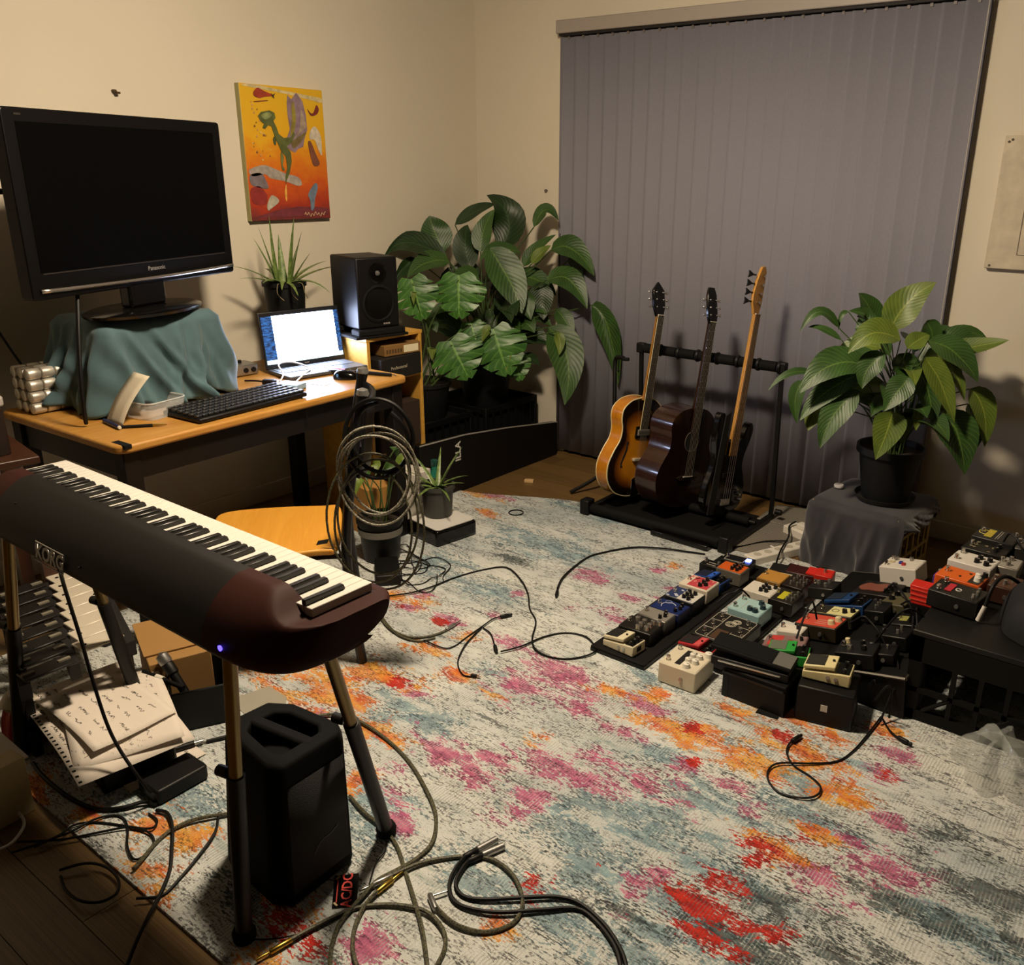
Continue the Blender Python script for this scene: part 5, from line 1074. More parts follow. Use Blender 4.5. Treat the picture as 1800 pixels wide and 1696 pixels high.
# floor bits near the rack: grey woven mat, power board, white box
k = NT('woven_grey'); wv = k.math('SINE', k.math('MULTIPLY', k.n('SeparateXYZ', {0: k.n('TexCoord').outputs['Object']}).outputs[1], 480.)); k.out(k.ramp(k.math('ADD', .5, k.math('MULTIPLY', wv, .5)), [(.2, '#5c574e'), (.8, '#8d867a')]), .9, wv, .5)
def wmat(u, v): x = -.12+.26*u; y = -.32+.66*v; return (x+.06*v, y, .004+.014*abs(math.sin(3.2*v+1.5*u))*(1 if v > .6 else .35))
mt = MB().grid(wmat, 16, 40).build('woven_mat', k.M, None, smooth=180, solid=.006); mt.location = (-1.535, 3.72, .004); mt.rotation_euler = (0, 0, math.radians(8)); tag(mt, 'crumpled grey woven mat on the boards right of the rack', 'mat')
pb = thing('power_board', 'long white power board on the floor beside the pedals', 'power board', (-1.375, 3.46, .0), math.radians(66)); MB().b2(-.17, .17, -.032, .032, .0, .042).build('housing', WHITEP, pb, bevel=.006)
for i in range(5): MB().lathe([(.018, .042), (.018, .0428)], 16, (-.12+.06*i, 0, 0)).build('socket', mat('socket_grey', '#b4aea0', .5), pb)
pb = thing('power_board', 'short white power block beside the charcoal cloth', 'power board', (-1.40, 3.74, .0), math.radians(-20)); MB().b2(-.06, .07, -.04, .04, .0, .05).build('housing', WHITEP, pb, bevel=.006); MB().b2(.0, .05, -.02, .02, .05, .075).build('plug', WHITEP, pb, bevel=.004)
tag(MB().tube(cr([(-1.44, 3.52, .02), (-1.40, 3.53, .012), (-1.33, 3.58, .012), (-1.27, 3.68, .02)], 6), .004, 8).build('white_lead', MATS['white_cable']), 'white mains lead curving from the power board', 'cable')
tag(MB().tube(cr([(-1.32, 3.30, .02), (-1.35, 3.42, .055), (-1.39, 3.60, .05), (-1.43, 3.70, .06), (-1.42, 3.75, .07)], 6), .004, 8).build('mains_cable', CABLE), 'black mains cable running from the short power block to the pedals', 'cable')
tag(MB().tube(cr([(-1.39, 3.60, .03), (-1.48, 3.55, .02), (-1.54, 3.45, .015), (-1.60, 3.33, .03)], 6), .004, 8).build('mains_cable', CABLE), 'black cable crossing the grey mat to the rack', 'cable')
tag(MB().box((-1.79, 3.355, .022), (.30, .10, .026), Matrix.Rotation(math.radians(-2), 3, 'Z')).build('flat_pedal', BLACKG, bevel=.005), 'flat black glossy pedal on the rug in front of the rack', 'pedal')
# board leaning on the right wall
wp = thing('wall_canvas', 'worn cream board leaning on the wall right of the blind', 'board', (-.87, YB-.03, 1.235), 0)
MB().b2(0, .9, 0, .028, 0, .515).build('board', mat('worn_cream', '#cbbfa8', .7, var=.12, vscale=18), wp, bevel=.004)
MB().b2(.115, .118, -.0015, 0, .06, .40).build('pencil_line', mat('pencil_line', '#6e6252', .8), wp); MB().b2(.115, .5, -.0015, 0, .058, .061).build('pencil_line', MATS['pencil_line'], wp)
for x, z in ((.03, .5), (.018, .492), (.02, .012)): MB().cyl((x, 0, z), (x, -.002, z), .005, n=10).build('nail_hole', mat('stain_dark', '#57503f', .9), wp)
# ---------------------------------------------------------------- effect pedals
def pm(c, rough=.4, metal=0.): return mat('enamel_%s_%d' % (c, int(metal*10)), '#'+c, rough, metal, spec=.3)
KB = mat('knob_black', '#121111', .35); KW = mat('knob_white', '#e0dccf', .4); KC = mat('knob_cream', '#d6c79a', .4); KS = mat('knob_silver', '#c4c0b6', .25, .9); KG = mat('knob_teal', '#20343a', .4)
LINE = mat('print_line_white', '#bdb7a6', .6)
def knob(t, x, y, z, r, m, h=.014):
    o = MB().lathe([(r*1.05, 0), (r, .002), (r*.88, h), (r*.6, h+.0008), (.0005, h+.0008)], 16, cap=False).build('knob', m, t); o.location = (x, y, z)
    q = MB().box((r*.45, 0, h+.0012), (r*.8, r*.14, .0008)).build('pointer', LINE if m in (KB, KG) else KB, o, smooth=0); return o
def switch(t, x, y, z):
    o = MB().lathe([(.0085, 0), (.0085, .003), (.006, .004), (.006, .009), (.007, .01), (.0065, .016), (.001, .017)], 14, cap=False).build('foot_switch', CHROME, t); o.location = (x, y, z); return o
def pedal(label, x, y, z, L, Wd, H, bc, fc=None, knobs=(), km=KB, kr=.0075, sw=1, rz=0., art=(), metal=0., led=None, name='effect_pedal', tilt=0.):
    t = thing(name, label, 'pedal', (x, y, z), math.radians(rz), 'effect pedals on the floor boards')
    if tilt: t.rotation_euler = (0, math.radians(tilt), math.radians(rz))
    MB().b2(-L/2, L/2, -Wd/2, Wd/2, .002, H).build('enclosure', pm(bc, .38, metal), t, bevel=.004)
    if fc: MB().prism(rrect(-L/2+.004, L/2-.004, -Wd/2+.004, Wd/2-.004, .004, 3), H, H+.0008).build('face_plate', pm(fc, .45), t)
    for a in art: a(t, H+.0008)
    for ky in knobs:
        kx, kyy = ky[0], ky[1]; m_ = ky[2] if len(ky) > 2 else km; r_ = ky[3] if len(ky) > 3 else kr
        knob(t, kx*L/2, kyy*Wd/2, H+.001, r_, m_)
    for i in range(sw): switch(t, -L/2*.68, 0 if sw == 1 else (-.5+i/(sw-1))*Wd*.6, H+.001)
    for s_ in (-1, 1): MB().lathe([(.0065, 0), (.0065, .005), (.0035, .0051)], 12, (L*.12, 0, H*.5), ax='y').build('jack_socket', SILVER, t).location = (0, s_*Wd/2+(0 if s_ > 0 else -.005), 0)
    if led: MB().lathe([(.0028, 0), (.002, .0025), (.0003, .003)], 10, (-L*.15, 0, H+.001)).build('led', mat('led_'+led, '#'+led, .3, emit=6.), t)
    return t
def blk(x0, x1, y0, y1, c, d=.0006):
    return lambda t, z: MB().b2(x0, x1, y0, y1, z, z+d).build('print_block', pm(c, .5), t, smooth=0)
def lines(ls, w=.0012):
    def f(t, z):
        for a, b in ls: MB().tube([(*a, z), (*b, z)], w, 4).build('print_line', LINE, t, smooth=0)
    return f
def ring(x, y, r, c='d8d2c4', a0=0, a1=6.283, w=.0014):
    return lambda t, z: MB().tube([(x+r*math.cos(a0+(a1-a0)*i/20), y+r*math.sin(a0+(a1-a0)*i/20), z) for i in range(21)], w, 4).build('print_ring', pm(c, .5), t, smooth=0)
def blobs(n, c, L, Wd, seed, r=.008):
    def f(t, z):
        rd = random.Random(seed)
        for i in range(n):
            cx, cy = rd.uniform(-L, L), rd.uniform(-Wd, Wd); P = [(cx+r*rd.uniform(.4, 1.3)*math.cos(a*.785), cy+r*rd.uniform(.4, 1.3)*math.sin(a*.785)) for a in range(8)]
            MB().prism(P, z, z+.0005+.0001*i).build('print_blob', pm(c, .5), t, smooth=0)
    return f
def boss(label, x, y, z, c, rz=0., pad='1a1918', scale=1., knobs=3, sticker=None, tilt=0.):
    t = thing('compact_pedal', label, 'pedal', (x, y, z), math.radians(rz), 'compact treadle pedals'); t.scale = (scale,)*3; t.rotation_euler = (0, math.radians(tilt), math.radians(rz))
    m_ = pm(c, .4); W_ = .073
    MB().prism([(-.0645, .002), (.0645, .002), (.0645, .040), (.02, .036), (-.0645, .024)], -W_/2, W_/2, 'y').build('chassis', m_, t, bevel=.003)
    MB().prism([(-.0635, .03), (.022, .043), (.022, .056), (-.0635, .042)], -W_/2+.001, W_/2-.001, 'y').build('treadle', m_, t, bevel=.003)
    k = MB().prism([(-.059, .0432), (-.008, .0513), (-.008, .0525), (-.059, .0448)], -W_/2+.007, W_/2-.007, 'y'); k.build('rubber_pad', pm(pad, .8), t)
    if sticker: MB().prism([(-.004, .0517), (.018, .0555), (.018, .0562), (-.004, .0524)], -W_/2+.006, W_/2-.006, 'y').build('name_strip', pm(sticker, .6), t)
    MB().b2(.026, .0605, -W_/2+.005, W_/2-.005, .0395, .0405).build('control_recess', BLACKG, t)
    for i in range(knobs): knob(t, .044, (-1+2*i/(max(1, knobs-1)))*.022 if knobs > 1 else 0, .0405, .006, KB, .01)
    MB().lathe([(.004, 0), (.004, .003)], 10, (0, 0, 0)).build('thumb_screw', BLACK, t).location = (.012, 0, .056)
    for yy in (-1, 1):
        for i in range(2): MB().lathe([(.0055, 0), (.0055, .003), (.003, .0031)], 10, (.0, 0, .02), ax='y').build('side_socket', SILVER, t).location = (.005+.022*i, yy*W_/2+(0 if yy > 0 else -.003), 0)
    k = MB().b2(.0645, .0655, -.012, .012, .012, .03); k.build('power_socket', BLACK, t)
    return t
# board 1
def board(label, x0, x1, y0, y1, z0, z1):
    t = thing('pedal_board', label, 'pedalboard', ((x0+x1)/2, (y0+y1)/2, z0)); w, d, h = x1-x0, y1-y0, z1-z0
    MB().b2(-w/2, w/2, -d/2, d/2, h-.008, h).build('deck', mat('board_black', '#0e0d0b', .75, spec=.2), t, bevel=.003)
    for s_ in (-1, 1): MB().b2(s_*w/2-s_*.02, s_*w/2, -d/2, d/2, 0, h-.008).build('side_rail', BLACK, t); MB().b2(-w/2+.02, w/2-.02, s_*d/2-s_*.02, s_*d/2, 0, h-.008).build('end_rail', BLACK, t)
    return t
board('long black pedalboard nearest the rug middle', -1.555, -1.335, 2.28, 3.27, .009, .03)
B1 = .031; X1 = -1.445
boss('cream treadle pedal at the near end of the first board', -1.452, 2.335, B1, 'd2c9ab', -4)
pedal('black pedal with a cluster of silver knobs beside the cream treadle pedal', -1.447, 2.435, B1, .13, .095, .05, '181614', None, [(.1, -.7), (.1, -.2), (.1, .35), (.55, -.5), (.55, .0), (.55, .55), (-.35, .45), (.85, .7)], KS, .0105, 1, 3)
pedal('brushed grey pedal with three black knobs on the first board', -1.44, 2.53, B1, .12, .075, .055, '6d6a64', '7b7770', [(.45, -.55), (.6, 0), (.45, .55)], KB, .007, 1, 0, metal=.6)
pedal('dark blue pedal with a white arc on the first board', -1.437, 2.62, B1, .125, .09, .05, '141f45', '17265a', [(.6, -.55), (.7, 0), (.6, .55)], KB, .007, 1, 0, [ring(-.005, .0, .027, 'cfd4e0', .6, 3.9, .0016), ring(-.02, .028, .012, '8a93b8')])
pedal('navy and white patterned pedal with black knobs on the first board', -1.435, 2.73, B1, .125, .10, .055, '17191f', 'c9c6bd', [(.15, -.5), (.15, .0), (.5, -.6), (.5, -.1), (.5, .45), (.1, .5)], KB, .0085, 1, 0, [blk(-.06, -.012, -.045, .045, '2a3860'), blobs(9, 'b9bccb', .055, .045, 3, .008)])
pedal('white pedal with red artwork on the first board', -1.44, 2.85, B1, .125, .105, .06, 'd2c7b4', 'd6cbb8', [(.3, -.55), (.3, .05), (.55, -.2), (.3, .6)], KB, .0085, 1, 0, [blk(-.03, .055, -.045, .045, 'b8434c'), blobs(8, 'd07a78', .05, .04, 5, .009)])
boss('dark blue treadle pedal on the first board', -1.445, 2.965, B1, '1d3a78', -6, '151c33', sticker='2f5fc0')
pedal('black mini pedal with pale print at the far end of the first board', -1.495, 3.075, B1, .10, .06, .045, '141312', None, [(.5, 0, KS)], KS, .007, 1, 0, [lines([((-.02, -.02), (.02, -.02)), ((-.02, 0), (.015, 0))])])
pedal('orange topped pedal with black knobs at the far end of the first board', -1.40, 3.06, B1, .11, .085, .06, '5f5a50', 'c85a1f', [(.1, -.5), (.1, .0), (.1, .5), (.5, -.5), (.55, 0), (.5, .5)], KB, .007, 0, 0)
tn = pedal('small black tuner pedal with a glowing blue light', -1.43, 3.17, B1, .13, .075, .05, '141414', None, [], KB, .007, 1, 4, [lines([((-.05, -.03), (.03, -.03)), ((-.05, .03), (.03, .03)), ((-.05, -.03), (-.05, .03)), ((.03, -.03), (.03, .03))])])
MB().b2(.035, .055, -.012, .012, .051, .056).build('tuner_light', mat('tuner_blue', '#6f86ff', .3, emit=9.), tn)
# board 2
board('narrow black pedalboard in the middle of the pedal group', -1.285, -1.115, 2.42, 3.38, .009, .03)
wk = pedal('large cream pedal with big white knobs alone on the rug before the boards', -1.20, 2.325, .009, .135, .14, .075, 'cfc6ae', 'cbc2ac', [(.35, -.72, KW, .013), (.2, -.25, KW, .011), (.2, .25, KW, .011), (.55, -.2, KW, .012), (.55, .3, KW, .011), (.8, .72, KW, .014)], KW, .012, 2, 2, [blk(-.02, .0, -.05, .05, '1c1b1a'), blk(.01, .045, -.02, .0, '1c1b1a'), blobs(5, '35322d', .03, .05, 9, .007)])
boss('red treadle pedal at the near end of the middle board', -1.225, 2.455, B1, 'a3282c', -3, '1c1616', sticker='c05050')
lo = thing('loop_switcher', 'wide black multi pedal with white outlined panels on the middle board', 'pedal', (-1.195, 2.60, B1)); MB().b2(-.085, .085, -.105, .105, .002, .05).build('enclosure', pm('191714', .45), lo, bevel=.004)
ll = rrect(-.075, .075, -.098, .098, .012, 3); ll = [((a[0], a[1]), (b[0], b[1])) for a, b in zip(ll, ll[1:]+ll[:1])]
lines(ll+[((-.075, -.03), (-.03, -.03)), ((-.075, .035), (-.03, .035)), ((.03, -.03), (.075, -.03)), ((.03, .035), (.075, .035)), ((-.03, -.098), (-.03, .098)), ((.03, -.098), (.03, -.02))], .0011)(lo, .0505)
MB().b2(-.022, .022, -.09, -.02, .05, .0507).build('brown_panel', pm('4a3626', .5), lo)
for r_ in (.008, .014, .019): ring(.0, .035, r_, 'c9c2b0', w=.0011)(lo, .0506); ring(.012, .06, r_*.8, 'c9c2b0', w=.0011)(lo, .0506)
for x_, y_ in ((-.052, -.065), (-.052, .0), (-.052, .068), (.052, -.065), (.052, .0), (.052, .068)): switch(lo, x_, y_, .0505); ring(x_+.016, y_-.016, .006, 'a39c8a', w=.0009)(lo, .0506)
pedal('light blue pedal with four dark knobs on the middle board', -1.195, 2.79, B1, .125, .12, .06, '8fb0b2', '9cbcbc', [(.2, -.5, KG, .011), (.55, -.55, KG, .011), (.75, .1, KG, .011), (.45, .6, KG, .011)], KG, .011, 2, 0, [lines([((-.02, -.03), (-.02, .03)), ((-.005, -.03), (-.005, .0))])])
pedal('white pedal with black knobs in a row on the middle board', -1.225, 2.955, B1, .115, .10, .06, 'cdc6b8', 'd2ccbf', [(.1, -.5), (.1, 0), (.1, .5), (.45, -.4), (.45, .15), (.75, .55)], KB, .008, 0, 0)
pedal('black pedal with a yellow label on the middle board', -1.13, 2.965, B1, .10, .12, .055, '1c1913', '211e17', [(.35, -.6, KS, .006), (.35, -.2, KS, .006), (.35, .2, KS, .006), (.7, -.5, KS, .006), (.7, 0, KS, .006), (.7, .5, KS, .006)], KS, .006, 1, 0, [blk(-.02, .005, -.04, .03, 'b8b32a')])
pedal('pedal with an orange wooden top at the far part of the middle board', -1.235, 3.085, B1, .10, .105, .06, '7a5a28', 'b8863c', [], KB, .007, 1, 0)
pedal('black pedal with rows of small silver knobs on the middle board', -1.14, 3.095, B1, .085, .11, .06, '1d1612', '241b15', [(-.3, -.6), (-.3, 0), (-.3, .6), (.3, -.6), (.3, 0), (.3, .6), (.75, -.3), (.75, .3)], KS, .0055, 0, 0)
pedal('silver framed black pedal at the far end of the middle board', -1.235, 3.21, B1, .13, .09, .045, 'a59d88', '1b1916', [], KB, .007, 0, 10)
pedal('dark pedal with a bright red end block', -1.17, 3.235, B1, .13, .085, .05, '3a1512', None, [], KB, .007, 0, 8, [blk(.015, .06, -.035, .035, 'd02c22', .006)])
pedal('small bright red pedal at the far right of the middle board', -1.085, 3.24, .009, .07, .075, .085, 'b9261c', 'c92c20', [(.0, 0, KS, .006)], KB, .006, 0, 8)
# board 3: raised black case with pedals
TL = -10.8
def z3(x): return .071+(x+1.02)*.1908
c3 = thing('pedal_case', 'sloping black pedal case carrying the right group of pedals', 'pedal case', (-1.02, 2.955, .05)); c3.rotation_euler = (0, math.radians(TL), 0)
MB().b2(0, .468, -.425, .425, 0, .018).build('deck', mat('case_deck', '#0a0908', .65, spec=.2), c3, bevel=.004)
for s_ in (-1, 1):
    MB().tube([(0, s_*.425, .012), (.468, s_*.425, .012)], .006, 6).build('edge_trim', mat('trim_alu', '#4a463f', .45, .6), c3)
    MB().prism([(.02, 0), (.466, 0), (.452, -.125), (.43, -.125)], s_*.415-.006, s_*.415+.006, 'y').build('end_support', BLACK, c3)
MB().tube([(.468, -.425, .012), (.468, .425, .012)], .006, 6).build('edge_trim', MATS['trim_alu'], c3)
MB().b2(.43, .445, -.41, .41, -.12, 0).build('rear_support', BLACK, c3); MB().b2(.0, .02, -.41, .41, -.04, 0).build('front_support', BLACK, c3)
B3 = .115
rs = thing('pedal_riser', 'low black riser under the rocker pedal', 'riser', (-.955, 2.415, .009)); MB().b2(-.105, .105, -.105, .105, .085, .105).build('deck', MATS['case_deck'], rs, bevel=.004)
for s_ in (-1, 1): MB().b2(s_*.105-s_*.02, s_*.105, -.105, .105, 0, .085).build('side_wall', BLACK, rs)
MB().tube([(-.1, -.108, .09), (.1, -.108, .09)], .004, 6).build('front_rod', BLACKG, rs); MB().b2(-.085, .085, -.104, -.098, 0, .085).build('front_wall', BLACK, rs)
wh = thing('wah_pedal', 'long black rocker pedal with a grey toe pad at the front of the case', 'pedal', (-.985, 2.365, B3), math.radians(8))
MB().prism([(-.125, .0), (.125, .0), (.125, .03), (-.125, .03)], -.05, .05, 'y').build('base', BLACK, wh, bevel=.005); MB().prism([(-.13, .055), (.13, .037), (.13, .05), (-.13, .07)], -.048, .048, 'y').build('rocker', BLACKM, wh, bevel=.005)
MB().prism([(.07, .0545), (.127, .0505), (.127, .0512), (.07, .0556)], -.042, .042, 'y').build('toe_pad', pm('5e5d58', .8), wh); MB().prism([(-.125, .0702), (.065, .0552), (.065, .056), (-.125, .071)], -.042, .042, 'y').build('tread', RUBBER, wh)
for yy in (-.052, .052): MB().tube([(-.1, yy, .02), (.1, yy, .02)], .003, 6).build('side_rod', CHROME, wh)
boss('green treadle pedal behind the black rocker pedal', -.915, 2.475, B3, '2c8f3a', 15, '5b6152', knobs=2)
pedal('grey and red pedal with white print on the raised case', -.955, 2.565, z3(-.955), .14, .085, .045, '6a4f4c', '7d6360', [(.75, .2)], KB, .006, 1, 10, [blk(-.055, -.01, -.035, .035, 'b03a38'), blobs(4, '8a2c2a', .02, .03, 4, .008)], tilt=TL)
pedal('small white pedal behind the grey and red one', -.97, 2.655, z3(-.97), .09, .06, .05, 'c9c4b8', 'cfcabd', [(.5, 0)], KB, .006, 1, 0, tilt=TL)
pedal('coral red topped pedal with cream knobs on the raised case', -.90, 2.735, z3(-.90), .15, .10, .055, '2a2418', 'bd4a38', [(.6, -.3, KC, .012), (.75, .35, KC, .012)], KC, .011, 1, -4, [lines([((-.01, -.025), (.03, -.025)), ((-.01, -.01), (.03, -.01)), ((-.01, .005), (.03, .005))])], tilt=TL)
pedal('pale yellow topped pedal with black knobs on the raised case', -.89, 2.845, z3(-.89), .15, .08, .05, '2a281f', 'cfc98f', [(.5, -.2), (.8, .2)], KB, .009, 1, -4, [blk(-.07, -.02, -.035, .035, '26231c'), ring(.0, .0, .012, '3a3a30')], tilt=TL)
boss('dark blue treadle pedal on the raised case', -.89, 2.965, z3(-.89), '1b3a66', -5, '14202f', 1.15, tilt=TL)
pedal('black pedal with small knobs right of the blue treadle pedal', -.77, 2.93, z3(-.77), .07, .10, .05, '141414', None, [(0, -.5, KS, .005), (0, 0, KS, .005), (0, .5, KS, .005)], KS, .005, 0, 0, tilt=TL)
pedal('dark pedal with silver knobs at the far left of the raised case', -1.02, 3.08, z3(-1.02), .10, .09, .05, '1a1815', None, [(.3, -.5, KS), (.3, .4, KS), (-.4, 0, KS)], KS, .008, 1, 0, tilt=TL)
pedal('black pedal with a brown red guitar shaped plate', -.83, 3.12, z3(-.83), .15, .14, .04, '1a1613', None, [(.6, -.5), (.6, .0), (.6, .5)], KB, .011, 0, -6, [lambda t, z: MB().prism([(p.x, p.y) for p in cr([(-.07, -.01, 0), (-.05, .035, 0), (-.02, .03, 0), (.02, .045, 0), (.03, -.03, 0), (-.02, -.035, 0), (-.05, -.04, 0)], 4, True)], z, z+.002).build('plate', pm('7d4a3c', .4), t)], tilt=TL)
pedal('olive pedal with a pale edge by the brown red plate', -.73, 3.03, z3(-.73), .09, .13, .045, '4a4632', '55503a', [(-.4, -.3), (-.4, .4)], KB, .011, 0, -8, tilt=TL)
pedal('white pedal with coloured switch caps at the far end of the raised case', -.80, 3.31, z3(-.80), .14, .12, .075, 'd3cdc2', 'd8d2c6', [(.3, .6, KS, .008), (-.5, .5, KS, .009)], KS, .008, 2, -4, [blk(-.01, .002, -.015, .0, '3a3f9a', .008), blk(.006, .018, -.03, -.015, 'b03038', .008), blk(-.05, -.03, -.01, .01, 'bdb28a', .003)], tilt=TL)
bk = thing('black_speaker_box', 'black box with a small white badge under the cream treadle pedal', 'box', (-.755, 2.42, .009), math.radians(12)); MB().b2(-.085, .085, -.075, .075, 0, .12).build('housing', BLACK, bk, bevel=.006)
MB().b2(-.01, .01, -.0762, -.075, .05, .072).build('badge', mat('badge_white', '#c9c6bf', .5), bk)
boss('cream treadle pedal on the black box with the badge', -.765, 2.425, .131, 'd0c594', 10, '26241f', 1.1, knobs=2)
pedal('black pedal with grey knobs behind the raised cream treadle pedal', -.72, 2.575, z3(-.72), .12, .10, .055, '141414', None, [(-.3, -.4, KS), (.2, .4, KB), (.4, -.3, KB), (-.6, .5, KC)], KB, .009, 1, 5, tilt=TL)
pedal('black pedal with two knobs on the right side of the raised case', -.655, 2.74, z3(-.655), .10, .09, .05, '121110', None, [(.3, -.4, KS, .006), (.3, .4, KS, .006)], KS, .006, 1, -3, tilt=TL)
pedal('black pedal with an olive sticker on the right side of the raised case', -.645, 2.86, z3(-.645), .10, .10, .045, '141310', None, [(.5, 0, KB)], KB, .008, 1, 2, [blk(-.03, -.005, -.02, .02, '8a8a4a')], tilt=TL)
pedal('flat black pedal near the box with the badge', -.66, 2.62, z3(-.66), .09, .08, .04, '100f0e', None, [(.4, 0, KS, .005)], KS, .005, 1, 6, tilt=TL)
# right-hand black crate with pedals
c4 = thing('black_milk_crate', 'black plastic milk crate at the right edge topped with pedals', 'crate', (-.36, 2.745, .009), math.radians(0)); 
def crate2(t):
    w, d, h = .42, .38, .30; m_ = BLKTUB
    MB().b2(-w/2, w/2, -d/2, d/2, h-.02, h).build('lid_panel', mat('crate_top_black', '#0d0d0b', .5, spec=.35), t, bevel=.004)
    for sx in (-1, 1):
        for sy in (-1, 1): MB().prism(rrect(sx*w/2-(.05 if sx > 0 else 0), sx*w/2+(.05 if sx < 0 else 0), sy*d/2-(.05 if sy > 0 else 0), sy*d/2+(.05 if sy < 0 else 0), .012, 3), 0, h-.02).build('corner_post', m_, t)
    for s_ in (-1, 1):
        MB().b2(-w/2, w/2, s_*d/2-s_*.02, s_*d/2, 0, .035).build('bottom_rail', m_, t); MB().b2(-w/2, w/2, s_*d/2-s_*.015, s_*d/2, h-.10, h-.02).build('top_rail', m_, t)
        MB().b2(s_*w/2-s_*.02, s_*w/2, -d/2, d/2, 0, .035).build('bottom_rail', m_, t); MB().b2(s_*w/2-s_*.015, s_*w/2, -d/2, d/2, h-.10, h-.02).build('top_rail', m_, t)
        for x in (-.075, .0, .075): MB().b2(x-.007, x+.007, s_*d/2-s_*.012, s_*d/2, .035, h-.1).build('lattice_bar', m_, t); MB().b2(s_*w/2-s_*.012, s_*w/2, x-.007, x+.007, .035, h-.1).build('lattice_bar', m_, t)
        MB().b2(-w/2, w/2, s_*d/2-s_*.012, s_*d/2, .095, .112).build('lattice_bar', m_, t); MB().b2(s_*w/2-s_*.012, s_*w/2, -d/2, d/2, .095, .112).build('lattice_bar', m_, t)
        MB().tube([(-.15, s_*d/2-s_*.006, .035), (-.075, s_*d/2-s_*.006, .1)], .007, 6).build('lattice_bar', m_, t); MB().tube([(.02, s_*d/2-s_*.006, .035), (.09, s_*d/2-s_*.006, .1)], .007, 6).build('lattice_bar', m_, t)
crate2(c4)
c5 = thing('black_milk_crate', 'second black milk crate behind the first at the right edge', 'crate', (-.36, 3.15, .0)); crate2(c5)
B4 = .311
pedal('black pedal with a yellow emblem at the back of the right crates', -.505, 3.29, B4+.03, .14, .12, .05, '23211f', '2a2826', [(.8, .5, KS, .006)], KS, .006, 1, -4, [blk(-.035, -.01, -.04, .04, 'b8a63c'), ring(-.04, .0, .02, 'c9b860', w=.002), lines([((.005, -.045), (.005, .045)), ((.012, -.04), (.012, .04))])])
pedal('black pedal with ornate pale print on the right crates', -.515, 3.185, B4+.015, .14, .10, .05, '1a1815', None, [(.5, -.3), (.5, .4)], KB, .008, 1, -4, [blobs(10, '77705a', .045, .04, 12, .007)])
pedal('white pedal with four black knobs on the right crates', -.525, 3.06, B4, .14, .105, .06, 'cfcac2', 'd4cfc6', [(.2, -.35), (.2, .35), (.65, -.45), (.65, .3)], KB, .0095, 2, -5)
pedal('purple pedal beside the white one on the right crates', -.575, 2.965, B4-.03, .09, .05, .05, '4a2a78', '563488', [], KB, .007, 1, -5, [lines([((-.03, .0), (.03, .0)), ((-.02, .012), (.02, .012))])])
rd = thing('red_wedge', 'bright red ribbed wedge between raised case and right crates', 'wedge', (-.618, 2.86, .26)); MB().prism([(-.035, .0), (.035, .0), (.045, .065), (-.045, .065)], -.03, .03, 'y').build('block', pm('c0281f', .4), rd, bevel=.003)
for i in range(3): MB().b2(-.04, .04, -.032, -.03, .015+.017*i, .02+.017*i).build('rib', pm('d84a3c', .4), rd)
MB().b2(-.03, .03, -.03, .03, -.15, 0).build('support', BLACK, rd)
pedal('orange pedal with white knobs on the right crates', -.525, 2.905, B4+.005, .14, .10, .055, 'c8551c', 'd0601f', [(.75, -.3, KW, .012), (.65, .25, KW, .011), (.85, .7, KB, .009)], KW, .011, 1, -6, [blobs(2, '2a1608', .02, .03, 2, .007), blk(.03, .065, -.045, .045, '2a241e')])
pedal('black pedal with a red sticker at the front of the right crates', -.505, 2.78, B4, .15, .11, .06, '171615', None, [(.7, -.5, KS, .006), (.75, 0, KS, .006), (.7, .5, KS, .006)], KS, .006, 2, -6, [blk(-.035, -.015, -.03, .03, 'b02a38', .002), lambda t, z: ring(.0, .0, .008, 'd8d2c8', w=.002)(t, z)])
pedal('grey metal pedal with silver knobs at the right edge', -.425, 3.12, B4, .07, .10, .055, '8a857c', '97928a', [(0, -.5, KS), (0, .5, KS)], KS, .008, 1, 0, metal=.5)
pedal('dark metal pedal with small knobs behind the grey metal pedal', -.40, 3.29, B4+.02, .09, .11, .05, '3a3835', '45423e', [(0, -.4, KB), (0, .4, KB)], KB, .008, 1, 0, metal=.4)
pedal('brown pedal under a black cable at the right edge', -.40, 2.94, B4, .09, .11, .06, '3a241a', '4a3022', [(0, -.4, KS), (.4, .3, KS)], KS, .007, 1, 0)
jk = thing('jack_plug', 'white jack plug standing on the front of the right crates', 'plug', (-.425, 2.715, B4), 0); MB().cyl((.012, .0, .06), (.0, -.0, .008), .007, .008, 12).build('sleeve', WHITEP, jk); MB().tube(cr([(.012, 0, .06), (.02, .03, .12), (.04, .1, .13), (.09, .16, .08), (.14, .15, .02)], 6), .006, 8).build('cable', CABLE, jk)
bg = thing('black_bag', 'black soft case lying on the crates at the right edge', 'bag', (-.24, 2.80, B4))
def bagf(u, v): a = 2*PI*u; r = math.sin(PI/2*(1-v))**.5; return (.14*r*math.cos(a)*(1+.06*math.sin(5*a)), .17*r*math.sin(a)*(1+.05*math.sin(4*a+1)), .13*math.sin(PI/2*v)*(1+.05*math.sin(3*a))+.001)
MB().grid(bagf, 40, 12, True).build('shell', cloth_mat('black_nylon', '#070708', '#0c0c0d', 0.), bg, smooth=180)
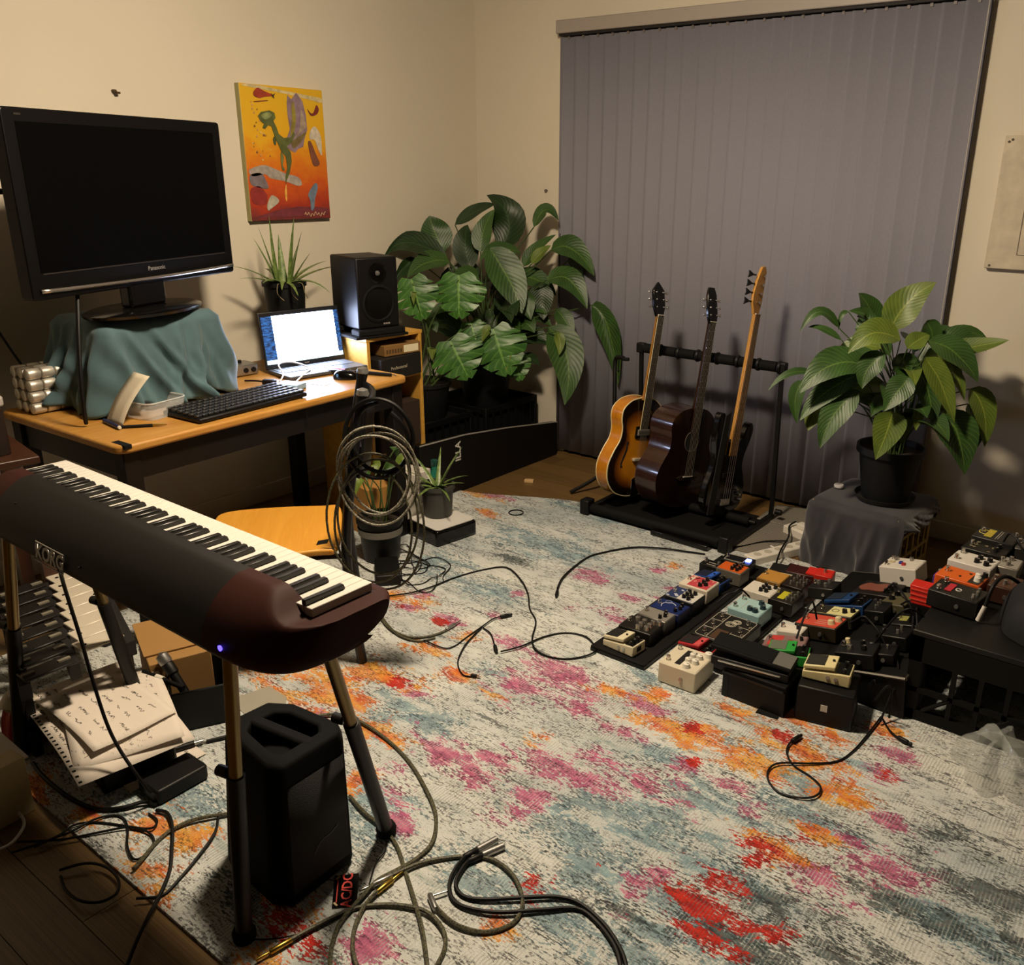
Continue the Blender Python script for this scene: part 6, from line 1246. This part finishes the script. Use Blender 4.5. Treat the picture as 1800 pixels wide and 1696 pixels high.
# patch leads arching between pedals
random.seed(21)
for i, (a, b, h, lab) in enumerate([((-.90, 2.49, .19), (-.90, 2.66, .19), .09, 'black patch lead arching from the green pedal'), ((-.70, 2.62, .17), (-.56, 2.66, .30), .1, 'black patch lead between raised case and right crates'), ((-.80, 3.05, .17), (-.66, 2.95, .16), .05, 'black patch lead by the brown red plate'), ((-.66, 2.50, .1), (-.60, 2.52, .02), .06, 'black lead dropping between box and crate'), ((-.62, 2.62, .16), (-.60, 2.46, .02), .03, 'black lead hanging beside the right crate'), ((-.65, 2.9, .14), (-.62, 2.56, .02), .05, 'black lead trailing along the raised case'), ((-.48, 3.24, .37), (-.40, 3.20, .38), .05, 'thin black lead between the rear crate pedals'), ((-.72, 2.98, .17), (-.62, 2.78, .17), .06, 'black patch lead over the dark pedals of the raised case'), ((-.80, 2.70, .19), (-.66, 2.66, .16), .05, 'black patch lead from the coral pedal'), ((-.63, 2.9, .16), (-.585, 2.70, .20), .08, 'black patch lead climbing beside the right crate'), ((-.62, 2.44, .10), (-.585, 2.50, .02), .08, 'looped black lead at the near corner of the raised case'), ((-1.25, 2.9, .07), (-1.33, 2.80, .06), .03, 'short patch lead between the first two boards')]):
    A, Bq = Vector(a), Vector(b); mi = (A+Bq)/2+Vector((.02*math.sin(i*2), .02*math.cos(i*3), h)); tag(MB().tube(cr([A, A.lerp(mi, .6)+Vector((0, 0, .02)), mi, mi.lerp(Bq, .5)+Vector((0, 0, .01)), Bq], 6), .0035, 7).build('patch_lead', CABLE), lab, 'cable')
# ---------------------------------------------------------------- stage piano on its stand
pn = thing('stage_piano', 'black stage piano with brown rounded ends seen from behind', 'stage piano', (0, 0, 0))
KX0, KP = -1.226, 1.225/52; KZ = .84; KF, KBk = 1.04, .895
WK = mat('key_ivory', '#d3cfc6', .35); BKM = mat('key_ebony', '#151312', .35)
wk0 = bk0 = None
for i in range(52):
    x = KX0-KP*(i+.5)
    if wk0 is None: wk0 = o = MB().b2(-KP/2+.0005, KP/2-.0005, KBk, KF, KZ-.018, KZ).build('white_key', WK, pn, bevel=.0012, seg=1)
    else: o = share(wk0)
    o.location = (x, 0, 0)
names = 'ABCDEFG'
for i in range(51):
    if names[i % 7] in 'BE': continue
    x = KX0-KP*(i+1)
    if bk0 is None: bk0 = o = MB().prism([(KBk, KZ), (KF-.05, KZ), (KF-.054, KZ+.011), (KBk, KZ+.012)], -.0055, .0055, 'x').build('black_key', BKM, pn, bevel=.0015, seg=1)
    else: o = share(bk0)
    o.location = (x, 0, 0)
PROF = [(.905, .864), (.898, .867), (.885, .866), (.862, .858), (.835, .842), (.812, .820), (.794, .792), (.784, .765), (.784, .745), (.797, .728), (.825, .72), (.95, .725), (1.01, .745), (1.05, .775), (1.068, .80), (1.07, .815), (1.062, .82), (1.046, .82), (1.046, .80)]
PROF = [(p.x, p.y) for p in cr([(a, b, 0) for a, b in PROF], 3)]
BROWN = mat('piano_brown_gloss', '#351a15', .6, spec=.12); PBLK = mat('piano_black_panel', '#0d0b0a', .6, var=.2, vscale=14, spec=.3)
def shell(nm, x0, x1, m, end=0, xk=None):
    # lofted from x0 to x1; past the last key (xk) the top closes into a flat cheek
    k = MB(); xs = []; sg = 1 if x1 > x0 else -1
    if not end: xs = [x0+(x1-x0)*i/10 for i in range(11)]
    else: xs = [x0+(xk-x0)*i/14 for i in range(15)]+[xk+sg*.0006]+[xk+(x1-xk)*math.sin(PI/2*i/10) for i in range(1, 11)]
    pre = 4; n = len(PROF)+pre; vs = []
    for x in xs:
        u = abs(x-x0)/abs(x1-x0); past = end and sg*(x-xk) > 0
        s = 1. if not end else .42+.58*max(0., 1-u**3.0)**.5
        top = .864
        if end: f = max(0., min(1., (u-.42)/.36)); top = .864-.042*(f*f*(3-2*f))
        yb = 1.0+(PROF[0][0]-1.0)*s
        yfr = 1.062 if past else None; q = max(0., (u-.8)/.2)
        row = []
        for y, z in PROF:
            yy = 1.0+(y-1.0)*s if y < 1.0 else y-(.03*q*q if end else 0)
            zz = min(z, top)
            if end and zz < .79: zz = .79+(zz-.79)*(1-.42*u**5)
            row.append((x, yy, zz))
        ytar = 1.058-(.03*q*q if end else 0) if past else row[0][1]
        if past:
            for c_ in (-1, -2, -3, -4): row[c_] = (x, ytar, top-.0005)
        vs += [(x, ytar+(row[0][1]-ytar)*i/pre, top-.0005) for i in range(pre)]+row
    N = len(xs)-1
    fs = [(i*n+j, (i+1)*n+j, (i+1)*n+j+1, i*n+j+1) for i in range(N) for j in range(n-1)]
    if end: fs.append(tuple(range(N*n, (N+1)*n)))
    k.add(vs, fs); return k.build(nm, m, pn, smooth=42)
shell('back_panel', -2.32, -1.42, PBLK); shell('end_block', -1.42, -1.182, BROWN, 1, -1.2262); shell('end_block', -2.32, -2.495, BROWN, 1, -2.4518)
MB().b2(-2.452, -1.226, .90, 1.045, .775, .82).build('key_bed', BLACK, pn)
LG = mat('logo_grey', '#8a867f', .35, .5)
# logo on the rear panel, seen from behind the instrument
def rp(x, t):   # point on rear curve, t = 0 top .. 1 bottom
    i = t*16; j = int(i); f = i-j; q = PROF[10:]; a, b = q[j], q[min(j+1, len(q)-1)]; return Vector((x, a[0]+(b[0]-a[0])*f, a[1]+(b[1]-a[1])*f))
cen = rp(-2.01, .70); dn = (rp(-2.01, .85)-rp(-2.01, .55)).normalized(); nrm = Vector((1, 0, 0)).cross(dn*-1).normalized()
if nrm.y > 0: nrm = -nrm
lx = (-dn).cross(nrm)
lm = frame(cen+nrm*.004, lx, -dn, nrm)
text('brand_lettering', 'KORG', .046, LG, pn, lm, bold=.0014)
k = MB(); fw_, fh = .066, .022
k.tube([(-fw_, -fh, 0), (fw_, -fh, 0), (fw_, fh, 0), (-fw_, fh, 0)], .0016, 5, True); o = k.build('logo_frame', LG, pn); o.matrix_local = lm
for x, q in ((-2.24, 14), (-1.88, 20)): MB().lathe([(.004, 0), (.003, .003), (.0005, .0035)], 10).build('panel_screw', STEELB, pn).location = (x, PROF[q][0]-.001, PROF[q][1])
MB().lathe([(.006, 0), (.005, .003), (.001, .004)], 12, (-1.355, .781, .765), ax='y').build('power_light', mat('led_violet', '#4a3cff', .3, emit=5.), pn)
# stand: four splayed legs
pst = thing('keyboard_stand', 'four legged keyboard stand with brass tubes and black sleeves', 'stand', (0, 0, 0))
BT = mat('stand_brass_tube', '#7a6a48', .3, .9)
for foot, top in (((-1.436, 1.213), (-1.325, .985)), ((-1.437, .80), (-1.39, .82)), ((-2.37, 1.10), (-2.345, .985)), ((-2.50, .80), (-2.33, .82))):
    a = Vector((*foot, .02)); b = Vector((*top, .722)); mi = a.lerp(b, .60)
    MB().cyl(mi, b, .0145, n=14).build('upper_tube', BT, pst); MB().cyl(a, mi, .0185, n=14).build('lower_sleeve', STEELB, pst)
    MB().lathe([(.012, -.012), (.024, -.010), (.026, .008), (.02, .02)], 14, (*foot, .021)).build('rubber_foot', RUBBER, pst)
    MB().cyl(mi+Vector((-.02, -.005, 0)), mi+Vector((-.045, -.01, 0)), .012, n=10).build('clamp_knob', BLACK, pst)
MB().b2(-2.36, -1.36, .965, .995, .705, .722).build('cross_rail', STEELB, pst)

# ---------------------------------------------------------------- black portable speaker
sk = thing('portable_speaker', 'black portable loudspeaker with a carry handle below the stage piano', 'speaker', (-1.545, 1.005, .009), math.radians(0))
k = MB()
base_o = [(-.175, -.05), (-.13, -.10), (.06, -.115), (.105, -.09), (.10, .09), (.06, .115), (-.11, .10), (-.165, .06)]
topo = [(-.13, -.04), (-.10, -.08), (.08, -.105), (.115, -.085), (.11, .075), (.075, .10), (-.07, .085), (-.125, .05)]
SPK = mat('speaker_black', '#060606', .8, spec=.15)
lv = [(0, base_o, .97), (.02, base_o, 1.), (.36, topo, 1.04), (.385, topo, .98)]
vs = []; n = len(base_o)
for z, o_, s_ in lv: vs += [(x*s_+.02, y*s_, z) for x, y in o_]
fs = [(i*n+j, i*n+(j+1) % n, (i+1)*n+(j+1) % n, (i+1)*n+j) for i in range(3) for j in range(n)]+[tuple(range(n))[::-1]]
# top ring with a recessed handle well
inner = [(x*.62+.02, y*.62) for x, y in topo]; o0 = len(vs)
vs += [(x, y, .385) for x, y in inner]+[(x, y, .305) for x, y in inner]
fs += [(3*n+j, 3*n+(j+1) % n, o0+(j+1) % n, o0+j) for j in range(n)]+[(o0+j, o0+(j+1) % n, o0+n+(j+1) % n, o0+n+j) for j in range(n)]+[tuple(range(o0+n, o0+2*n))]
k.add(vs, fs); k.build('cabinet', SPK, sk, bevel=.008, seg=3)
MB().box((.02, .0, .375), (.19, .032, .022), Matrix.Rotation(math.radians(8), 3, 'Z')).build('carry_handle', mat('speaker_handle', '#0b0a0a', .8, spec=.15), sk, bevel=.008)
k = MB().add([(.127, -.085, .04), (.124, .08, .04), (.135, .072, .33), (.138, -.082, .33)], [(0, 1, 2, 3)]); k.build('grille', mat('grille_black', '#0c0b0b', .8, bump=.5, bscale=400), sk, solid=.003)
MB().tube(cr([(.138, -.03, .12), (.139, -.01, .145), (.139, .02, .15), (.139, .04, .16)], 3), .002, 5).build('script_badge', mat('badge_dim', '#3a3836', .4), sk)

# ---------------------------------------------------------------- clutter below the piano, left
gl = thing('metallophone', 'metallophone with white metal bars on a dark frame under the piano', 'metallophone', (-2.6, 1.05, .30))
BAR = mat('bar_white_metal', '#cfc6b4', .4, .1); DFR = mat('frame_dark', '#0e0b09', .7)
def my(x): return 1.135-.315*(x+2.96)-1.05      # left end of the bar at world x, local y
for yo, nm in ((-.165, 'outer_rail'), (-.035, 'middle_rail'), (.125, 'inner_rail')): MB().prism([(-.34, my(-2.94)+yo), (.25, my(-2.35)+yo), (.25, my(-2.35)+yo+.03), (-.34, my(-2.94)+yo+.03)], -.05, -.004).build(nm, DFR, gl)
for i in range(8):
    xw = -2.925+.0725*i; x = xw+2.6; y0 = my(xw); hl = .135-.002*i
    b_ = MB().b2(x-.0345, x+.0345, y0, y0+hl, .0, .007).build('tone_bar', BAR, gl, bevel=.002, seg=1)
    for yy in (y0+.022, y0+hl-.022): MB().lathe([(.006, .007), (.0055, .0085), (.001, .0088)], 10, (x, yy, 0)).build('bar_pin', BLACK, b_)
for i in range(8):
    xw = -2.90+.078*i; x = xw+2.6; y0 = my(xw)-.155
    b_ = MB().b2(x-.03, x+.03, y0, y0+.13, .012, .019).build('dark_bar', mat('bar_dark', '#0f0d0b', .5), gl, bevel=.002, seg=1)
    for yy in (y0+.018, y0+.112): MB().b2(x-.006, x+.006, yy-.016, yy+.016, .0185, .024).build('bar_end', mat('bar_end_grey', '#7d7768', .5), b_)
for xw in (-2.91, -2.46):
    for yo in (-.15, .14): MB().b2(xw+2.6-.012, xw+2.6+.012, my(xw)+yo-.012, my(xw)+yo+.012, -.291, -.05).build('leg', DFR, gl)
# black case under the papers
bc = thing('black_crate_box', 'low black case under the stack of papers', 'case', (-2.30, .975, .009), math.radians(-8)); MB().b2(-.18, .18, -.10, .10, 0, .12).build('body', BLACK, bc, bevel=.008); MB().b2(-.17, .17, -.09, .09, .12, .124).build('lid', BLACKM, bc)
def paper_mat(name, sc, thr, ang, ink='#4a4442'):
    k = NT(name); v = k.coord((sc, sc*5, 1), rot=(0, 0, ang)); n = k.noise(v, 1.0, 5, .75); ln = k.math('SINE', k.n('SeparateXYZ', {0: k.coord((1, 1, 1), rot=(0, 0, ang))}).outputs[1]); rows = k.math('SINE', k.math('MULTIPLY', k.n('SeparateXYZ', {0: k.coord((1, 1, 1), rot=(0, 0, ang))}).outputs[1], 330.))
    big = k.step(k.noise(k.coord((9, 9, 1)), 1., 2), .5, .6)
    f = k.math('MULTIPLY', k.math('MULTIPLY', k.step(n, thr, thr+.04), k.step(rows, .2, .5)), big)
    return k.out(k.mix(k.math('MULTIPLY', f, .8), lin('#d6ccc0'), lin(ink)), .8)
PA = [paper_mat('paper_notes_a', 60, .56, .3), paper_mat('paper_notes_b', 50, .56, -.9, '#54494c'), paper_mat('paper_notes_c', 70, .6, .1)]
def sheet(nm, lab, c, w, h, rz, z, m, warp=.006, drop=0.):
    def fn(u, v): x = (u-.5)*w; y = (v-.5)*h; return (x, y, warp*math.sin(3*u+2*v)*math.cos(2.5*v)-drop*max(0, u-.55)**2*4-drop*.6*max(0, .3-u)**2*4)
    o = MB().grid(fn, 14, 14).build(nm, m, None, smooth=180, solid=.0006); o.location = (*c, z); o.rotation_euler = (0, 0, math.radians(rz)); return tag(o, lab, 'paper')
def scribble(o, w, h, rows, seed, rise=.0):
    # handwriting strokes laid on the sheet's own surface
    rq = random.Random(seed); V_ = [v.co for v in o.data.vertices]; k = MB()
    def zat(x, y): return min(V_, key=lambda c: (c.x-x)**2+(c.y-y)**2).z
    for li in range(rows):
        yv = -h*.36+h*.72*li/max(1, rows-1)+rq.uniform(-.006, .006); x = -w*.42+rq.uniform(0, w*.3)
        while x < w*.36:
            nl = rq.randint(3, 7); pts = []
            for q in range(nl*3):
                xx = x+q*.0026
                if xx > w*.44: break
                pts.append((xx, yv+rq.uniform(-.005, .006), zat(xx, yv)+.0016))
            if len(pts) > 3: k.tube(pts, .0006, 4)
            x += nl*.0078+rq.uniform(.01, .05)
    k.build('handwriting', mat('pencil_grey', '#5f5855', .8), o, smooth=0)['kind'] = 'stuff'
    return o
sp_o = thing('spiral_sheet', 'torn spiral notebook sheet with handwriting lowest in the paper stack', 'paper', (-2.305, .955, .141), math.radians(-8))
def fn(u, v): return ((u-.5)*.50, (v-.5)*.30, .004*math.sin(3*u+2*v)-.045*max(0, u-.62)**2*4)
MB().grid(fn, 14, 14).build('page', PA[0], sp_o, smooth=180, solid=.0006); ho = None
for i in range(24):
    if ho is None: ho = o = MB().b2(-.003, .003, -.004, .004, -.001, .0018).build('perforation', BLACKM, sp_o, smooth=0)
    else: o = share(ho)
    u = (i+.5)/24; o.location = ((u-.5)*.50, -.142, fn(u, .03)[2])
hw = MB(); rh = random.Random(8)
for li in range(4):
    x = -.22; yv = -.122+.021*li
    while x < (.0 if li else .16):
        nl = rh.randint(4, 8); pts = []
        for q in range(nl*3): u_ = (x+q*.0024)/.5+.5; pts.append((x+q*.0024, yv+rh.uniform(-.0045, .0055), fn(min(max(u_, 0), 1), yv/.3+.5)[2]+.0008))
        hw.tube(pts, .0007, 4); x += nl*.0072+.012
hw.build('handwriting', mat('pencil_ink', '#3b3534', .8), sp_o, smooth=0)['kind'] = 'stuff'
scribble(sheet('note_paper', 'crumpled white sheet with pencil notes in the middle of the paper stack', (-2.275, .985), .40, .27, -20, .152, PA[1], .006, .03), .40, .27, 5, 31)
scribble(sheet('note_paper', 'plain white folded sheet topmost in the paper stack', (-2.30, .965), .34, .23, -2, .163, PA[2], .006, .012), .34, .23, 6, 32)
scribble(sheet('note_paper', 'small white note under the power adapter', (-2.13, 1.01), .09, .22, -2, .013, PA[1], .001), .09, .22, 3, 33, .008)
tag(MB().prism(rrect(-.05, .05, -.075, .075, .012), 0, .042).build('power_adapter', BLACK, bevel=.006), 'black power brick on the rug beside the paper stack', 'adapter').location = (-2.03, .99, .012)
tag(MB().tube(cr([(-2.0, .793, .735), (-2.06, .82, .66), (-2.10, .85, .50), (-2.11, .865, .36), (-2.09, .87, .25), (-2.06, .875, .185), (-2.01, .885, .12), (-2.0, .91, .05)], 6), .0045, 8).build('adapter_cord', CABLE), 'black cord hanging from the piano down to the power brick', 'cable')
mk = thing('marker', 'black marker pen lying on the small note beside the papers', 'pen', (-2.15, 1.09, .022), math.radians(70)); MB().cyl((-.06, 0, 0), (.03, 0, 0), .009, n=12).build('barrel', BLACK, mk); MB().cyl((.03, 0, 0), (.055, 0, 0), .006, .004, 10).build('tip', SILVER, mk)
mk = thing('screwdriver', 'thin silver screwdriver on the rug beside the papers', 'screwdriver', (-2.13, 1.15, .014), math.radians(60)); MB().cyl((-.09, 0, 0), (.0, 0, 0), .0025, n=8).build('shaft', CHROME, mk); MB().cyl((0, 0, 0), (.06, 0, .002), .006, n=10).build('handle', BLACK, mk)
# tan carton, black tray, microphone
cb = thing('cardboard_flap_box', 'tan cardboard box with an open lid below the piano', 'box', (-2.47, 1.27, .009), math.radians(-20)); KR = mat('tan_card', '#9a7440', .8)
MB().b2(-.11, .11, -.09, .09, 0, .16).build('body', KR, cb, bevel=.003); MB().box((-.04, .0, .175), (.2, .19, .004), Matrix.Rotation(math.radians(6), 3, 'Y')).build('lid', KR, cb); MB().b2(-.125, -.118, -.08, .02, .03, .15).build('white_flap', WHITEP, cb)
tr = thing('black_open_tray', 'open black plastic tray holding a microphone below the piano', 'tray', (-2.29, 1.24, .009), math.radians(-28))
for a in ((-.10, .10, -.085, -.08, 0, .13), (-.10, .10, .08, .085, 0, .13), (-.10, -.095, -.08, .08, 0, .13), (.095, .10, -.08, .08, 0, .13), (-.1, .1, -.08, .08, 0, .006)): MB().b2(*a).build('wall', BLACK, tr)
k = MB().tube([(-.1, -.083, .131), (.1, -.083, .131), (.1, .083, .131), (-.1, .083, .131)], .004, 6, True); k.build('rim', BLACKG, tr)
mc = thing('microphone', 'black handheld microphone leaning out of the open tray', 'microphone', mtx=frame((-2.22, 1.19, .06), (.4, .9, 0), (-.3, .15, .94), (-.75, .2, .62)) if False else Matrix.Translation((-2.235, 1.20, .03)) @ Matrix.Rotation(math.radians(-38), 4, 'Y') @ Matrix.Rotation(math.radians(6), 4, 'X'))
MB().lathe([(.006, 0), (.011, .01), (.014, .15), (.0185, .155), (.0185, .185), (.016, .19)], 18).build('handle', BLACK, mc); MB().lathe([(.0185, .19), (.02, .2), (.018, .22), (.004, .228)], 18).build('grille', SILVER, mc)
cn = thing('cable_connector', 'dark cable with a pale ring lying over the tray edge', 'cable', (-2.34, 1.15, .145), math.radians(8)); MB().cyl((-.08, 0, 0), (.1, 0, .0), .007, n=10).build('lead', CABLE, cn); MB().cyl((-.02, 0, 0), (.01, 0, 0), .009, n=12).build('ring', WHITEP, cn)
# clear folder, card, cream box, left table
fo = MB().prism([(-.10, -.05), (.06, -.075), (.10, .0), (.03, .07), (-.07, .075)], 0, .003).build('plastic_folder', mat('clear_sheet', '#b9b4a4', .2, alpha=.55)); fo.location = (-2.17, 1.37, .010); tag(fo, 'translucent plastic folder on the rug behind the portable speaker', 'folder')
ac = thing('sticker_card', 'black card with red band lettering on the rug beside the speaker', 'card', (-1.372, 1.023, .011), 0); acm = frame((-1.372, 1.023, .0105), Vector((-.052, -.075, 0)), Vector((.075, -.052, 0)), (0, 0, 1))
ac.matrix_world = frame((-1.369, 1.024, .0105), (-.72, .69, 0), (-.69, -.72, 0), (0, 0, 1))
MB().b2(-.05, .05, -.028, .028, 0, .0012).build('card', BLACKG, ac); text('lettering', 'AC/DC', .034, mat('print_red', '#c8342c', .5), ac, Matrix.Translation((0, -.004, .0016)), bold=.0006)
for q in range(2): MB().tube([(-.046+.092*q, .016, .0014), (-.036+.072*q, .024, .0014)], .003, 4).build('flame_print', mat('print_flame', '#d0b890', .6), ac)
MB().b2(-.035, .035, .018, .0205, .0012, .0016).build('print_line', MATS['print_red'], ac)
cbx = thing('cream_carton', 'cream carton at the left edge beside the rug corner', 'box', (-2.32, .66, .0), math.radians(6)); MB().b2(-.11, .09, -.07, .05, 0, .165).build('body', mat('cream_card', '#b5a67c', .7), cbx, bevel=.003); MB().box((-.02, .0, .175), (.2, .13, .004), Matrix.Rotation(math.radians(14), 3, 'Y')).build('flap', mat('pale_card', '#cfc8ba', .7), cbx)
rb = thing('shop_bag', 'red and white crumpled packet at the left edge by the papers', 'packet', (-2.56, .84, .01), .4)
def rbf(u, v): a = 2*PI*u; r = math.sin(PI/2*(1-v))**.6; return (.06*r*math.cos(a)*(1+.15*math.sin(5*a)), .05*r*math.sin(a)*(1+.12*math.sin(7*a)), .13*math.sin(PI/2*v)*(1+.1*math.sin(4*a)))
MB().grid(rbf, 30, 8, True).build('packet', mat('packet_red', '#a02a28', .5), rb, smooth=40); MB().lathe([(.03, .10), (.05, .13), (.03, .16), (.005, .165)], 10).build('white_top', mat('packet_white', '#bdb5a2', .6), rb)
lt_ = thing('side_table', 'dark stained low table at the far left beside the desk', 'table', (-3.08, 1.06, 0), math.radians(-8))
MB().b2(-.25, .12, -.20, .13, .695, .72).build('top', DARKWOOD, lt_, bevel=.004)
for x in (-.22, .09):
    for y in (-.17, .10): MB().b2(x-.02, x+.02, y-.02, y+.02, 0, .695).build('leg', DARKWOOD, lt_)
tb_ = thing('lidded_canister', 'dark canister with a clear white lid on the side table', 'canister', (-3.09, 1.08, .72), 0); MB().prism(rrect(-.075, .06, -.09, .05, .015), 0, .155).build('body', mat('canister_dark', '#1c0f09', .5), tb_, bevel=.003); MB().prism(rrect(-.08, .065, -.095, .055, .02), .155, .19).build('lid', mat('lid_frost', '#a5a09a', .35), tb_, bevel=.008)
k = MB().tube(cr([(-3.72, 1.35, 1.14), (-3.60, 1.36, 1.05), (-3.50, 1.37, .95), (-3.44, 1.39, .86), (-3.42, 1.40, .77)], 5), .005, 8); tag(k.build('wall_cable', CABLE), 'black cable hanging on the wall left of the tin block', 'cable')
# ---------------------------------------------------------------- floor cables and small things
for kd, lab, r, pts in CABLES:
    m_ = {'thin': CABLE, 'braid': BRAID, 'white': MATS['white_cable']}[kd]
    P = [(x, y, .0095+r+.0025*(math.sin(i*1.3)+1)) for i, (x, y) in enumerate(pts)]
    o = MB().tube(cr(P, 4), r, 7).build('floor_cable', m_)
    tag(o, lab, 'cable', 'tangled thin cords by the pots' if 'tangled' in lab else None)
def plug(lab, p, d, parts):
    t = thing('cable_plug', lab, 'plug', mtx=frame((p[0], p[1], .018), (d[0], d[1], 0), (-d[1], d[0], 0), (0, 0, 1)))
    for nm, a, b, r_, m_ in parts: MB().lathe([(r_*.8, a), (r_, a+.002), (r_, b-.002), (r_*.8, b)], 12, ax='x').build(nm, m_, t)
    return t
JK = [('grip', -.05, 0, .0065, SILVER), ('tip', 0, .032, .0032, CHROME)]; JG = [('grip', -.05, 0, .0065, GOLD), ('tip', 0, .032, .0032, GOLD)]; DC = [('boot', -.035, 0, .007, BLACK), ('barrel', 0, .012, .005, BLACK)]; XL_ = [('boot', -.05, -.01, .008, BLACK), ('shell', -.012, .05, .0095, SILVER)]
def dirn(a, b): v = Vector((b[0]-a[0], b[1]-a[1])); v.normalize(); return (v.x, v.y)
def endplug(i, lab, parts, end=0, flip=1):
    pts = CABLES[i][3]; a, b = (pts[1], pts[0]) if end == 0 else (pts[-2], pts[-1]); return plug(lab, b, dirn(a, b), parts)
idx = {c[1][:24]: i for i, c in enumerate(CABLES)}
def ci(s): return next(i for i, c in enumerate(CABLES) if s in c[1])
endplug(ci('curling below'), 'black dc plug pointing away on the rug middle', DC); endplug(ci('silver tip near'), 'tiny silver tipped plug near the orange streak', [('boot', -.02, 0, .005, BLACK), ('tip', 0, .014, .003, CHROME)], 1)
endplug(ci('hooked down'), 'black angled plug beside the thin cable loop', DC, 1); endplug(ci('silver jack tip'), 'silver jack plug on the pink rug patch', JK, 1)
endplug(ci('left of the first'), 'black plug lying left of the first pedalboard', DC); endplug(ci('figure eight on'), 'small black plug at the end of the figure eight cable', DC); endplug(ci('right of the black cable figure'), 'small black plug right of the figure eight cable', DC, 1)
endplug(ci('right angle jack'), 'silver jack tip pointing at the red band card', JK); endplug(ci('gold jack tip'), 'gold jack plug at the bottom edge of the rug', JG); endplug(ci('gold angled'), 'gold angled jack beside the card', JG); endplug(ci('outer strand'), 'upper silver microphone plug on the rug', XL_); endplug(ci('inner strand'), 'lower silver microphone plug on the rug', XL_)
ra = thing('angled_jack', 'silver right angle jack at the end of the looped braided cable', 'plug', mtx=frame((*CABLES[ci('right angle jack')][3][-1], .019), (-.9, .5, 0), (-.5, -.9, 0), (0, 0, 1))); MB().lathe([(.006, -.04), (.007, -.03), (.007, .005), (.005, .008)], 12, ax='x').build('grip', SILVER, ra); MB().lathe([(.003, -.04), (.003, .0)], 10, ax='y').build('tip', CHROME, ra)
tag(MB().tube([(-2.602+.035*math.cos(a), 3.137+.035*math.sin(a), .0125) for a in [2*PI*i/30 for i in range(30)]], .003, 6, True).build('rubber_ring', RUBBER), 'thin black ring lying on the far part of the rug', 'ring')
tag(MB().box((-2.853, 3.551, .009), (.05, .025, .018), Matrix.Rotation(.5, 3, 'Z')).build('wood_offcut', mat('pale_wood', '#c9a877', .7), bevel=.003), 'small pale wooden offcut on the floor boards by the rug edge', 'offcut')
tag(MB().box((-.897, 2.318, .0105), (.07, .06, .002), Matrix.Rotation(.1, 3, 'Z')).build('tape_square', BLACKM), 'black square of tape on the rug before the raised pedal case', 'tape')
pbg = thing('plastic_bag', 'crumpled clear plastic bag at the right edge before the black crate', 'bag', (-.265, 2.44, .009), .3)
random.seed(5)
def bagp(u, v): a = 2*PI*u; r = math.sin(PI/2*(1-v))**.55; q = 1+.16*math.sin(5*a+2*v)+.1*math.sin(9*a+5*v); return (.10*r*math.cos(a)*q, .13*r*math.sin(a)*q, .10*math.sin(PI/2*v)*(1+.22*math.sin(6*a+3*v))+.001)
MB().grid(bagp, 46, 14, True).build('film', mat('clear_film', '#c8ccc6', .12, alpha=.3, spec=.8), pbg, smooth=25)
tag(MB().box((-1.16, 2.385, .0105), (.06, .05, .003), Matrix.Rotation(.4, 3, 'Z')).build('paper_scrap', mat('scrap_blue', '#a9b4c0', .7)), 'pale blue paper scrap beside the large cream pedal', 'scrap')
